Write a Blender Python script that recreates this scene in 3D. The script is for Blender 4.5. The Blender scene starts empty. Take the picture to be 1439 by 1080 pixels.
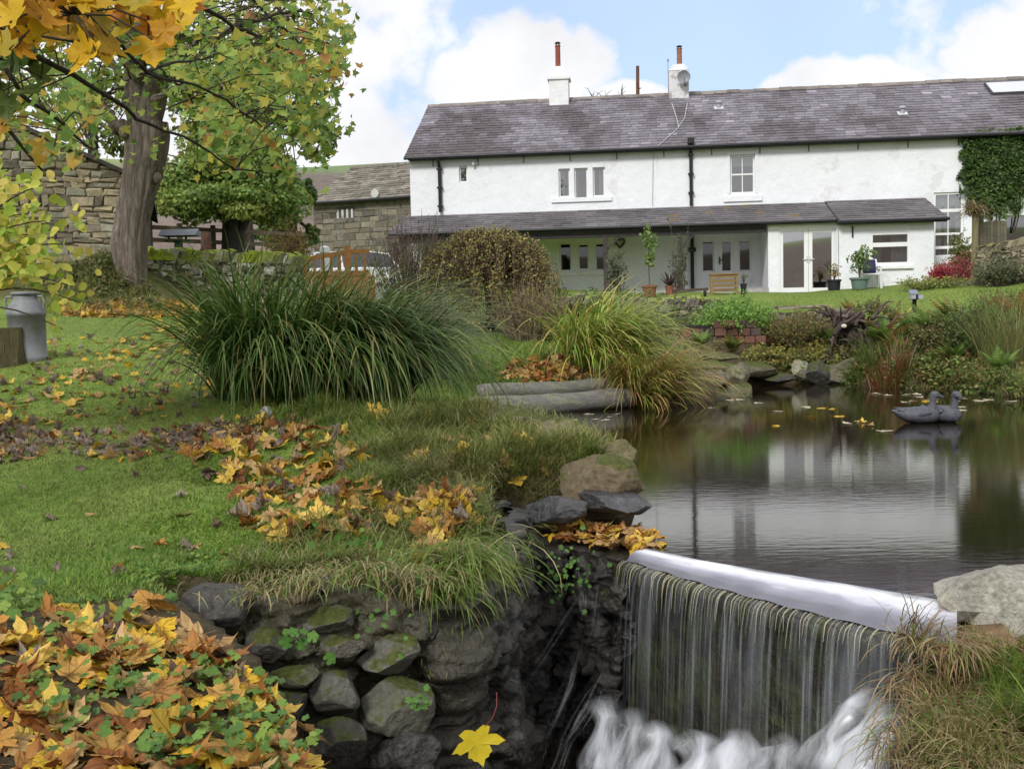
import bpy, bmesh, math, random
import numpy as np
from mathutils import Vector, Matrix, noise as mnoise

# ------------------------------------------------------------------ camera, world, sun, exposure
SC = bpy.context.scene
COL = SC.collection
F = 1500.0                       # focal length in pixels of the 1439 px wide photograph
CAM = np.array([0.0, 0.0, 1.5])
PITCH, ROLL = 3.8, -1.25
cam = bpy.data.objects.new('camera', bpy.data.cameras.new('camera'))
COL.objects.link(cam)
cam.data.sensor_width = 36.0
cam.data.lens = 36.0 * F / 1439.0
cam.data.clip_start, cam.data.clip_end = 0.05, 3000
RM = (Matrix.Rotation(math.radians(90 - PITCH), 3, 'X') @ Matrix.Rotation(math.radians(ROLL), 3, 'Z'))
cam.matrix_world = Matrix.Translation(Vector(CAM)) @ RM.to_4x4()
SC.camera = cam
RMn = np.array(RM)

SUN_EL, SUN_AZ = 38.0, 205.0     # azimuth clockwise from +Y: behind the camera, to its left
W = bpy.data.worlds.new('World'); SC.world = W; W.use_nodes = True
SC.view_settings.view_transform = 'Standard'; SC.view_settings.look = 'None'
SC.view_settings.exposure = 0.95; SC.view_settings.gamma = 1.0
SC.view_settings.use_curve_mapping = False
SC.cycles.max_bounces = 8; SC.cycles.transparent_max_bounces = 24
SC.cycles.caustics_reflective = False; SC.cycles.caustics_refractive = False
SC.cycles.use_adaptive_sampling = True; SC.cycles.adaptive_threshold = 0.015

def ray(px, py):
    d = RMn @ np.array([(px - 719.5) / F, -(py - 540) / F, -1.0])
    return d / d[1]
def at(px, py, Y):
    return CAM + ray(px, py) * Y
def on_z(px, py, z=0.0):
    d = ray(px, py); return CAM + d * ((z - CAM[2]) / d[2])

def build_world():
    nt = W.node_tree; N = nt.nodes; L = nt.links; N.clear()
    out = N.new('ShaderNodeOutputWorld'); bg = N.new('ShaderNodeBackground'); L.new(bg.outputs[0], out.inputs[0])
    bg.inputs[1].default_value = 0.115
    sky = N.new('ShaderNodeTexSky'); sky.sky_type = 'NISHITA'; sky.sun_disc = False
    sky.sun_elevation = math.radians(SUN_EL); sky.sun_rotation = math.radians(SUN_AZ)
    sky.air_density = 1.0; sky.dust_density = 1.6; sky.ozone_density = 1.0
    tc = N.new('ShaderNodeTexCoord')
    def noise(scale, detail, rough=0.55):
        n = N.new('ShaderNodeTexNoise'); n.inputs['Scale'].default_value = scale
        n.inputs['Detail'].default_value = detail; n.inputs['Roughness'].default_value = rough
        L.new(tc.outputs['Generated'], n.inputs['Vector']); return n
    def math_(op, a, b=None, clamp=False):
        m = N.new('ShaderNodeMath'); m.operation = op; m.use_clamp = clamp
        for i, v in enumerate((a, b)):
            if v is None: continue
            if isinstance(v, (int, float)): m.inputs[i].default_value = v
            else: L.new(v, m.inputs[i])
        return m.outputs[0]
    n1 = noise(7.0, 8); n2 = noise(2.2, 4); n3 = noise(26, 6)
    # general cover from noise
    cover = math_('ADD', math_('MULTIPLY', n2.outputs[0], 1.1), math_('MULTIPLY', n1.outputs[0], 0.5))
    cover = math_('SUBTRACT', cover, 0.64)
    # the blue gap over the house: an ellipse of directions with less cloud, and puffs in it
    def blob(px, py, rx, ry):
        c = ray(px, py); c = c / np.linalg.norm(c)
        sub = N.new('ShaderNodeVectorMath'); sub.operation = 'SUBTRACT'
        L.new(tc.outputs['Generated'], sub.inputs[0]); sub.inputs[1].default_value = tuple(c)
        mul = N.new('ShaderNodeVectorMath'); mul.operation = 'MULTIPLY'
        L.new(sub.outputs[0], mul.inputs[0]); mul.inputs[1].default_value = (F / rx, F / rx, F / ry)
        ln = N.new('ShaderNodeVectorMath'); ln.operation = 'LENGTH'; L.new(mul.outputs[0], ln.inputs[0])
        wob = math_('ADD', ln.outputs['Value'], math_('MULTIPLY', math_('SUBTRACT', n1.outputs[0], 0.5), 1.5))
        wob = math_('ADD', wob, math_('MULTIPLY', math_('SUBTRACT', n3.outputs[0], 0.5), 0.7))
        return math_('SUBTRACT', 1.0, wob)
    gap = blob(990, 50, 480, 175)
    puffs = [blob(730, 105, 145, 75), blob(1190, 125, 140, 50), blob(1430, 75, 110, 65), blob(880, 140, 80, 30), blob(1040, 200, 500, 60)]
    p = puffs[0]
    for q in puffs[1:]: p = math_('MAXIMUM', p, q)
    p = math_('MULTIPLY', p, 2.4, True)
    g = math_('MULTIPLY', gap, 1.7, True)
    dens = math_('SUBTRACT', math_('ADD', math_('MULTIPLY', cover, 1.0), 0.75), math_('MULTIPLY', g, 1.15))
    dens = math_('MAXIMUM', dens, p)
    mr = N.new('ShaderNodeMapRange'); mr.interpolation_type = 'SMOOTHSTEP'
    mr.inputs['From Min'].default_value = 0.02; mr.inputs['From Max'].default_value = 0.75
    L.new(dens, mr.inputs['Value'])
    fac = math_('MAXIMUM', mr.outputs[0], 0.2)
    # cloud shade: brighter tops, faintly grey undersides
    shade = N.new('ShaderNodeMapRange'); L.new(n1.outputs[0], shade.inputs['Value'])
    shade.inputs['From Min'].default_value = 0.35; shade.inputs['From Max'].default_value = 0.65
    shade.inputs['To Min'].default_value = 4.1; shade.inputs['To Max'].default_value = 5.1
    cc = N.new('ShaderNodeVectorMath'); cc.operation = 'SCALE'; cc.inputs[0].default_value = (0.965, 0.97, 1.0)
    L.new(shade.outputs[0], cc.inputs['Scale'])
    blue = N.new('ShaderNodeVectorMath'); blue.operation = 'MULTIPLY_ADD'
    L.new(sky.outputs[0], blue.inputs[0]); blue.inputs[1].default_value = (0.30, 0.33, 0.36); blue.inputs[2].default_value = (1.45, 2.0, 3.1)
    mix = N.new('ShaderNodeMixRGB'); L.new(fac, mix.inputs[0]); L.new(blue.outputs[0], mix.inputs[1]); L.new(cc.outputs[0], mix.inputs[2])
    L.new(mix.outputs[0], bg.inputs[0])
build_world()

sun = bpy.data.objects.new('sun', bpy.data.lights.new('sun', 'SUN')); COL.objects.link(sun)
sun.data.energy = 1.4; sun.data.angle = math.radians(12); sun.data.color = (1.0, 0.97, 0.92)
_a, _e = math.radians(SUN_AZ), math.radians(SUN_EL)
sd = Vector((math.sin(_a) * math.cos(_e), math.cos(_a) * math.cos(_e), math.sin(_e)))
sun.rotation_euler = (-sd).to_track_quat('-Z', 'Y').to_euler()

# ------------------------------------------------------------------ helpers
rng = np.random.default_rng(7)
random.seed(7)
def U(a, b, n=None): return rng.uniform(a, b, n)

def tag(o, label=None, cat=None, group=None, kind=None):
    if label: o['label'] = label
    if cat: o['category'] = cat
    if group: o['group'] = group
    if kind: o['kind'] = kind
    return o
def link(name, me, mat=None, parent=None):
    o = bpy.data.objects.new(name, me); COL.objects.link(o)
    if mat is not None: me.materials.append(mat)
    if parent is not None: o.parent = parent
    return o
def empty(name, loc, label=None, cat=None, group=None, rz=0.0):
    o = bpy.data.objects.new(name, None); COL.objects.link(o)
    o.location = tuple(map(float, loc)); o.rotation_euler = (0, 0, rz); o.empty_display_size = 0.2
    return tag(o, label, cat, group)
def kids(o): return [c for c in bpy.data.objects if c.parent == o]
def copy_tree(o, parent=None):
    c = o.copy(); COL.objects.link(c)
    if parent is not None: c.parent = parent
    for ch in list(o.children): copy_tree(ch, c)
    return c

def fast_mesh(name, V, Fa, C=None, smooth=False):
    """V (n,3), Fa (m,k) faces of one size, C (n,3) vertex colours"""
    me = bpy.data.meshes.new(name); V = np.asarray(V, dtype=np.float32); Fa = np.asarray(Fa, dtype=np.int32)
    k = Fa.shape[1]
    me.vertices.add(len(V)); me.vertices.foreach_set('co', V.ravel())
    me.loops.add(Fa.size); me.loops.foreach_set('vertex_index', Fa.ravel())
    me.polygons.add(len(Fa)); me.polygons.foreach_set('loop_start', np.arange(0, Fa.size, k, dtype=np.int32))
    me.polygons.foreach_set('loop_total', np.full(len(Fa), k, dtype=np.int32))
    if smooth: me.polygons.foreach_set('use_smooth', np.ones(len(Fa), dtype=bool))
    me.update(calc_edges=True)
    if C is not None: set_col(me, C)
    return me
def set_col(me, C):
    C = np.asarray(C, dtype=np.float32)
    if C.shape[1] == 3: C = np.concatenate([C, np.ones((len(C), 1), np.float32)], 1)
    a = me.color_attributes.new('Col', 'FLOAT_COLOR', 'POINT'); a.data.foreach_set('color', np.ascontiguousarray(C).ravel())

class MB:
    def __init__(s): s.v = []; s.f = []; s.c = []; s.n = 0
    def add(s, V, Fs, col=(1, 1, 1)):
        V = [tuple(map(float, v)) for v in V]
        s.v += V; s.f += [tuple(i + s.n for i in f) for f in Fs]
        if len(col) == len(V) and len(V) != 3 and not isinstance(col[0], (int, float)): s.c += [tuple(c) for c in col]
        else: s.c += [tuple(col)] * len(V)
        s.n += len(V); return s
    def box(s, x0, x1, y0, y1, z0, z1, col=(1, 1, 1), b=0.0):
        if b > 0:
            V = []; 
            for (ix, iy, iz) in ((0, 0, 1), (0, 1, 0), (1, 0, 0)):
                pass
            return s.bevbox(x0, x1, y0, y1, z0, z1, col, b)
        V = [(x0, y0, z0), (x1, y0, z0), (x1, y1, z0), (x0, y1, z0), (x0, y0, z1), (x1, y0, z1), (x1, y1, z1), (x0, y1, z1)]
        return s.add(V, [(0, 3, 2, 1), (4, 5, 6, 7), (0, 1, 5, 4), (1, 2, 6, 5), (2, 3, 7, 6), (3, 0, 4, 7)], col)
    def bevbox(s, x0, x1, y0, y1, z0, z1, col, b):
        bm = bmesh.new(); bmesh.ops.create_cube(bm, size=1)
        for v in bm.verts: v.co = Vector(((x0 + x1) / 2 + v.co.x * (x1 - x0), (y0 + y1) / 2 + v.co.y * (y1 - y0), (z0 + z1) / 2 + v.co.z * (z1 - z0)))
        bmesh.ops.bevel(bm, geom=bm.edges[:], offset=b, segments=2, affect='EDGES', profile=0.6)
        bm.verts.index_update()
        s.add([v.co[:] for v in bm.verts], [tuple(v.index for v in f.verts) for f in bm.faces], col); bm.free(); return s
    def beam(s, a, b, w, h, col=(1, 1, 1), up=(0, 0, 1)):
        a = np.array(a, float); b = np.array(b, float); d = b - a; d /= np.linalg.norm(d)
        r = np.cross(d, up); r /= np.linalg.norm(r); u = np.cross(r, d)
        V = [p + r * i * w / 2 + u * j * h / 2 for p in (a, b) for (i, j) in ((-1, -1), (1, -1), (1, 1), (-1, 1))]
        return s.add(V, [(0, 3, 2, 1), (4, 5, 6, 7), (0, 1, 5, 4), (1, 2, 6, 5), (2, 3, 7, 6), (3, 0, 4, 7)], col)
    def tube(s, pts, rad, n=8, col=(1, 1, 1), cap=True, wob=0.0):
        pts = np.array(pts, float); m = len(pts)
        rad = np.full(m, float(rad)) if np.ndim(rad) == 0 else np.array(rad, float)
        T = np.gradient(pts, axis=0); T /= np.linalg.norm(T, axis=1)[:, None] + 1e-9
        ref = np.array([0.0, 0.0, 1.0]) if abs(T[0][2]) < 0.9 else np.array([1.0, 0.0, 0.0])
        V = []; x = np.cross(T[0], ref); x /= np.linalg.norm(x)
        an = np.arange(n) * 2 * math.pi / n
        for i in range(m):
            x = x - T[i] * (x @ T[i]); x /= np.linalg.norm(x) + 1e-9; y = np.cross(T[i], x)
            r = rad[i] * (1 + (rng.uniform(-wob, wob, n) if wob else 0))
            V += list(pts[i] + (np.cos(an) * r)[:, None] * x + (np.sin(an) * r)[:, None] * y)
        Fs = [(i * n + j, i * n + (j + 1) % n, (i + 1) * n + (j + 1) % n, (i + 1) * n + j) for i in range(m - 1) for j in range(n)]
        if cap: Fs += [tuple(range(n - 1, -1, -1)), tuple((m - 1) * n + j for j in range(n))]
        return s.add(V, Fs, col)
    def lathe(s, prof, n=24, c=(0, 0, 0), col=(1, 1, 1), cap=True):
        V = []
        for r, z in prof:
            V += [(c[0] + r * math.cos(2 * math.pi * j / n), c[1] + r * math.sin(2 * math.pi * j / n), c[2] + z) for j in range(n)]
        m = len(prof)
        Fs = [(i * n + j, i * n + (j + 1) % n, (i + 1) * n + (j + 1) % n, (i + 1) * n + j) for i in range(m - 1) for j in range(n)]
        if cap: Fs += [tuple(range(n - 1, -1, -1)), tuple((m - 1) * n + j for j in range(n))]
        return s.add(V, Fs, col)
    def ell(s, c, r, col=(1, 1, 1), nu=14, nv=9):
        V = [(c[0], c[1], c[2] - r[2])]
        for i in range(1, nv):
            p = -math.pi / 2 + math.pi * i / nv
            V += [(c[0] + r[0] * math.cos(p) * math.cos(2 * math.pi * j / nu), c[1] + r[1] * math.cos(p) * math.sin(2 * math.pi * j / nu), c[2] + r[2] * math.sin(p)) for j in range(nu)]
        V.append((c[0], c[1], c[2] + r[2])); e = len(V) - 1
        Fs = [(0, 1 + (j + 1) % nu, 1 + j) for j in range(nu)]
        for i in range(nv - 2):
            Fs += [(1 + i * nu + j, 1 + i * nu + (j + 1) % nu, 1 + (i + 1) * nu + (j + 1) % nu, 1 + (i + 1) * nu + j) for j in range(nu)]
        b = 1 + (nv - 2) * nu
        Fs += [(b + j, b + (j + 1) % nu, e) for j in range(nu)]
        return s.add(V, Fs, col)
    def build(s, name, mat, parent=None, smooth=False):
        me = bpy.data.meshes.new(name); me.from_pydata(s.v, [], s.f)
        if smooth: me.polygons.foreach_set('use_smooth', np.ones(len(me.polygons), dtype=bool))
        set_col(me, np.array(s.c, dtype=np.float32).reshape(-1, 3)); me.update()
        return link(name, me, mat, parent)

# ------------------------------------------------------------------ materials
MATS = {}
def material(name, base=None, rough=0.85, var=0.25, vscale=6.0, bump=None, moss=None, trans=0.0, spec=0.3, metal=0.0, lichen=None, coord='Object', stretch=None, var2=None):
    """base None: colour from the Col attribute"""
    if name in MATS: return MATS[name]
    m = bpy.data.materials.new(name); m.use_nodes = True; nt = m.node_tree; N = nt.nodes; L = nt.links
    bs = N['Principled BSDF']; out = N['Material Output']
    bs.inputs['Roughness'].default_value = rough; bs.inputs['Specular IOR Level'].default_value = spec; bs.inputs['Metallic'].default_value = metal
    tc = N.new('ShaderNodeTexCoord'); vec = tc.outputs[coord]
    if stretch:
        mp = N.new('ShaderNodeMapping'); mp.inputs['Scale'].default_value = stretch; L.new(vec, mp.inputs['Vector']); vec = mp.outputs[0]
    def noise(scale, det=5, rg=0.6):
        n = N.new('ShaderNodeTexNoise'); n.inputs['Scale'].default_value = scale; n.inputs['Detail'].default_value = det
        n.inputs['Roughness'].default_value = rg; L.new(vec, n.inputs['Vector']); return n.outputs[0]
    def rngmap(x, a, b, c, d, sm=False):
        r = N.new('ShaderNodeMapRange'); L.new(x, r.inputs[0])
        if sm: r.interpolation_type = 'SMOOTHSTEP'
        for i, v in enumerate((a, b, c, d)): r.inputs[i + 1].default_value = v
        return r.outputs[0]
    if base is None:
        at_ = N.new('ShaderNodeAttribute'); at_.attribute_name = 'Col'; col = at_.outputs['Color']
    else:
        rgb = N.new('ShaderNodeRGB'); rgb.outputs[0].default_value = (*base, 1); col = rgb.outputs[0]
    def scale_by(col, fac):
        s = N.new('ShaderNodeVectorMath'); s.operation = 'SCALE'; L.new(col, s.inputs[0]); L.new(fac, s.inputs['Scale']); return s.outputs[0]
    if var: col = scale_by(col, rngmap(noise(vscale), 0.25, 0.75, 1 - var, 1 + var))
    if var2: col = scale_by(col, rngmap(noise(var2[0], 6, 0.7), 0.3, 0.7, 1 - var2[1], 1 + var2[1]))
    def mixc(fac, a, b):
        x = N.new('ShaderNodeMixRGB'); L.new(fac, x.inputs[0]); L.new(a, x.inputs[1])
        if isinstance(b, tuple): x.inputs[2].default_value = (*b, 1)
        else: L.new(b, x.inputs[2])
        return x.outputs[0]
    if lichen:   # (colour, scale, threshold)
        col = mixc(rngmap(noise(lichen[1], 4, 0.65), lichen[2], lichen[2] + 0.06, 0, lichen[3] if len(lichen) > 3 else 0.8, True), col, lichen[0])
    if moss:     # (colour, scale, bias): moss grows on upward faces
        ge = N.new('ShaderNodeNewGeometry'); sp = N.new('ShaderNodeSeparateXYZ'); L.new(ge.outputs['Normal'], sp.inputs[0])
        ad = N.new('ShaderNodeMath'); ad.operation = 'MULTIPLY_ADD'; L.new(noise(moss[1], 6, 0.65), ad.inputs[0]); ad.inputs[1].default_value = 2.2
        L.new(sp.outputs[2], ad.inputs[2])
        mc = N.new('ShaderNodeVectorMath'); mc.operation = 'SCALE'; mc.inputs[0].default_value = moss[0]; L.new(rngmap(noise(moss[1] * 7, 4), .3, .7, .5, 1.5), mc.inputs['Scale'])
        col = mixc(rngmap(ad.outputs[0], moss[2], moss[2] + 0.35, 0, 0.95, True), col, mc.outputs[0])
    L.new(col, bs.inputs['Base Color'])
    if bump:
        last = None
        for (sc, st, dist) in bump:
            b = N.new('ShaderNodeBump'); b.inputs['Strength'].default_value = st; b.inputs['Distance'].default_value = dist
            L.new(noise(sc, 8, 0.6), b.inputs['Height'])
            if last is not None: L.new(last, b.inputs['Normal'])
            last = b.outputs[0]
        L.new(last, bs.inputs['Normal'])
    if trans:
        tr = N.new('ShaderNodeBsdfTranslucent'); L.new(col, tr.inputs[0]); mx = N.new('ShaderNodeMixShader'); mx.inputs[0].default_value = trans
        L.new(bs.outputs[0], mx.inputs[1]); L.new(tr.outputs[0], mx.inputs[2]); L.new(mx.outputs[0], out.inputs[0])
    MATS[name] = m; return m

def add_veins(m):
    """leaf veins: darker lines fanning out from the leaf base, read from the leaf's own coordinates kept in Loc"""
    nt = m.node_tree; N = nt.nodes; L = nt.links; bs = N['Principled BSDF']; src = bs.inputs['Base Color'].links[0].from_socket
    a = N.new('ShaderNodeAttribute'); a.attribute_name = 'Loc'; best = None
    for deg in (0, 42, -42, 97, -97):
        t = math.radians(deg); d = N.new('ShaderNodeVectorMath'); d.operation = 'DOT_PRODUCT'; L.new(a.outputs['Vector'], d.inputs[0]); d.inputs[1].default_value = (math.cos(t), -math.sin(t), 0)
        ab = N.new('ShaderNodeMath'); ab.operation = 'ABSOLUTE'; L.new(d.outputs['Value'], ab.inputs[0])
        f = N.new('ShaderNodeVectorMath'); f.operation = 'DOT_PRODUCT'; L.new(a.outputs['Vector'], f.inputs[0]); f.inputs[1].default_value = (math.sin(t), math.cos(t), 0)
        g = N.new('ShaderNodeMath'); g.operation = 'LESS_THAN'; L.new(f.outputs['Value'], g.inputs[0]); g.inputs[1].default_value = 0.0
        s = N.new('ShaderNodeMath'); s.operation = 'ADD'; L.new(ab.outputs[0], s.inputs[0]); L.new(g.outputs[0], s.inputs[1])
        if best is None: best = s.outputs[0]
        else: mn = N.new('ShaderNodeMath'); mn.operation = 'MINIMUM'; L.new(best, mn.inputs[0]); L.new(s.outputs[0], mn.inputs[1]); best = mn.outputs[0]
    r = N.new('ShaderNodeMapRange'); L.new(best, r.inputs[0])
    for i, v in enumerate((.012, .035, .55, 1.0)): r.inputs[i + 1].default_value = v
    sc = N.new('ShaderNodeVectorMath'); sc.operation = 'SCALE'; L.new(src, sc.inputs[0]); L.new(r.outputs[0], sc.inputs['Scale']); L.new(sc.outputs[0], bs.inputs['Base Color'])
def set_loc(me, P):
    a = me.attributes.new('Loc', 'FLOAT_VECTOR', 'POINT'); a.data.foreach_set('vector', np.ascontiguousarray(P, dtype=np.float32).ravel())
def water_material():
    m = bpy.data.materials.new('pond_water'); m.use_nodes = True; N = m.node_tree.nodes; L = m.node_tree.links
    bs = N['Principled BSDF']; bs.inputs['Base Color'].default_value = (0.016, 0.011, 0.006, 1); bs.inputs['Roughness'].default_value = 0.05
    bs.inputs['IOR'].default_value = 2.1; bs.inputs['Specular IOR Level'].default_value = 0.5
    tc = N.new('ShaderNodeTexCoord'); mp = N.new('ShaderNodeMapping'); mp.inputs['Scale'].default_value = (5, 16, 5); L.new(tc.outputs['Object'], mp.inputs[0])
    n = N.new('ShaderNodeTexNoise'); n.inputs['Scale'].default_value = 1.0; n.inputs['Detail'].default_value = 4; L.new(mp.outputs[0], n.inputs['Vector'])
    b = N.new('ShaderNodeBump'); b.inputs['Strength'].default_value = 0.026; b.inputs['Distance'].default_value = 0.03; L.new(n.outputs[0], b.inputs['Height']); L.new(b.outputs[0], bs.inputs['Normal'])
    return m
def glass_material(name, tint=(0.5, 0.52, 0.5), refl=0.14):
    m = bpy.data.materials.new(name); m.use_nodes = True; N = m.node_tree.nodes; L = m.node_tree.links; out = N['Material Output']
    N.remove(N['Principled BSDF'])
    g = N.new('ShaderNodeBsdfGlossy'); g.inputs['Roughness'].default_value = 0.02; t = N.new('ShaderNodeBsdfTransparent'); t.inputs[0].default_value = (*tint, 1)
    mx = N.new('ShaderNodeMixShader'); mx.inputs[0].default_value = refl; L.new(t.outputs[0], mx.inputs[1]); L.new(g.outputs[0], mx.inputs[2]); L.new(mx.outputs[0], out.inputs[0])
    return m
def silk_material(name, sx, sy, lo, hi, colr=(0.62, 0.66, 0.72), top=0.9):
    """falling water: streaked white, see-through between the streaks; Col = (fade, across, along)"""
    m = bpy.data.materials.new(name); m.use_nodes = True; N = m.node_tree.nodes; L = m.node_tree.links; out = N['Material Output']; bs = N['Principled BSDF']
    bs.inputs['Base Color'].default_value = (*colr, 1); bs.inputs['Roughness'].default_value = 0.25
    a = N.new('ShaderNodeAttribute'); a.attribute_name = 'Col'; sp = N.new('ShaderNodeSeparateColor'); L.new(a.outputs['Color'], sp.inputs[0])
    cb = N.new('ShaderNodeCombineXYZ')
    for i, k in ((1, sx), (2, sy)):
        mm = N.new('ShaderNodeMath'); mm.operation = 'MULTIPLY'; mm.inputs[1].default_value = k; L.new(sp.outputs[i], mm.inputs[0]); L.new(mm.outputs[0], cb.inputs[i - 1])
    n = N.new('ShaderNodeTexNoise'); n.inputs['Scale'].default_value = 1.0; n.inputs['Detail'].default_value = 5; n.inputs['Roughness'].default_value = 0.6; L.new(cb.outputs[0], n.inputs['Vector'])
    r = N.new('ShaderNodeMapRange'); L.new(n.outputs[0], r.inputs[0]); r.interpolation_type = 'SMOOTHSTEP'
    for i, v in enumerate((lo, hi, 0, top)): r.inputs[i + 1].default_value = v
    mu = N.new('ShaderNodeMath'); mu.operation = 'MULTIPLY'; L.new(r.outputs[0], mu.inputs[0]); L.new(sp.outputs[0], mu.inputs[1])
    t = N.new('ShaderNodeBsdfTransparent'); mx = N.new('ShaderNodeMixShader'); L.new(mu.outputs[0], mx.inputs[0]); L.new(t.outputs[0], mx.inputs[1]); L.new(bs.outputs[0], mx.inputs[2]); L.new(mx.outputs[0], out.inputs[0])
    return m

M_GROUND = material('ground_earth', None, 0.95, 0.35, 9.0, bump=[(25, 0.5, 0.03), (140, 0.5, 0.01)], var2=(60, 0.45), coord='Object')
M_GRASS = material('grass_blade', None, 0.6, 0, trans=0.35)
M_SEDGE = material('sedge_blade', None, 0.42, 0, trans=0.3, spec=0.35)
M_LEAF = material('leaf', None, 0.5, 0.12, 30.0, trans=0.4, spec=0.3)
M_DRYLEAF = material('fallen_leaf', None, 0.55, 0.22, 22.0, trans=0.18, spec=0.3, bump=[(60, 0.35, 0.004)], var2=(90, 0.2))
add_veins(M_DRYLEAF)
M_BARK = material('bark', None, 0.95, 0.3, 2.0, bump=[(7, 1.0, 0.10), (22, 0.8, 0.03)], var2=(8, .5), stretch=(2.2, 2.2, 0.32), moss=((0.05, 0.07, 0.012), 3.0, 2.0))
M_TWIG = material('twig', (0.055, 0.042, 0.032), 0.9, 0.3, 8.0)
M_WHITE = material('whitewash', (0.78, 0.80, 0.84), 0.8, 0.05, 0.9, bump=[(2.6, 0.35, 0.10), (11, 0.25, 0.03), (60, 0.15, 0.01)], var2=(7, 0.035), lichen=((.58, .58, .57), 1.1, .60, .4))
M_TRIM = material('white_gloss_paint', (0.80, 0.81, 0.82), 0.35, 0.03, 3)
M_BLACK = material('black_paint', (0.018, 0.018, 0.022), 0.45, 0.2, 6)
M_SLATE = material('roof_slate', None, 0.62, 0.18, 5.0, bump=[(35, 0.35, 0.012)], var2=(22, 0.16), spec=0.4)
M_STONE = material('building_stone', None, 0.92, 0.3, 6.0, bump=[(10, 0.6, 0.03), (45, 0.4, 0.01)], var2=(30, 0.25))
M_DRYSTONE = material('dry_stone', None, 0.92, 0.3, 5.0, bump=[(9, 0.7, 0.04), (40, 0.5, 0.012)], var2=(24, 0.3), lichen=((0.40, 0.41, 0.36), 7.0, 0.60, 0.6), moss=((0.10, 0.14, 0.015), 4.0, 1.85))
M_ROCK = material('mossy_rock', None, 0.85, 0.35, 4.0, bump=[(7, 0.7, 0.05), (30, 0.6, 0.015), (120, 0.3, 0.004)], var2=(26, 0.35), lichen=((0.42, 0.43, 0.40), 14.0, 0.655, 0.75), moss=((0.06, 0.072, 0.012), 5.0, 1.62))
M_BARE = material('bare_rock', None, 0.85, 0.35, 4.0, bump=[(6, 0.8, 0.07), (22, 0.8, 0.03), (80, .5, .008)], var2=(30, 0.4), lichen=((0.38, 0.39, 0.34), 9.0, 0.62, 0.55))
M_WET = material('wet_rock', None, 0.32, 0.5, 5.0, bump=[(9, 0.9, 0.06), (40, 0.6, 0.015)], var2=(22, 0.4), spec=0.5, moss=((0.03, 0.045, 0.006), 5.0, 2.25))
M_WOOD = material('weathered_wood', None, 0.85, 0.3, 4.0, bump=[(14, 0.5, 0.02)], var2=(30, 0.2), stretch=(1, 6, 6))
M_PLAIN = material('plain_paint', None, 0.5, 0.12, 8.0)
M_CLAY = material('terracotta', None, 0.85, 0.25, 9.0)
M_METAL = material('galvanised_metal', (0.19, 0.198, 0.21), 0.62, 0.25, 9.0, metal=0.15, spec=0.4, bump=[(14, 0.12, 0.01)], var2=(3, 0.12))
M_GLASS = glass_material('window_glass', (.6, .62, .62), .30)
M_SHADEGLASS = glass_material('shaded_window_glass', (.5, .52, .5), .10)
M_DOORGLASS = glass_material('door_glass', (0.42, 0.44, 0.43), 0.5)
M_POND = water_material()
# ------------------------------------------------------------------ terrain
_cp = [at(*p) for p in [
    (100,1080,3.0),(300,1080,3.1),(440,1060,3.4),(40,900,3.75),(250,890,4.0),(20,800,5.0),(200,790,5.0),(100,700,6.9),(300,720,6.4),(50,600,9.2),(690,582,16.1),(770,577,16.4),(850,571,16.85),
    (40,507,11.4),(200,482,13.6),(250,443,17.8),(330,440,18.6),(130,424,17.6),(150,354,19.4),(122,372,19.0),(168,372,18.7),(140,396,18.3),(108,388,18.6),(90,405,18.3),(196,412,18.5),(60,385,19.5),(182,404,18.6),(300,432,19.8),(415,424,20.8),
    (300,590,9.2),(400,578,9.6),(530,572,9.2),(640,592,9.0),(800,614,8.6),(720,594,9.1),(870,640,8.0),(450,680,7.2),(600,675,6.9),(740,690,7.0),(560,755,5.8),(450,765,5.6),(640,775,5.75),
    (340,815,4.95),(490,798,5.05),(600,800,5.3),(560,560,10.6),(740,500,18.2),(720,532,16.9),(760,460,22),(640,462,21),(500,432,21),
    (913,418,30),(800,412,32.8),(560,414,34.5),(1000,412,31.5),(1100,411,32.9),(1300,398,31.5),(1250,443,23.8),(1430,443,23.5),(1100,430,26.2),(1190,436,25.4),
    (900,452,24.6),(930,478,22.6),(1010,486,21.9),(1090,500,21.9),(1230,480,21.6),(1340,490,20.3),(1430,500,19.2),(1420,395,29),
    (850,520,17.6),(960,515,18.8),(1010,506,20.0),(1400,930,4.9),(1330,915,4.85),(1439,925,5.2),(1350,1000,4.4),(1439,1010,4.0),(1439,960,4.6)]]
_cp += [np.array(p, float) for p in [(7,7,.25),(8,10,.35),(9.5,14,.5),(11,19,1.0),(12,23,1.55),(14,30,2.2),(-9,4,.5),(-9,8,.9),(-9,13,1.3),(-12,19,2.4),
    (-14,26,2.5),(-4,26,1.95),(-4,34,1.95),(-14,40,2.0),(-30,45,2.0),(-30,20,2.4),(-30,0,.8),(0,45,2.1),(14,45,2.2),(30,40,2.4),(30,15,1.0),(25,0,.4),(0,-3,.1),(-6,-3,.3),(6,-3,.2),(0,-20,.3),(-25,-20,.5),(25,-20,.4),
    (-40,70,2.2),(0,70,2.4),(40,70,2.6),(3.3,3.2,-.2),(4.6,5.2,.1)]]
_cp = np.array(_cp)
def _tps():
    P = _cp[:, :2]; n = len(P); r = np.linalg.norm(P[:, None] - P[None], axis=2)
    K = np.where(r > 0, r * r * np.log(r + 1e-12), 0) + np.eye(n) * 0.05
    A = np.zeros((n + 3, n + 3)); A[:n, :n] = K; A[:n, n] = 1; A[:n, n + 1:] = P; A[n, :n] = 1; A[n + 1:, :n] = P.T
    return np.linalg.solve(A, np.concatenate([_cp[:, 2], np.zeros(3)]))
_w = _tps()
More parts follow.
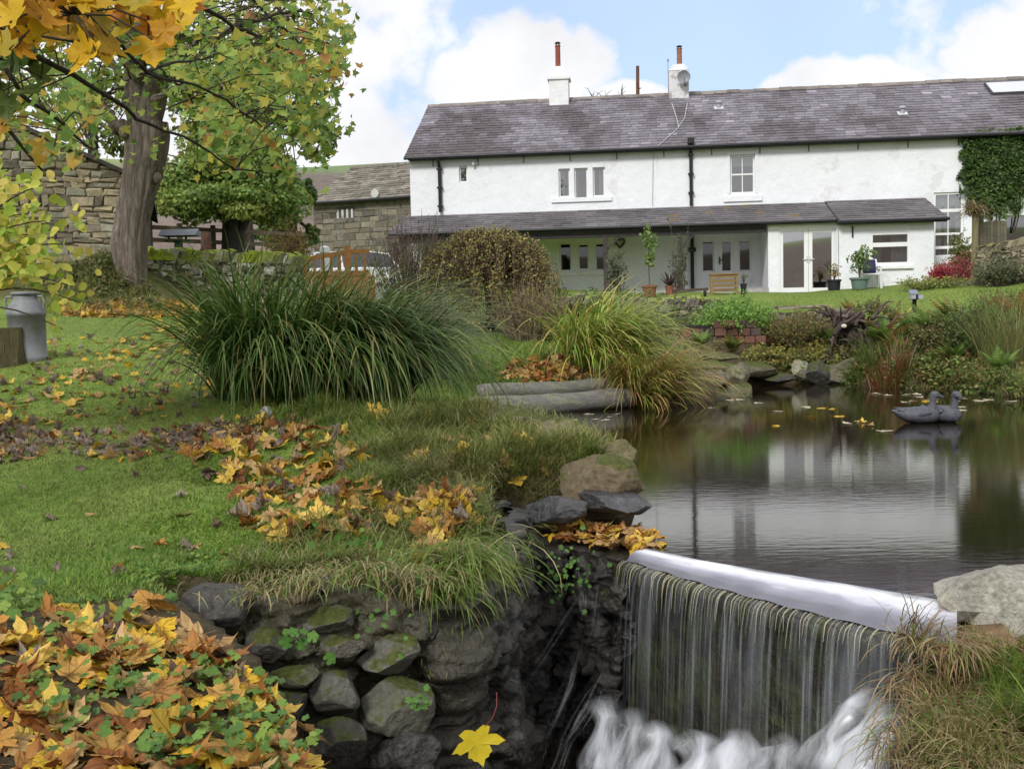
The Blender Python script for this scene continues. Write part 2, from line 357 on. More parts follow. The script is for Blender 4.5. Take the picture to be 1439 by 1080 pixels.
def base_z(x, y):
    x = np.clip(np.asarray(x, float), -45, 45); y = np.clip(np.asarray(y, float), -25, 75)
    out = np.zeros(x.shape).ravel(); xf, yf = x.ravel(), y.ravel(); P = _cp[:, :2]; n = len(P)
    for i in range(0, len(xf), 20000):
        X, Y = xf[i:i + 20000], yf[i:i + 20000]
        r2 = (X[:, None] - P[None, :, 0]) ** 2 + (Y[:, None] - P[None, :, 1]) ** 2
        out[i:i + 20000] = (0.5 * r2 * np.log(r2 + 1e-12)) @ _w[:n] + _w[n] + _w[n + 1] * X + _w[n + 2] * Y
    return out.reshape(x.shape)
def poly_sd(x, y, poly):
    poly = np.asarray(poly, float)[:, :2]; d = np.full(x.shape, 1e9); ins = np.zeros(x.shape, bool)
    for a, b in zip(poly, np.roll(poly, -1, 0)):
        e = b - a; wx, wy = x - a[0], y - a[1]; t = np.clip((wx * e[0] + wy * e[1]) / (e @ e), 0, 1)
        d = np.minimum(d, np.hypot(wx - e[0] * t, wy - e[1] * t))
        c = ((a[1] > y) != (b[1] > y)) & (x < (b[0] - a[0]) * (y - a[1]) / (b[1] - a[1] + 1e-12) + a[0]); ins ^= c
    return np.where(ins, -d, d)
def sstep(a, b, x): t = np.clip((x - a) / (b - a), 0, 1); return t * t * (3 - 2 * t)

wz = lambda px, py: on_z(px, py, 0.0)[:2]
LIP = [wz(*p) for p in ((718,738),(800,752),(880,775),(960,799),(1040,821),(1120,841),(1200,860),(1312,884),(1345,891))]
BACK = [wz(*p) for p in ((898,768),(985,787),(1080,803),(1180,819),(1300,839),(1345,847))]
LIP = np.array(LIP); BACK = np.array(BACK)
_hid = [np.array(p) for p in ((1.0,8.9),(.7,9.8),(.2,10.6),(-.35,11.7),(-.6,13.4),(-.5,15.3))]
POND = [*(wz(*p) for p in ((760,735),(880,730),(905,712))), *_hid, *(wz(*p) for p in ((690,584),(790,578),(884,572),(960,570),(1000,566),(1048,550),(1032,546),(1062,541),(1120,538),(1190,540),(1245,546),(1310,545),(1380,553),(1439,562)))]
POND += [np.array(p) for p in ((9.0,15.0),(8.0,11.5),(6.5,9.0),(4.6,7.2),(3.4,6.1),(2.6,5.55))] + [wz(1316, 868)]
POND += [p for p in LIP[::-1][1:]]
POND = np.array(POND)
GORGE = np.array([LIP[0] + (-0.12, 0.1), *(LIP[1:-2] + (.17, .17)), LIP[-2] + (.05, .12), (1.62, 4.3), (1.5, 3.6), (1.35, 2.5), (1.1, -8), (-0.6, -8), (-.42, 2.6), (-.60, 3.4), (-0.93, 4.0), (-1.32, 4.4), (-1.58, 4.78), (-1.0, 5.0), (-.45, 5.2), (-.18, 5.6), (-0.05, 6.3)])

def terrain(x, y):
    x = np.asarray(x, float); y = np.asarray(y, float)
    z = base_z(x, y)
    z = z + (fbm(x, y, 1.9, 4) - .5) * .42 * (1 - sstep(0, .5, poly_sd(x, y, [(-2.6, 8.6), (-1.6, 5.3), (-.3, 5.5), (0, 7), (.6, 7.6), (.5, 9.4), (-1.5, 9.6)])))
    z = z + 0.03 * np.sin(x * 2.1 + y * 1.3) * np.cos(y * 1.7 - x * .6) * sstep(3, 8, y)
    d = poly_sd(x, y, POND)
    z = np.where((d > 0) & ~((x > 1.55) & (y < 5.75)), np.maximum(z, np.minimum(0.06 + d * 0.35, 0.4) * (1 - sstep(0.0, 1.6, d)) + z * sstep(0.0, 1.6, d)), z)
    z = np.where(d < 0.25, z * sstep(-0.02, .25, d) + (-0.35) * (1 - sstep(-0.12, .12, d)) * (1 - sstep(0.1, .25, d)), z)
    z = np.where(d < -0.02, -0.4, z)
    g = poly_sd(x, y, GORGE)
    t = sstep(-0.16, 0.06, g)
    return z * t + (-1.45) * (1 - t)

def fbm(x, y, s, seed=0.0):
    """cheap numpy value noise, 0..1"""
    tot = np.zeros(np.shape(x)); amp = 1.0; nrm = 0
    for o in range(4):
        xx, yy = x * s + seed * 13.1 + o * 7.7, y * s - seed * 5.3 + o * 3.1; xi, yi = np.floor(xx), np.floor(yy); fx, fy = xx - xi, yy - yi
        fx = fx * fx * (3 - 2 * fx); fy = fy * fy * (3 - 2 * fy)
        h = lambda a, b: np.abs(np.sin(a * 127.1 + b * 311.7) * 43758.5453) % 1.0
        tot += amp * ((h(xi, yi) * (1 - fx) + h(xi + 1, yi) * fx) * (1 - fy) + (h(xi, yi + 1) * (1 - fx) + h(xi + 1, yi + 1) * fx) * fy); nrm += amp; amp *= .5; s *= 2
    return tot / nrm
def axis(parts):
    out = []
    for a, b, s in parts: out += list(np.arange(a, b, s))
    return np.array(out + [parts[-1][1]])
GX = axis([(-400,-60,34),(-60,-20,4),(-20,-8,.8),(-8,-5,.2),(-5,4.5,.06),(4.5,14,.22),(14,24,1),(24,60,4),(60,400,34)])
GY = axis([(-400,-30,37),(-30,-2,2),(-2,2,.3),(2,9.5,.06),(9.5,26,.16),(26,46,.5),(46,90,2.2),(90,420,33)])
_X, _Y = np.meshgrid(GX, GY, indexing='xy')
GZ = terrain(_X, _Y)
def ground_z(x, y):
    x = np.asarray(x, float); y = np.asarray(y, float)
    i = np.clip(np.searchsorted(GX, x) - 1, 0, len(GX) - 2); j = np.clip(np.searchsorted(GY, y) - 1, 0, len(GY) - 2)
    u = np.clip((x - GX[i]) / (GX[i + 1] - GX[i]), 0, 1); v = np.clip((y - GY[j]) / (GY[j + 1] - GY[j]), 0, 1)
    return (GZ[j, i] * (1 - u) + GZ[j, i + 1] * u) * (1 - v) + (GZ[j + 1, i] * (1 - u) + GZ[j + 1, i + 1] * u) * v
def gz(x, y): return float(ground_z(np.array([x]), np.array([y]))[0])
def ground_n(x, y, e=0.05):
    n = np.stack([ground_z(x - e, y) - ground_z(x + e, y), ground_z(x, y - e) - ground_z(x, y + e), np.full(np.shape(x), 2 * e)], -1)
    return n / np.linalg.norm(n, axis=-1, keepdims=True)
def ground_hit(px, py, ymin=2.2, ymax=60):
    """points of the ground seen at these photograph pixels"""
    px = np.asarray(px, float); py = np.asarray(py, float)
    d = np.stack([(px - 719.5) / F, -(py - 540) / F, -np.ones_like(px)], -1) @ RMn.T; d = d / d[:, 1:2]
    t = np.geomspace(ymin, ymax, 260); hit = np.full(len(px), np.nan); open_ = np.ones(len(px), bool); prev = ymin; ph = np.ones(len(px))
    for k in t:
        P = CAM + d * k; h = P[:, 2] - ground_z(P[:, 0], P[:, 1]); below = (h < 0) & open_
        f = np.clip(ph / (ph - h + 1e-9), 0, 1); hit[below] = prev + (k - prev) * f[below]; open_ &= ~below; prev = k; ph = np.maximum(h, 1e-6)
        if not open_.any(): break
    ok = ~np.isnan(hit); P = CAM + d * np.where(ok, hit, 1)[:, None]; P[:, 2] = ground_z(P[:, 0], P[:, 1])
    return P[ok]
def in_poly_px(n, poly):
    poly = np.asarray(poly, float); lo, hi = poly.min(0), poly.max(0); out = np.zeros((0, 2))
    while len(out) < n:
        q = rng.uniform(lo, hi, (n * 2, 2)); out = np.concatenate([out, q[poly_sd(q[:, 0], q[:, 1], poly) < 0]])
    return out[:n]
def on_ground(n, poly, **k):
    q = in_poly_px(n, poly); return ground_hit(q[:, 0], q[:, 1], **k)

def ground_colour(x, y):
    """lawn green, bare soil on the banks, dark wet rock in the gorge: 1 = lawn"""
    d = poly_sd(x, y, POND); g = poly_sd(x, y, GORGE)
    n = fbm(x, y, 1.3, 1); n2 = fbm(x, y, .35, 2)
    lawn = np.stack([.095 + .06 * n2 + .05 * n, .165 + .06 * n2 + .03 * n, .03 + .015 * n], -1)
    soil = np.stack([.045 + .05 * n, .036 + .035 * n, .02 + .015 * n], -1)
    far = (y > 15.5) & (x > 1.0) & (d < 4.0) & (base_z(x, y) < 1.45)
    w = np.clip(1 - sstep(0.15, .6, d) + (1 - sstep(.05, .45, g)), 0, 1); w = np.where(far, 1.0, w)
    w = np.where((d > .4) & (x > .8) & (y < 7), 0.75, w)
    w = np.maximum(w, 1 - sstep(0, .5, poly_sd(x, y, [(-.9, 9.6), (1.2, 8.3), (1.2, 9), (.3, 11), (-.9, 14)])))
    heap = 1 - sstep(-.05, .35, poly_sd(x, y, [(-2.9, 2), (-2.6, 3.9), (-1.4, 4.35), (-.9, 4.1), (-.4, 2)])); w = np.maximum(w, heap)
    bank = (1 - sstep(0, .8, poly_sd(x, y, [(-10, 18.4), (-6.2, 18.1), (-5.0, 19.2), (-6, 22), (-14, 24)]))) * .8; w = np.maximum(w, bank)
    w = np.where(g < .02, 1.0, w)
    return lawn * (1 - w[..., None]) + soil * w[..., None]
nx, ny = len(GX), len(GY)
_i = (np.arange(ny - 1)[:, None] * nx + np.arange(nx - 1)[None]).ravel()
me = fast_mesh('ground', np.stack([_X, _Y, GZ], -1).reshape(-1, 3), np.stack([_i, _i + 1, _i + nx + 1, _i + nx], 1), ground_colour(_X.ravel(), _Y.ravel()), True)
tag(link('ground', me, M_GROUND), kind='structure')

# ------------------------------------------------------------------ hills
def hills():
    def ring(name, r, hfun, colfun, n=260, m=14, width=1.0):
        V, C = [], []
        for i in range(n):
            a = 2 * math.pi * i / n; h = hfun(a)
            for j in range(m):
                t = j / (m - 1); rr = r * (0.62 + 0.5 * t); z = h * sstep(0, 1, np.array(t))
                z = float(z) + 2.0 + 1.2 * mnoise.noise(Vector((math.sin(a) * rr * .03, math.cos(a) * rr * .03, 1)))
                V.append((math.sin(a) * rr, math.cos(a) * rr, z)); C.append(colfun(a, t))
        Fa = [(i * m + j, ((i + 1) % n) * m + j, ((i + 1) % n) * m + j + 1, i * m + j + 1) for i in range(n) for j in range(m - 1)]
        tag(link(name, fast_mesh(name, V, Fa, C, True), M_HILL), kind='structure')
    def h(a):
        a2 = (a + math.pi) % (2 * math.pi) - math.pi
        return 46 + 3 * math.sin(a2 * 5 + 1) + 2 * math.sin(a2 * 13) - 9 * max(0, math.cos(a2 + .05)) * 0 + (-22 if abs(a2) > 2.0 else 0)
    def c(a, t):
        k = mnoise.noise(Vector((math.sin(a) * 9, math.cos(a) * 9, t * 3)))
        if t > 0.80 + .04 * k: return (.17 + .05 * k, .235 + .05 * k, .09)
        if t > 0.3: return (.17 + .05 * k, .135 + .03 * k, .115 + .02 * k)
        return (.10, .12 + .03 * k, .04)
    ring('hills', 300, h, c)
M_HILL = material('hill_turf', None, 0.95, 0.2, 0.05, bump=[(.4, .5, .5)], var2=(.35, .25))
hills()

# ------------------------------------------------------------------ pond, weir and falling water
from mathutils.geometry import tessellate_polygon
def flat_fill(poly, z):
    V = [Vector((p[0], p[1], z)) for p in poly]
    return V, [tuple(t) for t in tessellate_polygon([V])]
def pond():
    P = POND.copy(); c = P.mean(0); Q = []
    n = len(P); nl = len(LIP)
    for i, p in enumerate(P):          # pushed a little under the banks, not at the weir
        if i >= n - nl + 1 or i in (0,): Q.append(p); continue
        t = P[(i + 1) % n] - P[i - 1]; nn = np.array([-t[1], t[0]]); nn /= np.linalg.norm(nn)
        if poly_sd(np.array([p[0] + nn[0] * .02]), np.array([p[1] + nn[1] * .02]), POND)[0] < 0: nn = -nn
        Q.append(p + nn * (0.35 if p[1] > 7.7 else 0.10))
    # keep the pond sheet behind the sill: replace the lip by the back line of the sill
    Q = Q[:n - nl + 1][:-1] + [Q[n - nl]] + [b for b in BACK[::-1]] + [wz(800, 746), wz(718, 731)]
    V, Fs = flat_fill(Q, 0.0)
    me = bpy.data.meshes.new('pond_water'); me.from_pydata([v[:] for v in V], [], Fs); me.update()
    o = link('pond_water', me, M_POND); tag(o, kind='structure')
    if o.data.polygons[0].normal.z < 0: o.data.flip_normals()
pond()
def resample(P, n):
    P = np.asarray(P, float); s = np.concatenate([[0], np.cumsum(np.linalg.norm(np.diff(P, axis=0), axis=1))]); q = np.linspace(0, s[-1], n)
    return np.stack([np.interp(q, s, P[:, k]) for k in range(P.shape[1])], 1)
def sill_water():
    n = 60; A = resample(BACK, n); B = resample(LIP[2:], n)
    V, C = [], []; m = 9
    for i in range(n):
        for j in range(m):
            t = j / (m - 1); p = A[i] * (1 - t) + B[i] * t
            V.append((p[0], p[1], 0.002 - 0.055 * t ** 1.4 - 0.004 * math.sin(i * .9 + j) * t)); C.append((1, i / n, t))
    Fa = [(i * m + j, i * m + j + 1, (i + 1) * m + j + 1, (i + 1) * m + j) for i in range(n - 1) for j in range(m - 1)]
    mt = bpy.data.materials.new('sill_water'); mt.use_nodes = True; bs = mt.node_tree.nodes['Principled BSDF']
    N, L = mt.node_tree.nodes, mt.node_tree.links
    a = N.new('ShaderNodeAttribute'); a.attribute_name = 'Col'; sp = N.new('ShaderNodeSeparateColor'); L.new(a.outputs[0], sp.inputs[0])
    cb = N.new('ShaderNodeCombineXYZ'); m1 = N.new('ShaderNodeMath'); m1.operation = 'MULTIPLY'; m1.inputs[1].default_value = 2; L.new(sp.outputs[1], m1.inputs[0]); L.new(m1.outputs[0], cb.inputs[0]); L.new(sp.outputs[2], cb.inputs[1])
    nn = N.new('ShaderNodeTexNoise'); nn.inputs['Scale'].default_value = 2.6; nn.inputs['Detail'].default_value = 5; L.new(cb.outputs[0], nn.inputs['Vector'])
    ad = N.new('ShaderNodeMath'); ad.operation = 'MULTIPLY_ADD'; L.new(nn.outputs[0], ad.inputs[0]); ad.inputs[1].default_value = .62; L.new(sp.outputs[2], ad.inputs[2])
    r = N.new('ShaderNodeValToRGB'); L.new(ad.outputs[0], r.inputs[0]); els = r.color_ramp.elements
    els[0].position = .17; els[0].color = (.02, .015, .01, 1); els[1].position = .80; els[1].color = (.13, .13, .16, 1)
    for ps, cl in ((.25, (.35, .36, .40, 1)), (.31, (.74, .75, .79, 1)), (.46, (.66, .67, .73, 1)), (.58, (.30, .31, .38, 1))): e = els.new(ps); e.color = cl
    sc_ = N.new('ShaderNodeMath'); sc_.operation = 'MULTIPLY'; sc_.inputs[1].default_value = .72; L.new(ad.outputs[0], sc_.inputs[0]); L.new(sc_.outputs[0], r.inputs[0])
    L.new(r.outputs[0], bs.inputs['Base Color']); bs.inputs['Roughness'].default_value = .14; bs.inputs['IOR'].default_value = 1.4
    bp = N.new('ShaderNodeBump'); bp.inputs['Strength'].default_value = .35; bp.inputs['Distance'].default_value = .03; L.new(nn.outputs[0], bp.inputs['Height']); L.new(bp.outputs[0], bs.inputs['Normal'])
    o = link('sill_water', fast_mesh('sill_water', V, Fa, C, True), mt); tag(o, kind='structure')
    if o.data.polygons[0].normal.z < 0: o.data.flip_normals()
sill_water()
def lip_frame(n):
    B = resample(LIP[2:], n); T = np.gradient(B, axis=0); T /= np.linalg.norm(T, axis=1)[:, None]; Nn = np.stack([T[:, 1], -T[:, 0]], 1)
    Nn *= np.sign((Nn @ (np.array([0, 0]) - B.mean(0))).mean()); return B, Nn
def weir():
    root = empty('stone_weir', (LIP[4][0], LIP[4][1], -1.4), 'low dark stone weir with water spilling over its long curved lip', 'weir')
    o3 = np.array(root.location)
    A = resample(np.concatenate([[wz(690, 725)], BACK]), 40); B = resample(np.concatenate([[wz(705, 742)], LIP[1:]]), 40)
    T = np.gradient(B, axis=0); T /= np.linalg.norm(T, axis=1)[:, None]; Nn = np.stack([T[:, 1], -T[:, 0]], 1); Nn *= np.sign((Nn @ (-B.mean(0))).mean())
    V = []; m = 0; prof = [(-1, -.03), (0, -.066), (.03, -.085), (.035, -.16), (-.02, -.2), (-.03, -.5), (0.0, -.9), (.05, -1.5)]
    for i in range(40):
        for (o, z) in prof:
            if o == -1: p = A[i]
            else: p = B[i] + Nn[i] * (o + (.02 * mnoise.noise(Vector((i * .35, z * 5, 3))) if z < -.18 else 0))
            V.append((p[0] - o3[0], p[1] - o3[1], z - o3[2]))
    k = len(prof); Fa = [(i * k + j, i * k + j + 1, (i + 1) * k + j + 1, (i + 1) * k + j) for i in range(39) for j in range(k - 1)]
    C = np.tile(np.array([[.028, .026, .016]]), (len(V), 1)) * U(.6, 1.4, (len(V), 1))
    link('face', fast_mesh('face', V, Fa, C, True), material('weir_face', None, .35, .5, 6, bump=[(8, .8, .05), (40, .5, .01)], var2=(20, .5), spec=.5, lichen=((.036, .046, .012), 3.0, .50, .75)), root)
weir()
def waterfall():
    n = 150; B, Nn = lip_frame(n); m = 16; root = empty('waterfall', (*B[n // 2], -1.0)); tag(root, kind='structure'); o3 = np.array(root.location)
    # the thin sheet
    def sheet(off, z1, sx, sy, lo, hi, name, colr, top, fadea=0.35):
        V, C = [], []
        for i in range(n):
            for j in range(m):
                t = j / (m - 1); z = -.052 - (z1) * t ** 1.25; out = off + .055 * (1 - math.exp(-t * 9)) + .05 * t
                p = B[i] + Nn[i] * out; V.append((p[0] - o3[0], p[1] - o3[1], z - o3[2]))
                C.append((min(1, fadea + t * 1.2) * (1 - .8 * t ** .7) * min(1, (n - 1 - i) / 8 + .15), i / n, t))
        Fa = [(i * m + j, i * m + j + 1, (i + 1) * m + j + 1, (i + 1) * m + j) for i in range(n - 1) for j in range(m - 1)]
        link('water_sheet', fast_mesh(name, V, Fa, C, True), silk_material(name, sx, sy, lo, hi, colr, top), root)
    sheet(.0, .98, 85, 1.0, .45, .78, 'fall_streaks', (.66, .71, .78), .6)
    sheet(.025, .92, 11, .35, .40, .80, 'fall_veil', (.60, .65, .73), .5)
    # the strands that curl over the lip
    st = MB(); strand = silk_material('lip_strand', 60, 2.5, .25, .85, (.70, .64, .46), .62)
    Pn, Ppos = [], []
    mb = MB()
    for k in range(85):
        s = (k + U(-.5, .5)) / 85; i = min(n - 1, max(0, int(s * n))); w = U(.0015, .0042); L_ = U(.07, .24) * (1 if s > .0 else .6); wob = U(-.012, .012)
        pts = []
        for q in range(9):
            t = q / 8; a = min(1, t * 2.2)
            out = .018 + .05 * math.sin(a * math.pi / 2) + .03 * t; z = -.05 - L_ * t ** 1.6
            p = B[i] + Nn[i] * out; tx = np.array([-Nn[i][1], Nn[i][0]]) * (wob * t * 2)
            pts.append((p[0] + tx[0] - o3[0], p[1] + tx[1] - o3[1], z - o3[2]))
        mb.tube(pts, [w * (1 - .75 * (q / 8) ** 2) for q in range(9)], 5, (1, k * .37, .5), False)
    mb.build('water_strands', strand, root, True)
waterfall()
def cascade():
    """the white water below the weir and the spout on the right"""
    root = empty('cascade', (1.1, 5.0, -1.3)); tag(root, kind='structure'); o3 = np.array(root.location)
    silk = silk_material('cascade_silk', 2.6, .5, .20, .80, (.82, .86, .93), .82); k = 0
    faint = silk_material('trickle_silk', 13, .8, .45, .85, (.85, .88, .93), .55)
    def ribbon(path, width, rise, name, thin=False, n=28, m=12):
        path = resample(np.array(path, float), n); T = np.gradient(path, axis=0); V, C = [], []; ph = U(0, 9)
        for i in range(n):
            t = T[i] / np.linalg.norm(T[i]); side = np.cross(t, (0, 0, 1)); side /= np.linalg.norm(side) + 1e-9; up = np.cross(side, t)
            for j in range(m):
                a = j / (m - 1) * 2 - 1; w = width * (1 + .25 * math.sin(i * .35 + ph))
                p = path[i] + side * a * w / 2 + up * (rise * (1 - a * a) + .006 * math.sin(a * 5 + i * .2 + ph))
                e = min(1, i / 6) * min(1, (n - 1 - i) / 6) * ((1 - abs(a)) ** 1.3 if thin else 1 - abs(a) ** 2.5)
                V.append(p - o3); C.append((e, j / m + k * 3.3, i / n * 2))
        Fa = [(i * m + j, i * m + j + 1, (i + 1) * m + j + 1, (i + 1) * m + j) for i in range(n - 1) for j in range(m - 1)]
        link('white_water', fast_mesh(name, V, Fa, C, True), faint if thin else silk, root)
    Wp = lambda px, py, Y: at(px, py, Y)
    # curling over the rubble at the foot of the fall
    for (p, w, r) in [(((845,985,6.15),(856,1015,6.0),(846,1060,5.8),(830,1110,5.5)), .22, .05), (((880,1000,6.0),(890,1030,5.9),(878,1070,5.7),(860,1130,5.4)), .24, .06),
                      (((915,1025,5.9),(928,1042,5.8),(925,1070,5.6),(905,1130,5.3)), .26, .07), (((970,1040,5.7),(985,1052,5.6),(985,1080,5.4),(960,1140,5.2)), .28, .07),
                      (((1035,1035,5.5),(1040,1050,5.4),(1030,1090,5.2),(1000,1150,5.0)), .30, .06), (((1085,1040,5.35),(1100,1055,5.3),(1085,1100,5.1),(1060,1150,4.9)), .30, .06),
                      (((1235,975,4.95),(1200,1000,4.95),(1165,1045,4.9),(1140,1100,4.8)), .22, .06), (((1255,990,4.9),(1225,1030,4.85),(1195,1065,4.8),(1170,1120,4.7)), .24, .06),
                      (((1262,1010,4.85),(1245,1050,4.75),(1222,1090,4.7),(1200,1150,4.6)), .16, .04), (((815,900,6.3),(800,960,6.2),(770,1030,6.0),(740,1100,5.8)), .07, .02),
                      (((820,830,6.5),(790,880,6.4),(745,950,6.25),(705,1040,6.0)), .06, .02), (((770,760,6.85),(771,790,6.8),(773,815,6.75),(773,840,6.7)), .02, .004), (((822,772,6.8),(812,800,6.75),(818,830,6.7),(822,870,6.6)), .05, .01),
                      (((845,780,6.75),(842,810,6.7),(838,860,6.65),(836,900,6.5)), .05, .01), (((850,940,6.25),(825,990,6.05),(795,1040,5.85),(770,1110,5.6)), .12, .04)]:
        ribbon([Wp(*q) for q in p], w * (1.5 if w < .13 else 1), r if w > .13 else 0.0, 'white_water', thin=w < .13); k += 1
    # the stream's dark surface under it
    V, Fs = flat_fill([(-.9, 0), (1.4, 0), (1.6, 4.6), (2.1, 5.0), (.5, 7.0), (-.2, 6.6), (-.9, 4.4)], -1.28)
    me = bpy.data.meshes.new('stream_water'); me.from_pydata([v[:] for v in V], [], Fs); o = link('stream_water', me, M_POND); tag(o, kind='structure')
    if me.polygons[0].normal.z < 0: me.flip_normals()
cascade()
# ------------------------------------------------------------------ the white cottage
HA = math.radians(7.3)
HO = at(1100, 411, 33.0)
HU = np.array([math.cos(HA), -math.sin(HA), 0]); HN = np.array([-math.sin(HA), -math.cos(HA), 0])
def hp(px, py, w):
    """(u, z) of a pixel on the plane w metres in front of the door wall"""
    d = ray(px, py); t = ((HO - CAM) @ HN + w) / (d @ HN); P = CAM + d * t
    return float((P - HO) @ HU), float(P[2] - HO[2])
def hrect(x0, y0, x1, y1, w):
    a, b = hp(x0, (y0 + y1) / 2, w)[0], hp(x1, (y0 + y1) / 2, w)[0]
    return a, b, hp((x0 + x1) / 2, y1, w)[1], hp((x0 + x1) / 2, y0, w)[1]
COT = empty('cottage', HO, 'long white cottage with slate roof, two chimneys and slated veranda', 'house', rz=-HA)

def holed_wall(mb, u0, u1, z0, z1, y, holes, depth, col=(1, 1, 1), cell=0.5):
    us = sorted(set([u0, u1] + [h[0] for h in holes] + [h[1] for h in holes])); zs = sorted(set([z0, z1] + [h[2] for h in holes] + [h[3] for h in holes]))
    for a, b in zip(us, us[1:]):
        for c, d in zip(zs, zs[1:]):
            um, zm = (a + b) / 2, (c + d) / 2
            if any(h[0] < um < h[1] and h[2] < zm < h[3] for h in holes): continue
            mb.add([(a, y, c), (b, y, c), (b, y, d), (a, y, d)], [(0, 1, 2, 3)], col)
    for (a, b, c, d) in holes:
        mb.add([(a, y, c), (a, y + depth, c), (a, y + depth, d), (a, y, d)], [(0, 3, 2, 1)], col)
        mb.add([(b, y, c), (b, y + depth, c), (b, y + depth, d), (b, y, d)], [(0, 1, 2, 3)], col)
        mb.add([(a, y, d), (b, y, d), (b, y + depth, d), (a, y + depth, d)], [(0, 3, 2, 1)], col)
        mb.add([(a, y, c), (b, y, c), (b, y + depth, c), (a, y + depth, c)], [(0, 1, 2, 3)], col)

def slates(mb, u0, u1, y0, z0, dy, dz, n, wd, colf, seed, thick=0.014, lo=None, hi=None):
    """courses from the eave (y0, z0) up along (dy, dz); lo/hi: functions of 0..1 for slanted ends"""
    r = np.random.default_rng(seed); L_ = math.hypot(dy, dz); e = L_ / n; ty, tz = dy / L_, dz / L_; ny_, nz_ = -tz, ty
    for i in range(n):
        a = i * e; b = (i + 1.35) * e; u = u0 + (wd / 2 if i % 2 else 0) - wd
        while u < u1:
            w = wd * r.uniform(.82, 1.18); ua, ub = max(u + .004, u0), min(u + w - .004, u1); u += w
            if ub - ua < .03: continue
            th = thick * r.uniform(.7, 1.6); la = a + r.uniform(-.008, .008); c = colf((ua + ub) / 2, i / n, r)
            def P(uu, s, h): return (uu, y0 + ty * s + ny_ * h, z0 + tz * s + nz_ * h)
            tw = r.uniform(-.004, .004)
            mb.add([P(ua, la, th + .012 + tw), P(ub, la, th + .012 - tw), P(ub, b, .004), P(ua, b, .004), P(ua, la, 0), P(ub, la, 0)],
                   [(0, 1, 2, 3), (4, 5, 1, 0), (4, 0, 3), (5, 2, 1)], c)
    mb.add([(u0, y0, z0 - .004), (u1, y0, z0 - .004), (u1, y0 + dy, z0 + dz - .004), (u0, y0 + dy, z0 + dz - .004)], [(0, 1, 2, 3)], (.05, .045, .05))

ZE = 4.93; YM = 2.2; YR = 6.2; ZR = 7.26; UL = -12.1; UR = 14.0   # eave, wall plane, ridge
def house_slate(u, s, r):
    n = mnoise.noise(Vector((u * .55, s * 2.2, 3))); n2 = mnoise.noise(Vector((u * 1.9, s * 6, 8)))
    base = np.array([.190, .174, .205]) * (1 + .25 * r.uniform(-1, 1))
    dark = np.array([.090, .076, .084]) * (1 + .2 * r.uniform(-1, 1))
    k = float(np.clip(.34 + n * 1.25 + n2 * .7 - (s - .4) * .35 + (.5 if u < -8.5 and s < .55 else 0), 0, 1))
    if r.uniform() < .05: base = base * 1.45
    return tuple(base * (1 - k) + dark * k)
def porch_slate(u, s, r):
    n = mnoise.noise(Vector((u * .8, s * 2, 13))); b = np.array([.118, .108, .116]) * (1 + .25 * r.uniform(-1, 1)) * (1 + .4 * n)
    if r.uniform() < .06 and -3.5 < u < 1: b = np.array([.17, .12, .06])
    return tuple(b)

def window(name, rect, y, frame=.055, cols=1, rows=None, curtain=None, parent=None, glass=None, bars=.028, proud=0.0):
    """rect = opening (u0,u1,z0,z1); frame set back at y; rows: list of z fractions of transoms"""
    a, b, c, d = rect; parent = parent or COT; mb = MB(); f = frame; y0, y1 = y - .03 - proud, y + .04
    mb.box(a, a + f, y0, y1, c, d); mb.box(b - f, b, y0, y1, c, d); mb.box(a + f, b - f, y0 + .002, y1, c, c + f); mb.box(a + f, b - f, y0 + .002, y1, d - f, d)
    for k in range(1, cols):
        u = a + (b - a) * k / cols; mb.box(u - bars / 2, u + bars / 2, y0 + .008, y1 - .01, c + f, d - f)
    for k in (rows or []):
        fr, wd = k if isinstance(k, tuple) else (k, bars)
        z = c + (d - c) * fr; mb.box(a + f, b - f, y0 + .005, y1 - .005, z - wd / 2, z + wd / 2)
    o = mb.build('window', M_TRIM, parent)
    g = MB(); g.add([(a + f * .5, y + .01, c + f * .5), (b - f * .5, y + .01, c + f * .5), (b - f * .5, y + .01, d - f * .5), (a + f * .5, y + .01, d - f * .5)], [(0, 1, 2, 3)])
    g.build('pane', glass or M_GLASS, o)
    if curtain:
        cm = MB(); n = 40
        for (s0, s1, zt) in curtain[1]:
            V = []; u0, u1 = a + (b - a) * s0, a + (b - a) * s1
            for i in range(n + 1):
                u = u0 + (u1 - u0) * i / n; yy = y + .12 + .025 * math.sin(i * 1.9)
                V += [(u, yy, c + (d - c) * zt), (u, yy, d)]
            cm.add(V, [(2 * i, 2 * i + 2, 2 * i + 3, 2 * i + 1) for i in range(n)], curtain[0])
        cm.build('curtain', material('curtain', None, .9, .1, 8), o)
    return o

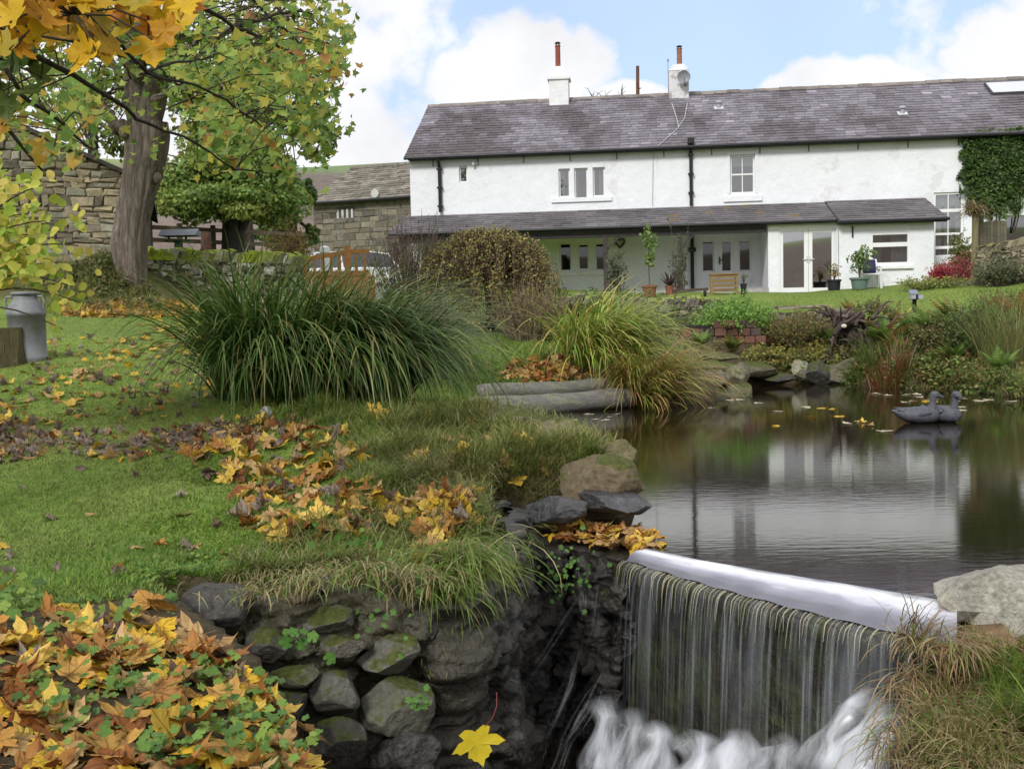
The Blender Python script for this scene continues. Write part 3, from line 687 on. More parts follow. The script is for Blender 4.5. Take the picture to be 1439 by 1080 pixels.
def cottage():
    W1 = -YM
    up3 = [hrect(785, 237, 801, 277, W1), hrect(807, 236, 826, 279, W1), hrect(833, 235, 850, 276, W1)]
    small = hrect(645, 232, 656.5, 256, W1)
    sash = hrect(1026, 217, 1061, 272, W1)
    tall = hrect(1312, 270, 1354, 361, W1)
    dn3 = [hrect(786, 341, 803, 381, W1), hrect(812, 342, 827.5, 379, W1), hrect(836, 341, 850, 380, W1)]
    dr = [hrect(986, 338, 1004, 382, W1), hrect(1009, 337, 1032, 404, W1), hrect(1038, 337, 1056, 381, W1)]
    tiny = hrect(958, 355, 965, 381, W1)
    edge = hrect(1412, 302, 1470, 345, W1)
    z0 = -.5
    mb = MB()
    holed_wall(mb, UL, UR, z0, ZE + .05, YM, up3 + [small, sash, tall] + dn3 + dr + [tiny, edge], .20)
    mb.add([(UL, YM, z0), (UL, 10.2, z0), (UL, 10.2, ZE), (UL, YR, ZR - .06), (UL, YM, ZE + .05)], [(0, 4, 3, 2, 1)])
    mb.add([(UR, YM, z0), (UR, 10.2, z0), (UR, 10.2, ZE), (UR, YR, ZR - .06), (UR, YM, ZE + .05)], [(0, 1, 2, 3, 4)])
    mb.add([(UL, 10.2, z0), (UR, 10.2, z0), (UR, 10.2, ZE), (UL, 10.2, ZE)], [(0, 3, 2, 1)])
    mb.build('wall', M_WHITE, COT)
    # rooms behind the windows
    rb = MB(); rb.box(UL + .3, UR - .3, YM + 1.6, YM + 1.7, z0, ZE, (.10, .095, .09)); rb.box(UL + .3, UR - .3, YM + .25, YM + 1.6, 2.45, 2.55, (.10, .095, .09))
    rb.build('interior', material('interior', None, .9, .3, .8), COT)
    # roof
    ov = .28; sl = (ZR - ZE) / (YR - YM); rf = MB(); ye = YM - ov; ze = ZE + .10 - ov * sl
    dy = YR - ye; dz = dy * sl
    slates(rf, UL - .12, UR, ye, ze, dy, dz, 21, .31, house_slate, 5)
    rf.add([(UL - .12, YR, ze + dz), (UR, YR, ze + dz), (UR, 10.45, ze + .05), (UL - .12, 10.45, ze + .05)], [(0, 1, 2, 3)], (.12, .11, .13))
    roof = rf.build('roof', M_SLATE, COT)
    rg = MB(); r = np.random.default_rng(3); u = UL - .12
    while u < UR:
        w = .46; h = r.uniform(.05, .075); zz = ze + dz + .02 + r.uniform(-.012, .012)
        c = np.array([.21, .185, .17]) * r.uniform(.75, 1.2)
        rg.add([(u + .006, YR - .17, zz - .075), (u + w - .006, YR - .17, zz - .075), (u + w - .006, YR, zz + h), (u + .006, YR, zz + h), (u + .006, YR + .17, zz - .075), (u + w - .006, YR + .17, zz - .075)], [(0, 1, 2, 3), (3, 2, 5, 4), (0, 3, 4), (1, 5, 2)], c); u += w
    rg.build('ridge_tiles', M_STONE, roof)
    gt = MB(); gt.tube([(UL - .12, ye - .05, ze - .04), (UR, ye - .05, ze - .04)], .055, 10); gt.box(UL, UR, ye + .03, YM, ze - .10, ze - .03)
    k = UL + .8
    while k < UR: gt.box(k, k + .025, YM - .03, YM - .005, ze - .30, ze - .1); k += 1.55
    gt.build('gutter', M_BLACK, COT)
    # roof fittings
    def onroof(px, py):
        # intersect the pixel ray with the roof plane
        lo, hi = -YR, -ye
        for _ in range(40):
            w = (lo + hi) / 2; u, z = hp(px, py, w); zr = ze + (-w - ye) * sl
            if z > zr: hi = w
            else: lo = w
        return u, -w, z
    for (px, py) in ((1010, 152), (1268, 160)):
        u, y, z = onroof(px, py); v = MB(); c = (.34, .34, .37)
        v.add([(u - .16, y - .16, z - .16 * sl + .035), (u + .16, y - .16, z - .16 * sl + .035), (u + .16, y + .12, z + .12 * sl + .035), (u - .16, y + .12, z + .12 * sl + .035)], [(0, 1, 2, 3)], (.55, .56, .6))
        v.lathe([(.075, 0), (.075, .16), (.12, .17), (.12, .20), (.07, .26), (.02, .27)], 14, (u, y, z), c); v.build('roof_vent', M_PLAIN, COT)
    a = onroof(1392, 119.5); b = onroof(1394, 135)
    v = MB(); u0, u1 = b[0], b[0] + 1.5
    for (s0, s1, h, col) in ((0, 1, .07, (.25, .26, .28)), ): pass
    def rp(u, y, h): return (u, y - h * .5, ze + (y - ye) * sl + h)
    fr = MB(); fr.add([rp(u0, b[1], .08), rp(u1, b[1], .08), rp(u1, a[1], .08), rp(u0, a[1], .08), rp(u0, b[1], 0), rp(u1, b[1], 0), rp(u1, a[1], 0), rp(u0, a[1], 0)], [(0, 1, 2, 3), (4, 5, 1, 0), (7, 3, 2, 6), (4, 0, 3, 7), (5, 6, 2, 1)], (.06, .06, .07))
    sk = fr.build('skylight', M_PLAIN, COT)
    gp = MB(); gp.add([rp(u0 + .05, b[1] + .05, .092), rp(u1 - .05, b[1] + .05, .092), rp(u1 - .05, a[1] - .05, .092), rp(u0 + .05, a[1] - .05, .092)], [(0, 1, 2, 3)], (.5, .52, .55)); gp.build('pane', material('skylight_glass', (.55, .57, .6), .08, 0, spec=1.0), sk)
    # chimneys
    def chimney(x0, x1, ybase, ytop, w, first):
        ua, zb = hp(x0, ybase, w); ub, zt = hp(x1, ytop, w); zb -= .6; y = -w; d = .62; m = MB()
        m.bevbox(ua, ub, y, y + d, zb, zt, (1, 1, 1), .02)
        cm_ = (ua + ub) / 2; ym = y + d / 2
        if first:
            _, zl = hp(x0, 111, w); m.box(ua - .06, ub + .06, y - .06, y + d + .06, zl - .03, zl + .06); _, ztop = hp(785, 92, w)
            V = [(cm_ + sx * s, ym + sy * s, z) for (s, z) in (((ub - ua) * .43, zl + .05), (.19, ztop)) for (sx, sy) in ((-1, -1), (1, -1), (1, 1), (-1, 1))]
            m.add(V, [(0, 1, 5, 4), (1, 2, 6, 5), (2, 3, 7, 6), (3, 0, 4, 7), (4, 5, 6, 7)]); pz, pt = ztop, hp(785, 57, w)[1]; px_ = hp(783, 80, w)[0]
        else:
            _, zl = hp(x0, 98, w); V = [(cm_ + sx * s, ym + sy * s * .9, z) for (s, z) in (((ub - ua) * .5, zt - .002), (.2, hp(955, 89, w)[1])) for (sx, sy) in ((-1, -1), (1, -1), (1, 1), (-1, 1))]
            m.add(V, [(0, 1, 5, 4), (1, 2, 6, 5), (2, 3, 7, 6), (3, 0, 4, 7), (4, 5, 6, 7)]); pz, pt = hp(955, 89, w)[1], hp(955, 62, w)[1]; px_ = hp(955, 75, w)[0]
        ch = m.build('chimney', material('chimney_render', (.74, .75, .77), .85, .12, 2.0, bump=[(7, .4, .05)], lichen=(((.40, .38, .37), 3.2, .62, .7) if not first else ((.5, .5, .5), 3, .7, .3))) if first else
                     material('chimney_render_worn', (.62, .62, .64), .88, .22, 2.5, bump=[(9, .5, .05)], lichen=((.30, .27, .26), 3.4, .56, .7)), COT)
        p = MB(); h = pt - pz; rr = .095; c = (.24, .075, .05) if first else (.30, .13, .08)
        p.lathe([(rr * 1.1, -.03), (rr, .05), (rr * .96, h * .82), (rr * 1.1, h * .84), (rr * 1.1, h * .88)], 16, (px_, ym, pz), c); pot = p.build('chimney_pot', M_CLAY, ch)
        q = MB(); zc = pz + h * .87
        for k in range(4):
            an = math.pi / 4 + k * math.pi / 2; q.box(px_ + math.cos(an) * rr * .8 - .02, px_ + math.cos(an) * rr * .8 + .02, ym + math.sin(an) * rr * .8 - .02, ym + math.sin(an) * rr * .8 + .02, zc, zc + h * .10)
        q.lathe([(rr * 1.15, h * .095), (rr * 1.15, h * .12), (rr * .5, h * .16)], 14, (px_, ym, zc)); q.build('cowl', M_BLACK, pot)
        l = MB(); l.box(ua - .012, ub + .012, y - .018, y + d + .012, zb, zb + .78, (.20, .21, .25)); l.build('lead_flashing', M_PLAIN, ch)
        return ch, ua, ub, y, zt
    chimney(772, 798.5, 156, 109, -5.72, True)
    ch, ua, ub, y, zt = chimney(940, 968, 146, 98, -5.8, False)
    u, z = hp(961, 109, -5.6); m = MB(); n = 20                       # satellite dish
    V = [(u, 5.62, z)]
    for k in (1, 2, 3, 4):
        rr = .235 * k / 4; V += [(u + rr * math.cos(2 * math.pi * j / n), 5.62 - .10 * (k / 4) ** 2, z + rr * math.sin(2 * math.pi * j / n)) for j in range(n)]
    Fs = [(0, 1 + j, 1 + (j + 1) % n) for j in range(n)] + [(1 + (k - 1) * n + j, 1 + k * n + j, 1 + k * n + (j + 1) % n, 1 + (k - 1) * n + (j + 1) % n) for k in (1, 2, 3) for j in range(n)]
    m.add(V, Fs, (.26, .27, .30)); m.tube([(u, 5.64, z), (u + .03, 5.72, z - .1), (u + .06, 5.80, z - .28)], .022, 6, (.10, .05, .04)); m.tube([(u, 5.53, z - .22), (u + .02, 5.35, z - .06)], .014, 5, (.2, .2, .2)); m.box(u - .03, u + .05, 5.30, 5.38, z - .09, z - .02, (.2, .2, .22)); m.build('satellite_dish', M_PLAIN, ch)
    u, zb_ = hp(939.5, 138, -5.75); zt_ = hp(939, 83, -5.75)[1]; m = MB(); m.tube([(u, 5.75, zb_), (u - .01, 5.75, zt_)], .012, 6, (.25, .25, .27)); m.box(u - .03, u + .03, 5.73, 5.77, zt_ - .1, zt_, (.25, .25, .27)); m.build('aerial', M_PLAIN, ch)
    cb = MB(); L1 = [onroof(*p) for p in ((966, 147), (962, 168), (951, 184), (935, 198), (925, 207))]; L2 = [onroof(*p) for p in ((944, 147), (950, 165), (954, 181))]
    for L_ in (L1, L2): cb.tube([(p[0], p[1] - .03, p[2] + .04) for p in L_], .013, 5, (.5, .5, .5))
    uu, zz = hp(918, 212, -YM + .02); u2, z2 = hp(917, 289, -YM + .02); cb.tube([(L1[-1][0], ye - .06, ze - .02), (uu, YM - .02, zz), (u2, YM - .02, z2)], .012, 5, (.45, .45, .5)); cb.build('cable', M_PLAIN, COT)
    # windows of the main wall
    yw = YM + .13
    for i, r_ in enumerate(up3): window('w', r_, yw, .05, curtain=((.55, .57, .60), [(0, .5, 0), (.72, 1, 0)] if i == 0 else ([(.5, 1, 0), (0, .1, 0)] if i == 2 else [(0, .3, 0)])))
    window('w', small, yw, .045)
    window('w', sash, yw, .06, 2, [(.5, .05)], curtain=((.40, .42, .44), [(0, 1, .72)]))
    window('w', tall, yw - .05, .07, 2, [(.15, .09), (.36, .07), (.72, .10)], curtain=((.46, .48, .50), [(0, .3, 0), (.42, .62, 0), (.78, 1, 0), (0, 1, .8)]))
    window('w', edge, yw, .06, 1, None)
    for i, r_ in enumerate(dn3): window('w', r_, yw, .05, glass=M_SHADEGLASS)
    window('w', dr[0], yw, .05, glass=M_SHADEGLASS); window('w', dr[2], yw, .05, glass=M_SHADEGLASS); window('w', tiny, yw, .03, glass=M_SHADEGLASS)
    a, b, c, d = dr[1]; m = MB()                                      # veranda door
    ga, gb, gc, gd = hrect(1015, 340, 1027, 380, W1)
    holed_wall(m, a, b, c, d, yw - .06, [(ga, gb, gc, gd)], .05); dd = m.build('door', M_TRIM, COT)
    g = MB(); g.add([(ga, yw - .02, gc), (gb, yw - .02, gc), (gb, yw - .02, gd), (ga, yw - .02, gd)], [(0, 1, 2, 3)]); g.build('pane', M_SHADEGLASS, dd)
    g = MB(); u, z = hp(1011.5, 366, W1); g.box(u - .02, u + .02, yw - .10, yw - .06, z - .12, z + .12); g.box(u - .01, u + .10, yw - .13, yw - .10, z, z + .025); g.build('handle', M_BLACK, dd)
    # sills, hood stones
    for (x0, x1, y0, y1) in ((775, 860, 277.5, 283.5), (1017, 1071, 275, 283), (782, 856, 381.5, 387), ):
        a, b, c, d = hrect(x0, y0, x1, y1, W1); s = MB(); s.box(a, b, YM - .06, YM + .1, c, d); s.build('window_sill', M_WHITE, COT)
    a, b, c, d = hrect(1310, 361, 1356, 371, W1); s = MB(); s.box(a, b, YM - .07, YM + .1, c, d); s.build('window_sill', M_WHITE, COT); s = MB()
    for (R_, e) in ((sash, .10),):
        a, b, c, d = R_; s.box(a - e, a - .003, YM - .02, YM + .05, c, d + e); s.box(b + .003, b + e, YM - .02, YM + .05, c, d + e); s.box(a - .003, b + .003, YM - .02, YM + .05, d + .003, d + e)
    s.build('window_surround', M_WHITE, COT)
    # drainpipes
    for (xt, yt, xb, yb, rr, w) in ((617, 222, 619.5, 298, .06, W1), (970.5, 201, 972.5, 289, .055, W1)):
        u, z1 = hp(xt, yt, w + .09); _, z2 = hp(xb, yb, w + .09); p = MB(); p.tube([(u, YM - .32, z1 + .02), (u, YM - .30, z1 - .08), (u, YM - .09, z1 - .3), (u, YM - .09, z2)], rr, 10)
        for k in range(3): p.box(u - .09, u + .09, YM - .16, YM - .01, z1 - .4 - k * .62, z1 - .35 - k * .62)
        if xt > 700: p.box(u - .11, u + .11, YM - .42, YM - .22, z1 - .05, z1 + .12)
        p.build('drainpipe', M_BLACK, COT)
    u, z1 = hp(972.5, 330, -YM + .09); p = MB(); p.tube([(u, YM - .1, z1), (u, YM - .1, -.4)], .06, 10); p.box(u - .12, u + .12, YM - .2, YM - .01, z1 - .55, z1 - .42); p.build('drainpipe', M_BLACK, COT)
    u, z1 = hp(670, 230, -YM); p = MB(); p.box(u - .12, u + .05, YM - .10, YM - .02, z1 - .03, z1 + .03, (.45, .45, .48)); p.box(u - .14, u - .06, YM - .16, YM - .08, z1 - .06, z1 + .05, (.5, .5, .52)); p.build('wall_lamp', M_PLAIN, COT)

    # veranda: lean-to roof, beam, posts
    zt = hp(960, 291, -YM)[1]; zl = hp(860, 320, .2)[1] + .03; uL = hp(546, 325, .2)[0]; uS = hp(1176, 311, .2)[0]; uE = hp(1318, 300, -.6)[0]
    pr = MB(); slates(pr, uL, uS, -.2, zl, YM + .2, zt - zl, 9, .34, porch_slate, 9)
    slates(pr, uS + .02, uE, -.52, zl - .07, YM + .52, zt - zl + .10, 10, .34, porch_slate, 10)
    pr.box(uS + .0, uS + .03, -.5, YM, zl - .1, zl - .06, (.1, .09, .1))
    V = [(uS + .022, -.52, zl - .07), (uS + .022, YM, zt + .03), (uS + .022, YM, zt - .08), (uS + .022, -.2, zl - .06), (uS + .022, -.52, zl - .15)]; pr.add(V, [(0, 1, 2, 3, 4)], (.09, .08, .09))
    lean = pr.build('veranda_roof', M_SLATE, COT)
    g = MB(); g.tube([(uL, -.26, zl - .03), (uS - .05, -.26, zl - .03)], .05, 8); g.tube([(uS + .02, -.58, zl - .10), (uE + .03, -.58, zl - .10)], .05, 8); g.box(uS, uE, -.48, -.30, zl - .17, zl - .08); g.build('gutter', M_BLACK, lean)
    bm_ = MB(); u78 = hp(1078, 350, 0)[0]; bm_.box(uL + .3, u78 - .02, -.08, .10, zl - .30, zl - .07, (.045, .04, .042)); bm_.box(uL + .3, u78 - .02, .1, YM, zl - .06, zl - .03, (.62, .62, .62)); bm_.build('beam', M_WOOD, COT)
    pv = MB(); pv.box(uL, u78, -.45, YM, -.5, .15, (.36, .35, .34)); pv.box(u78, uE, -.6, YM, -.5, -.02, (.22, .21, .2)); pv.build('paved_step', M_STONE, COT)
    for x in (556, 700, 851, 956):
        u = hp(x, 360, .05)[0]; p = MB(); p.box(u - .07, u + .07, -.10, .04, -.5, zl - .28, (.055, .045, .045)); 
        p.beam((u, -.03, zl - .75), (u + .42, -.03, zl - .30), .06, .07, (.055, .045, .045)); p.build('veranda_post', M_WOOD, COT)
    # garden room with french doors, and the block beside it
    u0, u1 = hp(1079.5, 360, 0)[0], hp(1178, 360, 0)[0]; u2, u3 = hp(1184, 360, .25)[0] - .1, hp(1312.5, 360, .25)[0]
    fd = hrect(1095, 318, 1175, 411.5, 0); fd = (fd[0], fd[1], -.02, fd[3])
    wn = hrect(1223, 326, 1279, 372, .25); e = MB()
    holed_wall(e, u0, u2 + .0, -.5, zl - .075, 0, [fd], .16); holed_wall(e, u2, u3, -.5, zl - .15, -.25, [wn], .16)
    e.add([(u0, 0, -.5), (u0, YM, -.5), (u0, YM, zl + .5), (u0, 0, zl - .06)], [(0, 3, 2, 1)]); e.add([(u2, -.25, -.5), (u2, 0, -.5), (u2, 0, zl - .07), (u2, -.25, zl - .12)], [(0, 3, 2, 1)])
    e.add([(u3, -.25, -.5), (u3, YM, -.5), (u3, YM, zt - .1), (u3, -.25, zl - .1)], [(0, 1, 2, 3)])
    a, b, c, d = wn; e.box(a - .05, b + .08, -.33, -.25, c - .12, c - .03)
    e.build('garden_room_wall', M_WHITE, COT)
    i_ = MB(); i_.box(u0 + .05, u3 - .05, YM - .25, YM - .15, -.5, zl + .3, (.16, .155, .15)); i_.box(u0 + .02, u3 - .1, .2, YM - .25, -.06, -.03, (.14, .13, .12)); i_.box(u2 - .05, u2 + .05, 0.02, YM - .2, -.5, zl, (.16, .155, .15)); i_.build('interior', MATS['interior'], COT)
    a, b, c, d = fd; mid = hp(1136.3, 360, 0)[0]
    f = MB(); f.box(a, a + .05, .03, .13, c, d); f.box(b - .05, b, .03, .13, c, d); f.box(a + .05, b - .05, .032, .13, d - .05, d); f.build('door_frame', M_TRIM, COT)
    for (x0, x1, gx0, gx1, hs) in ((a + .055, mid - .004, 1098.7, 1130.3, 1), (mid + .004, b - .055, 1142, 1173, -1)):
        ga, gb, gc, gd = hrect(gx0, 326, gx1, 404, 0); ga = max(ga, x0 + .07); gb = min(gb, x1 - .07); m = MB(); holed_wall(m, x0, x1, c + .02, d - .055, .05, [(ga, gb, gc, gd)], .05)
        o = m.build('french_door', M_TRIM, COT)
        g = MB(); g.add([(ga, .08, gc), (gb, .08, gc), (gb, .08, gd), (ga, .08, gd)], [(0, 1, 2, 3)]); g.build('pane', M_DOORGLASS, o)
        hx, hz = (x1 - .035 if hs > 0 else x0 + .035), hp(1136, 364, 0)[1]; g = MB(); g.box(hx - .018, hx + .018, .03, .05, hz - .10, hz + .10, (.6, .6, .6)); g.box(min(hx, hx - hs * .13), max(hx, hx - hs * .13), -.01, .015, hz - .012, hz + .012, (.6, .6, .6)); g.box(hx - .012, hx + .012, -.01, .03, hz - .012, hz + .012, (.6, .6, .6)); g.build('handle', M_PLAIN, o)
    window('w', wn, -.25 + .06, .075, 1, [(.62, .13)], curtain=((.25, .25, .25), [(.12, .3, 0), (.55, .95, 0)]), proud=.02)
    u, z = hp(1198, 320, .25); m = MB(); m.box(u - .02, u + .02, -.30, -.25, z - .28, z + .05); m.build('drain_stub', M_BLACK, COT)
cottage()

# ivy on the right end of the cottage
def leaf_cloud(centers, radii, n, size, cols, seed, flat=0.0, tilt=None):
    """many small folded leaves about cluster centres; returns V, F, C"""
    r = np.random.default_rng(seed); centers = np.asarray(centers, float); radii = np.asarray(radii, float)
    k = r.integers(0, len(centers), n); d = r.normal(size=(n, 3)); d /= np.linalg.norm(d, axis=1)[:, None]; d *= r.uniform(0.25, 1, (n, 1)) ** .45
    P = centers[k] + d * radii[k]
    S = size * r.uniform(.6, 1.35, n)
    nrm = d * .5 + r.normal(size=(n, 3)) * .6 + np.array([0, -.25, .45]) if tilt is None else r.normal(size=(n, 3)) * .45 + np.array(tilt)
    nrm /= np.linalg.norm(nrm, axis=1)[:, None]
    cols = np.asarray(cols, float); ci = r.integers(0, len(cols), len(centers)); mix = np.where(r.uniform(size=n) < .6, ci[k], r.integers(0, len(cols), n))
    C = cols[mix] * r.uniform(.65, 1.35, (n, 1))
    return leaf_quads(P, nrm, S, C, r)
def leaf_quads(P, nrm, S, C, r, shape=None, curl=.25):
    n = len(P); a = np.cross(nrm, r.normal(size=(n, 3))); a /= np.linalg.norm(a, axis=1)[:, None] + 1e-9; b = np.cross(nrm, a)
    T = np.array([(0, -.5, 0), (.32, -.05, curl * .3), (0, .55, -.05), (-.32, -.05, curl * .3)]) if shape is None else shape[0]
    Fs = np.array([(0, 1, 2), (0, 2, 3)]) if shape is None else shape[1]
    m = len(T); V = P[:, None] + S[:, None, None] * (T[None, :, 0, None] * a[:, None] + T[None, :, 1, None] * b[:, None] + T[None, :, 2, None] * nrm[:, None])
    Fa = (np.arange(n)[:, None, None] * m + Fs[None]).reshape(-1, Fs.shape[1])
    return V.reshape(-1, 3), Fa, np.repeat(C, m, 0)
def cat(parts):
    V, Fa, C, o = [], [], [], 0
    for v, f, c in parts: V.append(v); Fa.append(f + o); C.append(c); o += len(v)
    return np.concatenate(V), np.concatenate(Fa), np.concatenate(C)
def ivy():
    root = empty('ivy', HO + HU * 8.5 - HN * YM, 'dense green ivy mat climbing the right end of white wall', 'climber'); o3 = np.array(root.location); cen, rad = [], []
    for k in range(240):
        px, py = in_poly_px(1, [(1354, 190), (1445, 184), (1470, 250), (1440, 280), (1420, 296), (1402, 308), (1378, 300), (1360, 280), (1352, 270)])[0]
        u, z = hp(px, py, -YM); cen.append(HO + HU * u + HN * (-YM + U(.05, .22)) + (0, 0, z) - o3); rad.append((.22, .1, .22))
    V, Fa, C = leaf_cloud(cen, rad, 9000, .10, [(.05, .10, .018), (.08, .15, .03), (.035, .07, .015), (.11, .17, .045)], 31, tilt=-HN * -.0 + HN * .9 + np.array([0, 0, .4]))
    link('foliage', fast_mesh('ivy_foliage', V, Fa, C), M_LEAF, root)
    s = MB()
    for k in range(14):
        x = U(1362, 1430); u, z = hp(x, 300, -YM); p = [HO + HU * (u + .1 * math.sin(q + k)) + HN * (-YM + .03) + (0, 0, z - .6 + q * .45) - o3 for q in range(6)]; s.tube(p, .02, 5)
    s.build('stem', M_TWIG, root)
ivy()
# ------------------------------------------------------------------ stone buildings and dry stone walls
def stone_face(mb, P0, P1, zb, zt, out, cols, ch=(.16, .26), ln=(.22, .55), depth=.05, rough=.012, seed=1, holes=(), zbf=None, ztf=None, skew=0.0):
    """coursed stones on a vertical face from P0 to P1 (xy); zbf/ztf: bottom and top z along 0..1"""
    r = np.random.default_rng(seed); P0 = np.array(P0, float)[:2]; P1 = np.array(P1, float)[:2]; d = P1 - P0; Ln = np.linalg.norm(d); d /= Ln; o = np.array(out, float)[:2]; o /= np.linalg.norm(o)
    W3 = lambda s, z, h: (P0[0] + d[0] * s + o[0] * h, P0[1] + d[1] * s + o[1] * h, z)
    cols = np.asarray(cols, float); z = zb
    while z < zt:
        h = min(r.uniform(*ch), zt - z + .02); s = -r.uniform(0, ln[0])
        while s < Ln:
            w = r.uniform(*ln) * (.7 + h * 1.6); a, b = max(s, 0) + .003, min(s + w, Ln) - .003; s += w
            if b - a < .04: continue
            sm = (a + b) / 2 / Ln; c0, c1 = z + .003, z + h - .003
            if ztf is not None:
                t = ztf(sm)
                if c0 > t - .05: continue
                c1 = min(c1, t)
            if zbf is not None and c1 < zbf(sm): continue
            if any(hh[0] < (a + b) / 2 < hh[1] and hh[2] < (c0 + c1) / 2 < hh[3] for hh in holes): continue
            j = lambda k=rough: r.uniform(-k, k) * 1.5; dd = depth * r.uniform(.6, 1.25); bv = min(.03, (b - a) * .2, (c1 - c0) * .25)
            q = [(a + j() , c0 + j()), (b + j(), c0 + j()), (b + j(), c1 + j()), (a + j(), c1 + j())]
            cx, cz = (a + b) / 2, (c0 + c1) / 2; V = []
            for (hgt, ins) in ((0, 0), (dd * .55, 0), (dd, bv)):
                for (x, zz) in q: V.append(W3(x + math.copysign(ins, cx - x), zz + math.copysign(ins, cz - zz), hgt + (j(rough * .6) if hgt else 0)))
            Fs = []
            for k in (0, 4): Fs += [(k + i, k + (i + 1) % 4, k + 4 + (i + 1) % 4, k + 4 + i) for i in range(4)]
            Fs.append((8, 9, 10, 11)); c = cols[r.integers(0, len(cols))] * r.uniform(.7, 1.3)
            mb.add(V, Fs, c)
        z += h
    n = 24; V = []                                                     # mortar / core behind
    for i in range(n + 1):
        s = i / n; V += [W3(s * Ln, zb if zbf is None else min(zbf(s), zt), 0.002), W3(s * Ln, zt if ztf is None else ztf(s), 0.002)]
    mb.add(V, [(2 * i, 2 * i + 2, 2 * i + 3, 2 * i + 1) for i in range(n)], cols.mean(0) * .5)

STC = [(.28, .235, .155), (.22, .19, .135), (.33, .28, .19), (.17, .15, .11), (.26, .25, .19)]
def left_barn():
    a = np.array(at(205, 330, 23.2)[:2]); b = np.array(at(-190, 330, 21.6)[:2]); root = empty('stone_barn', (*(a + b) / 2, 2.3), 'old stone barn with plain gable wall beside the big tree trunk', 'barn'); m = MB(); zb = 1.6
    lo = at(165, 241, 23.1)[2]; hi = at(20, 176, 22.5)[2]; pa, pb = (a, b); L_ = np.linalg.norm(b - a)
    s1 = np.linalg.norm(np.array(at(165, 241, 23.1)[:2]) - a) / L_; s2 = np.linalg.norm(np.array(at(20, 176, 22.5)[:2]) - a) / L_; g = (hi - lo) / (s2 - s1); zt = lambda s: lo + (min(s, 1.2 - s if s > .6 else s) - s1) * g
    nrm = np.array([-(b - a)[1], (b - a)[0]]); nrm *= np.sign(nrm @ (-a)); nrm /= np.linalg.norm(nrm); o = np.array(root.location)
    stone_face(m, a - o[:2], b - o[:2], zb - o[2], zt(.6) - o[2] + .3, nrm, STC, (.10, .23), (.14, .46), .05, .02, 11, ztf=lambda s: zt(s) - o[2])
    V = []
    for q in (0, 9.0):
        for s in (0, .6, 1.0): p = a + (b - a) * s - nrm * (q + .03); V.append((p[0] - o[0], p[1] - o[1], zt(s) - o[2] - .05)); V.append((p[0] - o[0], p[1] - o[1], zb - o[2]))
    m.add(V, [(0, 6, 7, 1), (4, 5, 11, 10), (0, 1, 3, 2), (2, 3, 5, 4), (6, 8, 9, 7), (8, 10, 11, 9)], (.10, .09, .07)); m.build('wall', M_STONE, root)
    rm = MB()
    for (s0, s1_) in ((-.03, .6), (.6, 1.03)):
        p, q = a + (b - a) * s0, a + (b - a) * s1_; z0, z1 = zt(s0), zt(s1_)
        V = [(*(pp + nrm * e - o[:2]), z - o[2] + h) for h in (0.0, .09) for (pp, z, e) in ((p, z0, .1), (q, z1, .1), (q, z1, -9.2), (p, z0, -9.2))]
        rm.add(V, [(4, 5, 6, 7), (0, 1, 5, 4), (0, 4, 7, 3), (3, 7, 6, 2), (1, 2, 6, 5)], (.075, .065, .055))
    rm.build('roof', M_STONE, root)
left_barn()

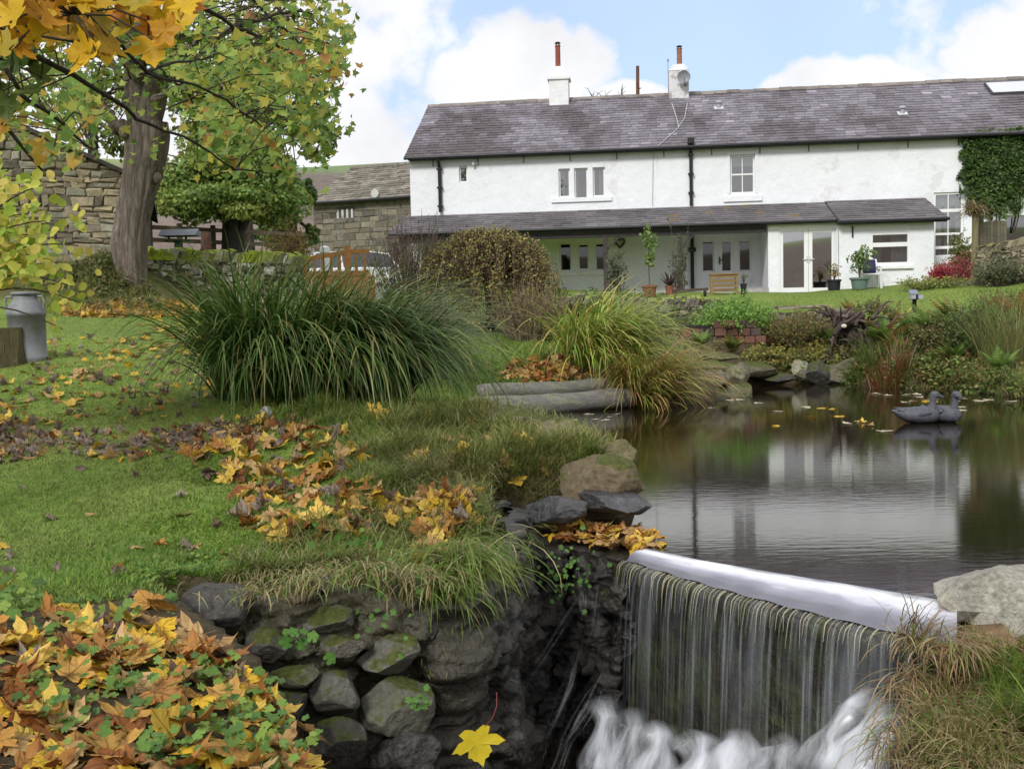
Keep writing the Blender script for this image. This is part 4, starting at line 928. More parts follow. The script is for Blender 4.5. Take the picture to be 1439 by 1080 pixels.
def far_house():
    Y0 = 52.0; c = at(441, 300, Y0); d = at(640, 300, Y0 - 2.8); u = (d - c)[:2]; L_ = np.linalg.norm(u); u /= L_; n = np.array([u[1], -u[0]]); zb = 1.8
    root = empty('stone_farmhouse', (c[0], c[1], zb), 'distant stone farmhouse with mossy slab roof and four small white lights', 'house', rz=math.atan2(u[1], u[0])); m = MB(); ze = at(445, 283, Y0)[2] - zb; zr = at(490, 240, Y0 + 4)[2] - zb
    SC2 = [(.17, .15, .115), (.13, .115, .09), (.20, .18, .14), (.15, .14, .12)]; k = Y0 / F
    hx0, hx1 = (476 - 441) * k, (506 - 441) * k; hz0, hz1 = at(490, 308, Y0)[2] - zb, at(490, 296, Y0)[2] - zb
    stone_face(m, (0, 0), (L_, 0), -.5, ze, (0, -1), SC2, (.2, .34), (.3, .8), .05, .015, 21, holes=[(hx0 - .1, hx1 + .1, hz0 - .05, hz1 + .1)])
    m.add([(0, 0, -.5), (0, 8, -.5), (0, 8, ze), (0, 4, zr), (0, 0, ze)], [(0, 4, 3, 2, 1)], (.14, .125, .1)); m.add([(L_, 0, -.5), (L_, 8, -.5), (L_, 8, ze), (L_, 4, zr), (L_, 0, ze)], [(0, 1, 2, 3, 4)], (.14, .125, .1)); m.build('wall', M_STONE, root)
    rf = MB(); slates(rf, -.2, L_ + .2, -.3, ze - .1, 4.3, zr - ze + .12, 15, .5, lambda a, s, r: np.array([.20, .18, .15]) * r.uniform(.6, 1.35), 22, .035)
    rf.add([(-.2, 4, zr), (L_ + .2, 4, zr), (L_ + .2, 8.3, ze), (-.2, 8.3, ze)], [(0, 1, 2, 3)], (.15, .14, .12)); rf.tube([(-.2, 4, zr + .05), (L_ + .2, 4, zr + .05)], .14, 8, (.16, .145, .12)); rf.build('roof', material('stone_slabs', None, .92, .3, 3, bump=[(12, .5, .03)], lichen=((.36, .36, .33), 5, .58, .7)), root)
    g = MB(); g.tube([(-.2, -.38, ze - .14), (L_, -.38, ze - .14)], .07, 8); g.build('gutter', M_BLACK, root)
    w = (hx1 - hx0) / 4
    for i in range(4):
        x = hx0 + w * i; f = MB()
        for (p, q, r_, s) in ((x + .08, x + .17, hz0, hz1), (x + w - .17, x + w - .08, hz0, hz1)): f.box(p, q, -.03, .06, r_, s)
        f.box(x + .17, x + w - .17, -.028, .06, hz0, hz0 + .09); f.box(x + .17, x + w - .17, -.028, .06, hz1 - .09, hz1); f.box(x + .17, x + w - .17, -.02, .05, (hz0 + hz1) / 2 - .03, (hz0 + hz1) / 2 + .03); o = f.build('window', M_TRIM, root)
        p = MB(); p.box(x + .1, x + w - .1, .03, .05, hz0 + .02, hz1 - .02, (.02, .02, .025)); p.build('pane', material('dark_glass', (.02, .022, .026), .06, 0, spec=.8), o)
    s = MB(); zs = at(540, 277, Y0)[2] - zb; s.lathe([(.02, 0), (.15, .04), (.2, .09)], 16, (0, 0, 0), (.5, .5, .5)); V = np.array(s.v); V = np.stack([V[:, 0] + (545 - 441) * k, -.35 - V[:, 2], V[:, 1] + zs], 1); s.v = [tuple(v) for v in V]; s.tube([((545 - 441) * k, -.3, zs), ((545 - 441) * k, 0, zs)], .03, 6, (.3, .3, .3)); s.build('satellite_dish', M_PLAIN, root)
    p = MB(); p.box((430 - 441 + 24) * k, (446 - 441 + 24) * k, -.03, .1, 0, 1.7); p.box((470 - 441) * k, (500 - 441) * k, -.03, .1, .4, 2.2); p.build('doorway', M_BLACK, root)
far_house()

def dry_wall(name, label, pts, height, thick, seed, cols, top_moss=True, cope=True, ch=(.10, .20), ln=(.12, .36), zfun=None, group=None, top=None):
    """a free-standing dry stone wall along xy points; height: metres or a function of 0..1"""
    pts = resample(np.array(pts, float), 12); o = np.array([*pts[6], gz(*pts[6])]); root = empty(name, o, label, 'wall', group); m = MB(); cp = MB(); H = (lambda s: height) if not callable(height) else height
    n = len(pts)
    if top is not None: ks = [top(i / (n - 1)) - gz(*pts[i]) for i in range(n)]; H = lambda s: float(np.interp(s, np.linspace(0, 1, n), ks))
    for i in range(n - 1):
        a, b = pts[i], pts[i + 1]; d = (b - a) / np.linalg.norm(b - a); nn = np.array([d[1], -d[0]]); nn *= np.sign(nn @ (-(a + b) / 2)); s = i / (n - 1)
        zb = min(gz(*a), gz(*b)) - .25 if zfun is None else zfun(s); z0, z1 = gz(*a) + H(s), gz(*b) + H((i + 1) / (n - 1))
        stone_face(m, a + nn * thick / 2 - o[:2], b + nn * thick / 2 - o[:2], zb - o[2], max(z0, z1) - o[2], nn, cols, ch, ln, .07, .025, seed + i, ztf=lambda t: z0 + (z1 - z0) * t - o[2])
        V = [(*(p + nn * e - o[:2]), z - o[2]) for e in (thick / 2, -thick / 2) for (p, z) in ((a, zb), (b, zb), (b, z1), (a, z0))]
        m.add(V, [(4, 7, 6, 5), (3, 2, 6, 7), (0, 3, 7, 4), (1, 5, 6, 2)], np.array(cols).mean(0) * .6)
        if cope:
            L_ = np.linalg.norm(b - a); t = 0; r = np.random.default_rng(seed + 50 + i)
            while t < L_:
                w = r.uniform(.07, .16); h = r.uniform(.16, .27); p = a + d * (t + w / 2); z = z0 + (z1 - z0) * t / L_ - .02; ln_ = r.uniform(.05, .14)
                c = np.array(cols[r.integers(0, len(cols))]) * r.uniform(.6, 1.1); V = []
                for (e, hh) in ((thick / 2 + .06, h * r.uniform(.6, .9)), (-thick / 2 - .06, h * r.uniform(.6, .9))):
                    for (q, zz) in ((-w / 2, 0), (w / 2, 0), (w / 2 + ln_, hh), (-w / 2 + ln_, hh)): V.append((*(p + d * (q + r.uniform(-.01, .01)) + nn * e - o[:2]), z + zz - o[2]))
                V += [(*(p + d * (q + ln_) - o[:2]), z + h - o[2]) for q in (-w / 2, w / 2)]
                cp.add(V, [(0, 1, 2, 3), (4, 7, 6, 5), (3, 2, 9, 8), (8, 9, 6, 7), (0, 3, 8, 7, 4), (1, 5, 6, 9, 2)], c); t += w
    m.build('wall_body', M_DRYSTONE, root)
    if cope: cp.build('cope_stones', material('mossy_cope' if top_moss else 'bare_cope', None, .92, .3, 5, bump=[(14, .7, .03)], lichen=((.33, .34, .3), 8, .6, .5), moss=((.24, .30, .02), 1.3, .85 if top_moss else 1.9)), root)
    return root
GREYS = [(.22, .21, .15), (.30, .29, .23), (.15, .14, .09), (.10, .095, .06), (.44, .44, .38), (.20, .20, .11)]
dry_wall('dry_stone_wall', 'dry stone garden wall with bright moss along its top', [at(200, 400, 19.6)[:2], at(300, 400, 20.3)[:2], at(420, 400, 21.3)[:2]], lambda s: 1.0, .42, 100, GREYS, True, True, (.06, .16), (.07, .30), top=lambda s: at(200 + 220 * s, 352 + 8 * s, 19.6 + 1.7 * s)[2] - .16)
BANKC = [(.14, .125, .095), (.20, .185, .15), (.10, .09, .07), (.09, .085, .06)]
dry_wall('retaining_wall', 'low mossy stone wall holding the terrace below the flower pots', [at(790, 440, 25.6)[:2], at(900, 440, 25.4)[:2], at(1005, 440, 25.2)[:2]], lambda s: (at(900, 419, 25.4)[2] - gz(*at(900, 440, 25.4)[:2])) - .2, .5, 140, BANKC, False, True)
dry_wall('retaining_wall', 'rough stone retaining wall under the lawn edge with flat slab on top', [at(1083, 470, 23.6)[:2], at(1140, 470, 23.2)[:2], at(1200, 470, 23.0)[:2]], lambda s: at(1140, 437, 23.3)[2] - gz(*at(1140, 470, 23.3)[:2]), .5, 170, BANKC, False, False, (.10, .2), (.15, .4))
dry_wall('dry_stone_wall', 'dry stone wall rising at the right behind the red flowers', [at(1376, 375, 29.5)[:2], at(1439, 375, 28.6)[:2], at(1520, 375, 27.5)[:2]], lambda s: .80 + .4 * s, .45, 200, [(.24, .21, .14), (.18, .16, .11), (.30, .26, .18)], False, True)
def slab(name, label, px0, px1, py, Y, dy, th, col, cat_='stone'):
    a, b = at(px0, py, Y), at(px1, py, Y); m = MB(); o = (a + b) / 2; L_ = (b - a)[0]
    bm_ = bmesh.new(); bmesh.ops.create_cube(bm_, size=1); bmesh.ops.subdivide_edges(bm_, edges=bm_.edges[:], cuts=3, use_grid_fill=True)
    for v in bm_.verts:
        n = mnoise.noise_vector(v.co * 2.3 + Vector(o)); v.co = Vector((v.co.x * L_ + n.x * .05, v.co.y * dy + n.y * .06, v.co.z * th + n.z * .02))
    bm_.verts.index_update(); m.add([v.co[:] for v in bm_.verts], [tuple(v.index for v in f.verts) for f in bm_.faces], col); bm_.free()
    r = m.build(name, M_BARE, None); r.location = tuple(o); tag(r, label, cat_); return r
slab('flagstone', 'pale flat flagstone lying on the lawn edge by the root stump', 1158, 1192, 437, 23.0, .6, .09, (.33, .29, .24))
slab('flagstone', 'long thin mossy flagstone capping the retaining wall below the french doors', 1088, 1160, 431.5, 23.4, .6, .07, (.24, .22, .15))

# ------------------------------------------------------------------ trees
def limb(mb, p0, p1, r0, r1, seed, n=9, bend=.12, col=(.10, .085, .07), sides=8):
    r = np.random.default_rng(seed); p0 = np.array(p0, float); p1 = np.array(p1, float); L_ = np.linalg.norm(p1 - p0); t = np.linspace(0, 1, n)
    off = np.cumsum(r.normal(size=(n, 3)), 0) * L_ * bend / n; off -= off[-1] * t[:, None]; off[:, 2] += L_ * bend * .4 * np.sin(t * math.pi)
    pts = p0 + (p1 - p0) * t[:, None] + off; mb.tube(pts, r0 + (r1 - r0) * t ** .8, sides, col, True, .06); return pts
# a low-polygon maple leaf for tree crowns, and a fine one for near leaves
HALF = [(0, 0), (.10, -.07), (.27, -.13), (.46, -.05), (.40, .05), (.36, .15), (.56, .20), (.80, .42), (.64, .45), (.58, .54), (.48, .50), (.31, .47), (.36, .66), (.25, .70), (.23, .82), (.12, .84), (0, 1.06)]
def maple_shape(fine=True, curl=.3, seed=0):
    half = HALF if fine else [HALF[i] for i in (0, 3, 5, 7, 11, 13, 16)]
    out = half + [(-x, y) for x, y in half[-2:0:-1]]; n = len(out); r = np.random.default_rng(seed); c = (0, .36); V = []; tipness = []
    def z(x, y): return curl * (x * x * 1.1 + .55 * (y - .4) ** 2 * (1 if y > .4 else .6)) + .06 * curl * math.sin(6 * x + seed) - .10 * curl * abs(math.cos(3.0 * math.atan2(x, y - .1)))
    rings = (.5, 1.0) if fine else (1.0,)
    V.append((c[0], c[1], 0)); tipness.append(.4)
    for k in rings:
        for (x, y) in out:
            jx, jy = (r.normal(size=2) * .015 * k if fine else (0, 0)); X, Y_ = c[0] + (x - c[0]) * k + jx, c[1] + (y - c[1]) * k + jy
            V.append((X, Y_, z(X, Y_) + (r.normal() * .03 * curl if fine else 0))); tipness.append(min(1, math.hypot(x, y - .36) * 1.2) * k)
    Fs = [(0, 1 + i, 1 + (i + 1) % n) for i in range(n)]
    if fine: Fs += [f for i in range(n) for f in ((1 + i, 1 + n + i, 1 + n + (i + 1) % n), (1 + i, 1 + n + (i + 1) % n, 1 + (i + 1) % n))]
    V = np.array(V); V[:, 1] -= .05; return V, np.array(Fs), np.array(tipness)
LOWMAPLE = maple_shape(False, .35)
def big_tree():
    root = empty('sycamore_tree', (*at(190, 405, 18.6)[:2], 1.9), 'big old sycamore with thick gnarled leaning trunk beside the stone barn', 'tree'); o = np.array(root.location); m = MB(); Y = 18.8; k = Y / F
    P = lambda px, py, dY=0.0: at(px, py, Y + dY) - o
    bc = (.205, .168, .145)
    path = [(187, 425, 22), (187, 400, 21), (186, 375, 22), (184, 345, 25), (187, 310, 24), (192, 280, 24), (198, 245, 26), (204, 212, 28), (206, 190, 29), (205, 172, 28)]
    pts = resample(np.array([[*P(x, y), r * k] for x, y, r in path]), 60)
    V = []; nn = 80
    for i, q in enumerate(pts):
        for j in range(nn):
            a = 2 * math.pi * j / nn; d = np.array([math.cos(a), math.sin(a), 0]); w = mnoise.noise(Vector((d[0] * 1.3, d[1] * 1.3, q[2] * .7))) * .16 + mnoise.noise(Vector((d[0] * 3.5, d[1] * 3.5, q[2] * .5))) * .10 + mnoise.noise(Vector((d[0] * 9, d[1] * 9, q[2] * .5 + 7))) * .06 - .075 * abs(math.sin(a * 13 + 2.5 * mnoise.noise(Vector((d[0] * 2, d[1] * 2, q[2] * 1.3))))) ** .6 * (.6 + .8 * mnoise.noise(Vector((d[0] * 5, d[1] * 5, q[2] * 1.6 + 3))))
            V.append(q[:3] + d * q[3] * (1 + w))
    Fs = [(i * nn + j, i * nn + (j + 1) % nn, (i + 1) * nn + (j + 1) % nn, (i + 1) * nn + j) for i in range(59) for j in range(nn)]
    m.add(V, Fs, bc)
    # burrs and the buttress root
    for (x, y, r, dy) in ((173, 390, 9, -.15), (178, 398, 7, -.25), (220, 250, 7, -.1), (172, 178, 9, -.1), (176, 186, 8, -.2)):
        c = P(x, y, dy); m.ell(c, (r * k * 1.1, r * k, r * k * 1.2), bc)
    # limbs
    tips = []
    for i, (x0, y0, x1, y1, dY, r0, r1) in enumerate([(204, 185, 190, 90, .3, .30, .20), (190, 92, 170, -60, .5, .20, .12), (190, 95, 215, -90, -.6, .17, .10), (207, 180, 238, 80, -.3, .26, .17), (238, 82, 300, -70, -1.0, .17, .10), (236, 90, 250, -90, .8, .15, .09),
                         (170, 182, 120, 120, 1.2, .12, .05), (122, 121, 60, 70, 1.8, .06, .025), (180, 150, 130, 40, 2, .10, .04), (238, 100, 330, 40, -1.4, .10, .05), (330, 40, 420, 20, -1.6, .06, .02), (215, 140, 290, 130, -2, .08, .03), (290, 130, 380, 150, -2.4, .04, .015), (300, -60, 420, -60, -2.0, .08, .03), (260, 50, 340, 90, 1.5, .06, .02),
                         (195, 110, 110, 10, -1.5, .09, .03), (170, -50, 60, -120, 0, .1, .03), (215, -80, 200, -200, 0, .1, .03), (250, -80, 330, -200, 0, .1, .03)]):
        l = limb(m, P(x0, y0, 0 if i < 1 or i == 3 else dY * .4), P(x1, y1, dY), r0, r1, 300 + i, col=bc); tips += list(l[4:])
    m.build('trunk', M_BARK, root, True)
    tw = MB(); r = np.random.default_rng(4); cen = []
    for t in tips:
        for q in range(2):
            e = t + r.normal(size=3) * np.array([.75, .7, .55]); limb(tw, t, e, .022, .006, int(r.integers(1e6)), 5, .2, sides=4); cen.append(e)
    tw.build('twigs', M_TWIG, root)
    # crown: the outline of the photo's foliage at 19 m, each clump at its own depth
    for (x, y, rx, ry, n) in ((60, 60, 110, 90, 60), (190, 40, 90, 70, 40), (330, 60, 110, 80, 70), (420, 60, 65, 70, 50), (120, 150, 60, 50, 22), (300, 170, 60, 50, 18), (440, 190, 35, 35, 12), (300, -110, 220, 90, 90), (80, -110, 180, 90, 60)):
        for q in range(n): a = r.uniform(0, 6.28); s = r.uniform() ** .5; cen.append(P(x + rx * s * math.cos(a), y + ry * s * math.sin(a), r.uniform(-2.2, 2.2)))
    cols = [(.16, .26, .05), (.23, .31, .06), (.31, .35, .07), (.12, .21, .04), (.40, .36, .05), (.32, .18, .04)]
    wts = np.array([.28, .26, .18, .16, .09, .03]); rr = np.random.default_rng(41); n = 5600; cen = np.array(cen); ci = rr.choice(6, len(cen), p=wts)
    ki = rr.integers(0, len(cen), n); Pn = cen[ki] + rr.normal(size=(n, 3)) * .24; nr = rr.normal(size=(n, 3)) * .6 + (0, -.6, .55); nr /= np.linalg.norm(nr, axis=1)[:, None]
    C = np.array(cols)[np.where(rr.uniform(size=n) < .65, ci[ki], rr.choice(6, n, p=wts))] * rr.uniform(.7, 1.3, (n, 1))
    V, Fa, C = leaf_quads(Pn, nr, rr.uniform(.07, .14, n), C, rr, LOWMAPLE)
    link('crown', fast_mesh('sycamore_crown', V, Fa, C), M_LEAF, root)
big_tree()

def leafy_tree(name, label, base, trunk_r, blobs, n, size, cols, seed, group=None, trunk_top=None, bark=(.06, .05, .045), shape=None, spread=.3, cat_='tree', mat=None):
    """blobs: (center xyz, radii xyz, weight) world; leaf clumps on and inside the blobs, limbs reach into them"""
    r = np.random.default_rng(seed); base = np.array(base, float); root = empty(name, base, label, cat_, group); m = MB(); top = np.array(trunk_top if trunk_top is not None else np.mean([b[0] for b in blobs], 0), float)
    spine = limb(m, (0, 0, -.3), top - base, trunk_r * 1.15, trunk_r * .45, seed, 10, .05, bark, 10)
    for i, (c, rad, w) in enumerate(blobs):
        s = spine[int(r.integers(3, 10))]; e = np.array(c) - base; l = limb(m, s, e, trunk_r * .4, trunk_r * .1, seed + i + 1, 7, .15, bark, 6)
        for q in range(4): limb(m, l[int(r.integers(3, 7))], e + r.normal(size=3) * np.array(rad) * .6, trunk_r * .14, trunk_r * .03, seed + 50 + i * 7 + q, 5, .2, bark, 4)
    m.build('trunk', material('tree_bark', None, .9, .3, 6, bump=[(12, .8, .04)]), root, True)
    cen, rads = [], []; tot = sum(b[2] for b in blobs)
    for (c, rad, w) in blobs:
        k = max(4, int(40 * w / tot * len(blobs) ** .5)); d = r.normal(size=(k, 3)); d /= np.linalg.norm(d, axis=1)[:, None]; d *= r.uniform(.3, 1, (k, 1)) ** .5
        for q in d: cen.append(np.array(c) - base + q * np.array(rad)); rads.append(np.array(rad) * spread * r.uniform(.6, 1.3))
    if shape is None: V, Fa, C = leaf_cloud(cen, rads, n, size, cols, seed + 5)
    else:
        ki = r.integers(0, len(cen), n); P = np.array(cen)[ki] + r.normal(size=(n, 3)) * .5 * np.array(rads)[ki]; nr = r.normal(size=(n, 3)) * .6 + (0, -.5, .5); nr /= np.linalg.norm(nr, axis=1)[:, None]
        ci = r.integers(0, len(cols), len(cen)); C = np.array(cols)[np.where(r.uniform(size=n) < .6, ci[ki], r.integers(0, len(cols), n))] * r.uniform(.7, 1.3, (n, 1)); V, Fa, C = leaf_quads(P, nr, size * r.uniform(.6, 1.3, n), C, r, shape)
    link('crown', fast_mesh(name + '_crown', V, Fa, C), mat or M_LEAF, root); return root
def blob(px, py, Y, rx, ry, w=1.0, rd=None):
    k = Y / F; return (at(px, py, Y), (rx * k, (rd if rd is not None else rx) * k, ry * k), w)
G1 = [(.18, .29, .07), (.22, .34, .08), (.14, .24, .06), (.28, .35, .08)]
leafy_tree('yew_tree', 'bushy bright green tree with dark trunk behind the mossy wall', (*at(326, 345, 31)[:2], 1.9), .42, [blob(*b) for b in ((290, 245, 31, 60, 45), (350, 235, 31, 60, 50), (380, 265, 31, 42, 38), (248, 275, 31, 34, 34), (310, 280, 30, 60, 24), (365, 285, 31, 40, 22), (320, 190, 32, 55, 50), (290, 150, 32, 50, 45), (370, 180, 32, 40, 45), (340, 120, 33, 45, 40))], 42000, .13, G1 + [(.28, .32, .07), (.20, .27, .06)], 500, spread=.62)
leafy_tree('bushy_tree', 'dull green bushy tree left of the distant farmhouse', (*at(412, 345, 42)[:2], 1.9), .3, [blob(*b) for b in ((410, 290, 42, 34, 38), (388, 300, 41, 30, 40), (425, 270, 42, 20, 22), (440, 330, 42, 10, 12), (400, 335, 42, 40, 14))], 7000, .19, [(.09, .16, .05), (.12, .2, .06), (.15, .18, .05)], 520, spread=.34)
leafy_tree('thin_tree', 'slender half bare tree with yellowing leaves behind the barn roof', (*at(130, 300, 34)[:2], 2.2), .2, [blob(*b) for b in ((120, 160, 34, 40, 40), (150, 130, 34, 30, 35), (90, 120, 35, 50, 40), (160, 190, 34, 22, 25))], 900, .2, [(.12, .17, .035), (.2, .2, .04), (.1, .14, .03)], 540, trunk_top=at(132, 120, 34), spread=.5)
leafy_tree('thin_tree', 'sparse tall tree whose leafy fringe shows right of the big crown', (*at(345, 345, 38)[:2], 1.9), .28, [blob(*b) for b in ((395, 130, 38, 55, 50), (430, 80, 38, 50, 45), (350, 90, 38, 50, 60), (440, 190, 38, 30, 32))], 3800, .2, [(.08, .145, .03), (.12, .18, .035), (.18, .2, .04)], 560, trunk_top=at(340, 60, 38), spread=.42)

def overhang_tree():
    """the tree standing left of the camera whose branches reach over the lawn"""
    bx = np.array([-4.6, 3.4]); root = empty('maple_tree', (*bx, gz(*bx)), 'maple at the left edge whose yellow and green branches hang over the lawn', 'tree'); o = np.array(root.location); m = MB(); bc = (.06, .05, .042)
    limb(m, (0, 0, -.2), (-.2, .5, 4.8), .30, .16, 601, 12, .04, bc, 12)
    P = lambda px, py, Y: at(px, py, Y) - o
    Br = [(P(-700, -250, 4.3), P(10, 60, 4.4), .04, .014), (P(10, 60, 4.4), P(190, 165, 5.4), .014, .009), (P(190, 165, 5.4), P(330, 238, 6.4), .009, .005), (P(100, 10, 4.6), P(205, 100, 5.6), .012, .009), (P(205, 100, 5.6), P(370, 180, 7.4), .009, .005),
          (P(-200, -90, 4.2), P(255, 35, 4.3), .012, .004), (P(-200, 20, 4.0), P(160, 72, 4.2), .010, .004), (P(-100, -140, 4.3), P(270, -10, 4.3), .012, .004), (P(-150, 30, 4.4), P(60, 110, 4.6), .008, .003),
          (P(-500, -350, 4.8), P(60, -90, 4.8), .05, .024), (P(60, -90, 4.8), P(330, 40, 7.0), .024, .012), (P(330, 40, 7), P(450, 110, 8.6), .012, .005), (P(-200, -200, 5), P(30, 130, 5.6), .03, .012), (P(30, 130, 5.6), P(130, 210, 6.4), .012, .005), (P(60, -90, 4.8), P(240, -10, 4.4), .03, .01), (P(10, 60, 4.4), P(100, 20, 4.0), .02, .006),
          (P(330, 40, 7), P(440, 20, 8.4), .018, .006), (P(240, -60, 6), P(420, 60, 8.8), .02, .006), (P(-60, 100, 5.4), P(60, 240, 5.8), .02, .006), (P(205, 100, 5.6), P(300, 80, 6.6), .012, .005), (P(-700, -250, 4.3), np.array((-.15, .4, 4.4)), .06, .1), (P(-500, -350, 4.8), np.array((-.18, .45, 4.6)), .07, .12), (P(330, 238, 6.4), P(392, 246, 7.4), .007, .003), (P(370, 180, 7.4), P(470, 150, 8.6), .006, .003)]
    pts = []
    for i, (a, b, r0, r1) in enumerate(Br):
        l = limb(m, a, b, r0, r1, 620 + i, 12, .06, bc, 6); pts.append(l)
    m.build('trunk', M_BARK, root, True)
    r = np.random.default_rng(65); Ps, S, C, tw = [], [], [], MB(); Pf, Sf, Cf = [], [], []
    GR = [(.17, .28, .05), (.24, .33, .06), (.13, .22, .045), (.36, .38, .07)]; YE = [(.55, .33, .015), (.62, .40, .02), (.50, .24, .015), (.40, .30, .02), (.55, .20, .02)]
    def near(px, py): return px < 265 and py < 125
    for (poly, n, Yr, cols, fine, sz) in [
        ([(-60, -60), (290, -60), (265, 20), (250, 62), (190, 62), (160, 75), (140, 95), (90, 78), (40, 75), (-60, 82)], 120, (3.7, 4.9), YE, True, (.085, .135)),
        ([(-60, -40), (140, -40), (130, 60), (60, 60), (-60, 80)], 24, (4.2, 5.2), [(.10, .16, .02), (.16, .2, .025), (.42, .33, .02)], True, (.09, .14)),
        ([(-60, 60), (40, 75), (60, 110), (30, 140), (-60, 140)], 12, (4.2, 5.0), [(.06, .11, .02), (.10, .15, .02)], True, (.10, .14)),
        ([(-60, 140), (10, 160), (14, 190), (-60, 210)], 9, (4.4, 5.4), [(.42, .20, .02), (.5, .3, .02)], True, (.10, .15)),
        ([(170, -40), (480, -40), (495, 60), (470, 150), (420, 190), (330, 150), (240, 110), (190, 60)], 640, (6.2, 9.8), GR + [(.44, .40, .06)], False, (.05, .085)),
        ([(230, 60), (400, 60), (470, 160), (440, 200), (330, 210), (250, 160)], 300, (6.2, 9.4), GR, False, (.05, .085)),
        ([(280, 150), (330, 160), (420, 225), (440, 215), (400, 260), (330, 250), (290, 220)], 110, (6.4, 8.6), GR + [(.36, .34, .05), (.32, .18, .04)], False, (.05, .09)),
        ([(-40, 60), (110, 100), (150, 160), (110, 230), (60, 230), (-40, 160)], 260, (5.6, 8.2), GR + [(.4, .26, .04)], False, (.055, .095)),
        ([(330, 20), (480, 40), (480, 120), (400, 130)], 40, (7, 8.6), [(.34, .17, .05), (.42, .32, .04)], False, (.07, .11)),
        ([(440, 150), (478, 140), (476, 195), (455, 215)], 44, (7.6, 8.8), GR, False, (.055, .09))]:
        q = in_poly_px(n, poly)
        for (x, y) in q:
            p = P(x, y, r.uniform(*Yr)); s = r.uniform(*sz); c = np.array(cols[r.integers(0, len(cols))]) * r.uniform(.75, 1.25)
            (Pf if fine else Ps).append(p); (Sf if fine else S).append(s); (Cf if fine else C).append(c)
            allp = np.concatenate(pts); d = np.linalg.norm(allp - p, axis=1); b = allp[d.argmin()]
            if d.min() < (.4 if fine else 1.3) and (fine or (r.uniform() < .14 and d.min() < .7)): tw.tube([b, (b + p) / 2 + (0, 0, .04), p], .0035 if fine else .004, 4)
    tw.build('twigs', M_TWIG, root)
    def hang(n, seed):
        rr = np.random.default_rng(seed); nr = rr.normal(size=(n, 3)) * .5 + (0, -.9, .45); return nr / np.linalg.norm(nr, axis=1)[:, None], rr
    parts = []
    nr, rr = hang(len(Ps), 3); parts.append(leaf_quads(np.array(Ps), nr, np.array(S) * .85, np.array(C), rr, LOWMAPLE))
    Pf, Sf, Cf = np.array(Pf), np.array(Sf), np.array(Cf)
    for v in range(5):
        k = np.arange(len(Pf)) % 5 == v; nr, rr = hang(k.sum(), 20 + v); sh = maple_shape(True, rr.uniform(.15, .6), v + 1); nl = len(sh[0])
        V, Fa, Cc = leaf_quads(Pf[k], nr, Sf[k], Cf[k], rr, sh); tip = np.tile(sh[2], k.sum())[:, None]; Cc = Cc * (.82 + .3 * tip) ; parts.append((V, Fa, Cc))
    V, Fa, C = cat(parts); link('foliage', fast_mesh('maple_foliage', V, Fa, C), M_LEAF, root)
overhang_tree()
def left_shrub():
    b = np.array(at(-170, 500, 8.3)[:2]); root = empty('hazel_shrub', (*b, gz(*b)), 'shrub with round lime yellow leaves hanging over the milk churn', 'shrub'); o = np.array(root.location); m = MB(); r = np.random.default_rng(71); Ps, C = [], []
    P = lambda px, py, Y: at(px, py, Y) - o; S = []
    tips = [(20, 235, 8.0), (60, 260, 7.8), (75, 310, 7.6), (110, 345, 7.5), (95, 400, 7.4), (30, 370, 7.6), (112, 425, 7.5), (0, 290, 8.2), (-30, 240, 8.4), (40, 330, 8.4), (-60, 330, 8), (88, 462, 7.5), (-50, 400, 7.8), (20, 290, 8.0), (55, 360, 7.6), (5, 350, 7.8), (40, 300, 7.7), (-20, 330, 7.8), (-90, 260, 8.4), (-100, 380, 8)]
    for i, t in enumerate(tips):
        e = P(*t); s = np.array((r.normal() * .1, r.normal() * .1, 0)); mid = s * .7 + e * .3 + (0, 0, 1.25); pts = [s * (1 - q) ** 2 + 2 * mid * q * (1 - q) + e * q * q for q in np.linspace(0, 1, 14)]; m.tube(pts, np.linspace(.018, .004, 14), 5)
        for q in range(66):
            k = r.uniform(.62, 1.03); j = min(12, int(k * 13)); p = pts[j] + r.normal(size=3) * .15 * np.array([1, 1, .9]); q2 = RMn.T @ (p + o - CAM)
            if q2[0] / -q2[2] * F + 719.5 < 72 and 540 - q2[1] / -q2[2] * F > 402: continue
            Ps.append(p); S.append(r.uniform(.05, .10))
            C.append(np.array([(.52, .54, .09), (.62, .58, .12), (.38, .46, .07), (.66, .54, .13), (.27, .38, .05)][r.integers(0, 5)]) * r.uniform(.8, 1.2))
    m.build('stem', M_TWIG, root)
    T = np.array([(0, -.5, 0), (.28, -.36, .05), (.42, -.02, .09), (.26, .36, .05), (0, .55, -.04), (-.26, .36, .05), (-.42, -.02, .09), (-.28, -.36, .05), (0, 0, 0)]); Fs = np.array([(8, i, (i + 1) % 8) for i in range(8)])
    n = len(Ps); nr = r.normal(size=(n, 3)) * .5 + (.1, -.8, .4); nr /= np.linalg.norm(nr, axis=1)[:, None]; V, Fa, C = leaf_quads(np.array(Ps), nr, np.array(S), np.array(C), r, (T, Fs)); link('foliage', fast_mesh('hazel_foliage', V, Fa, C), M_LEAF, root)
left_shrub()
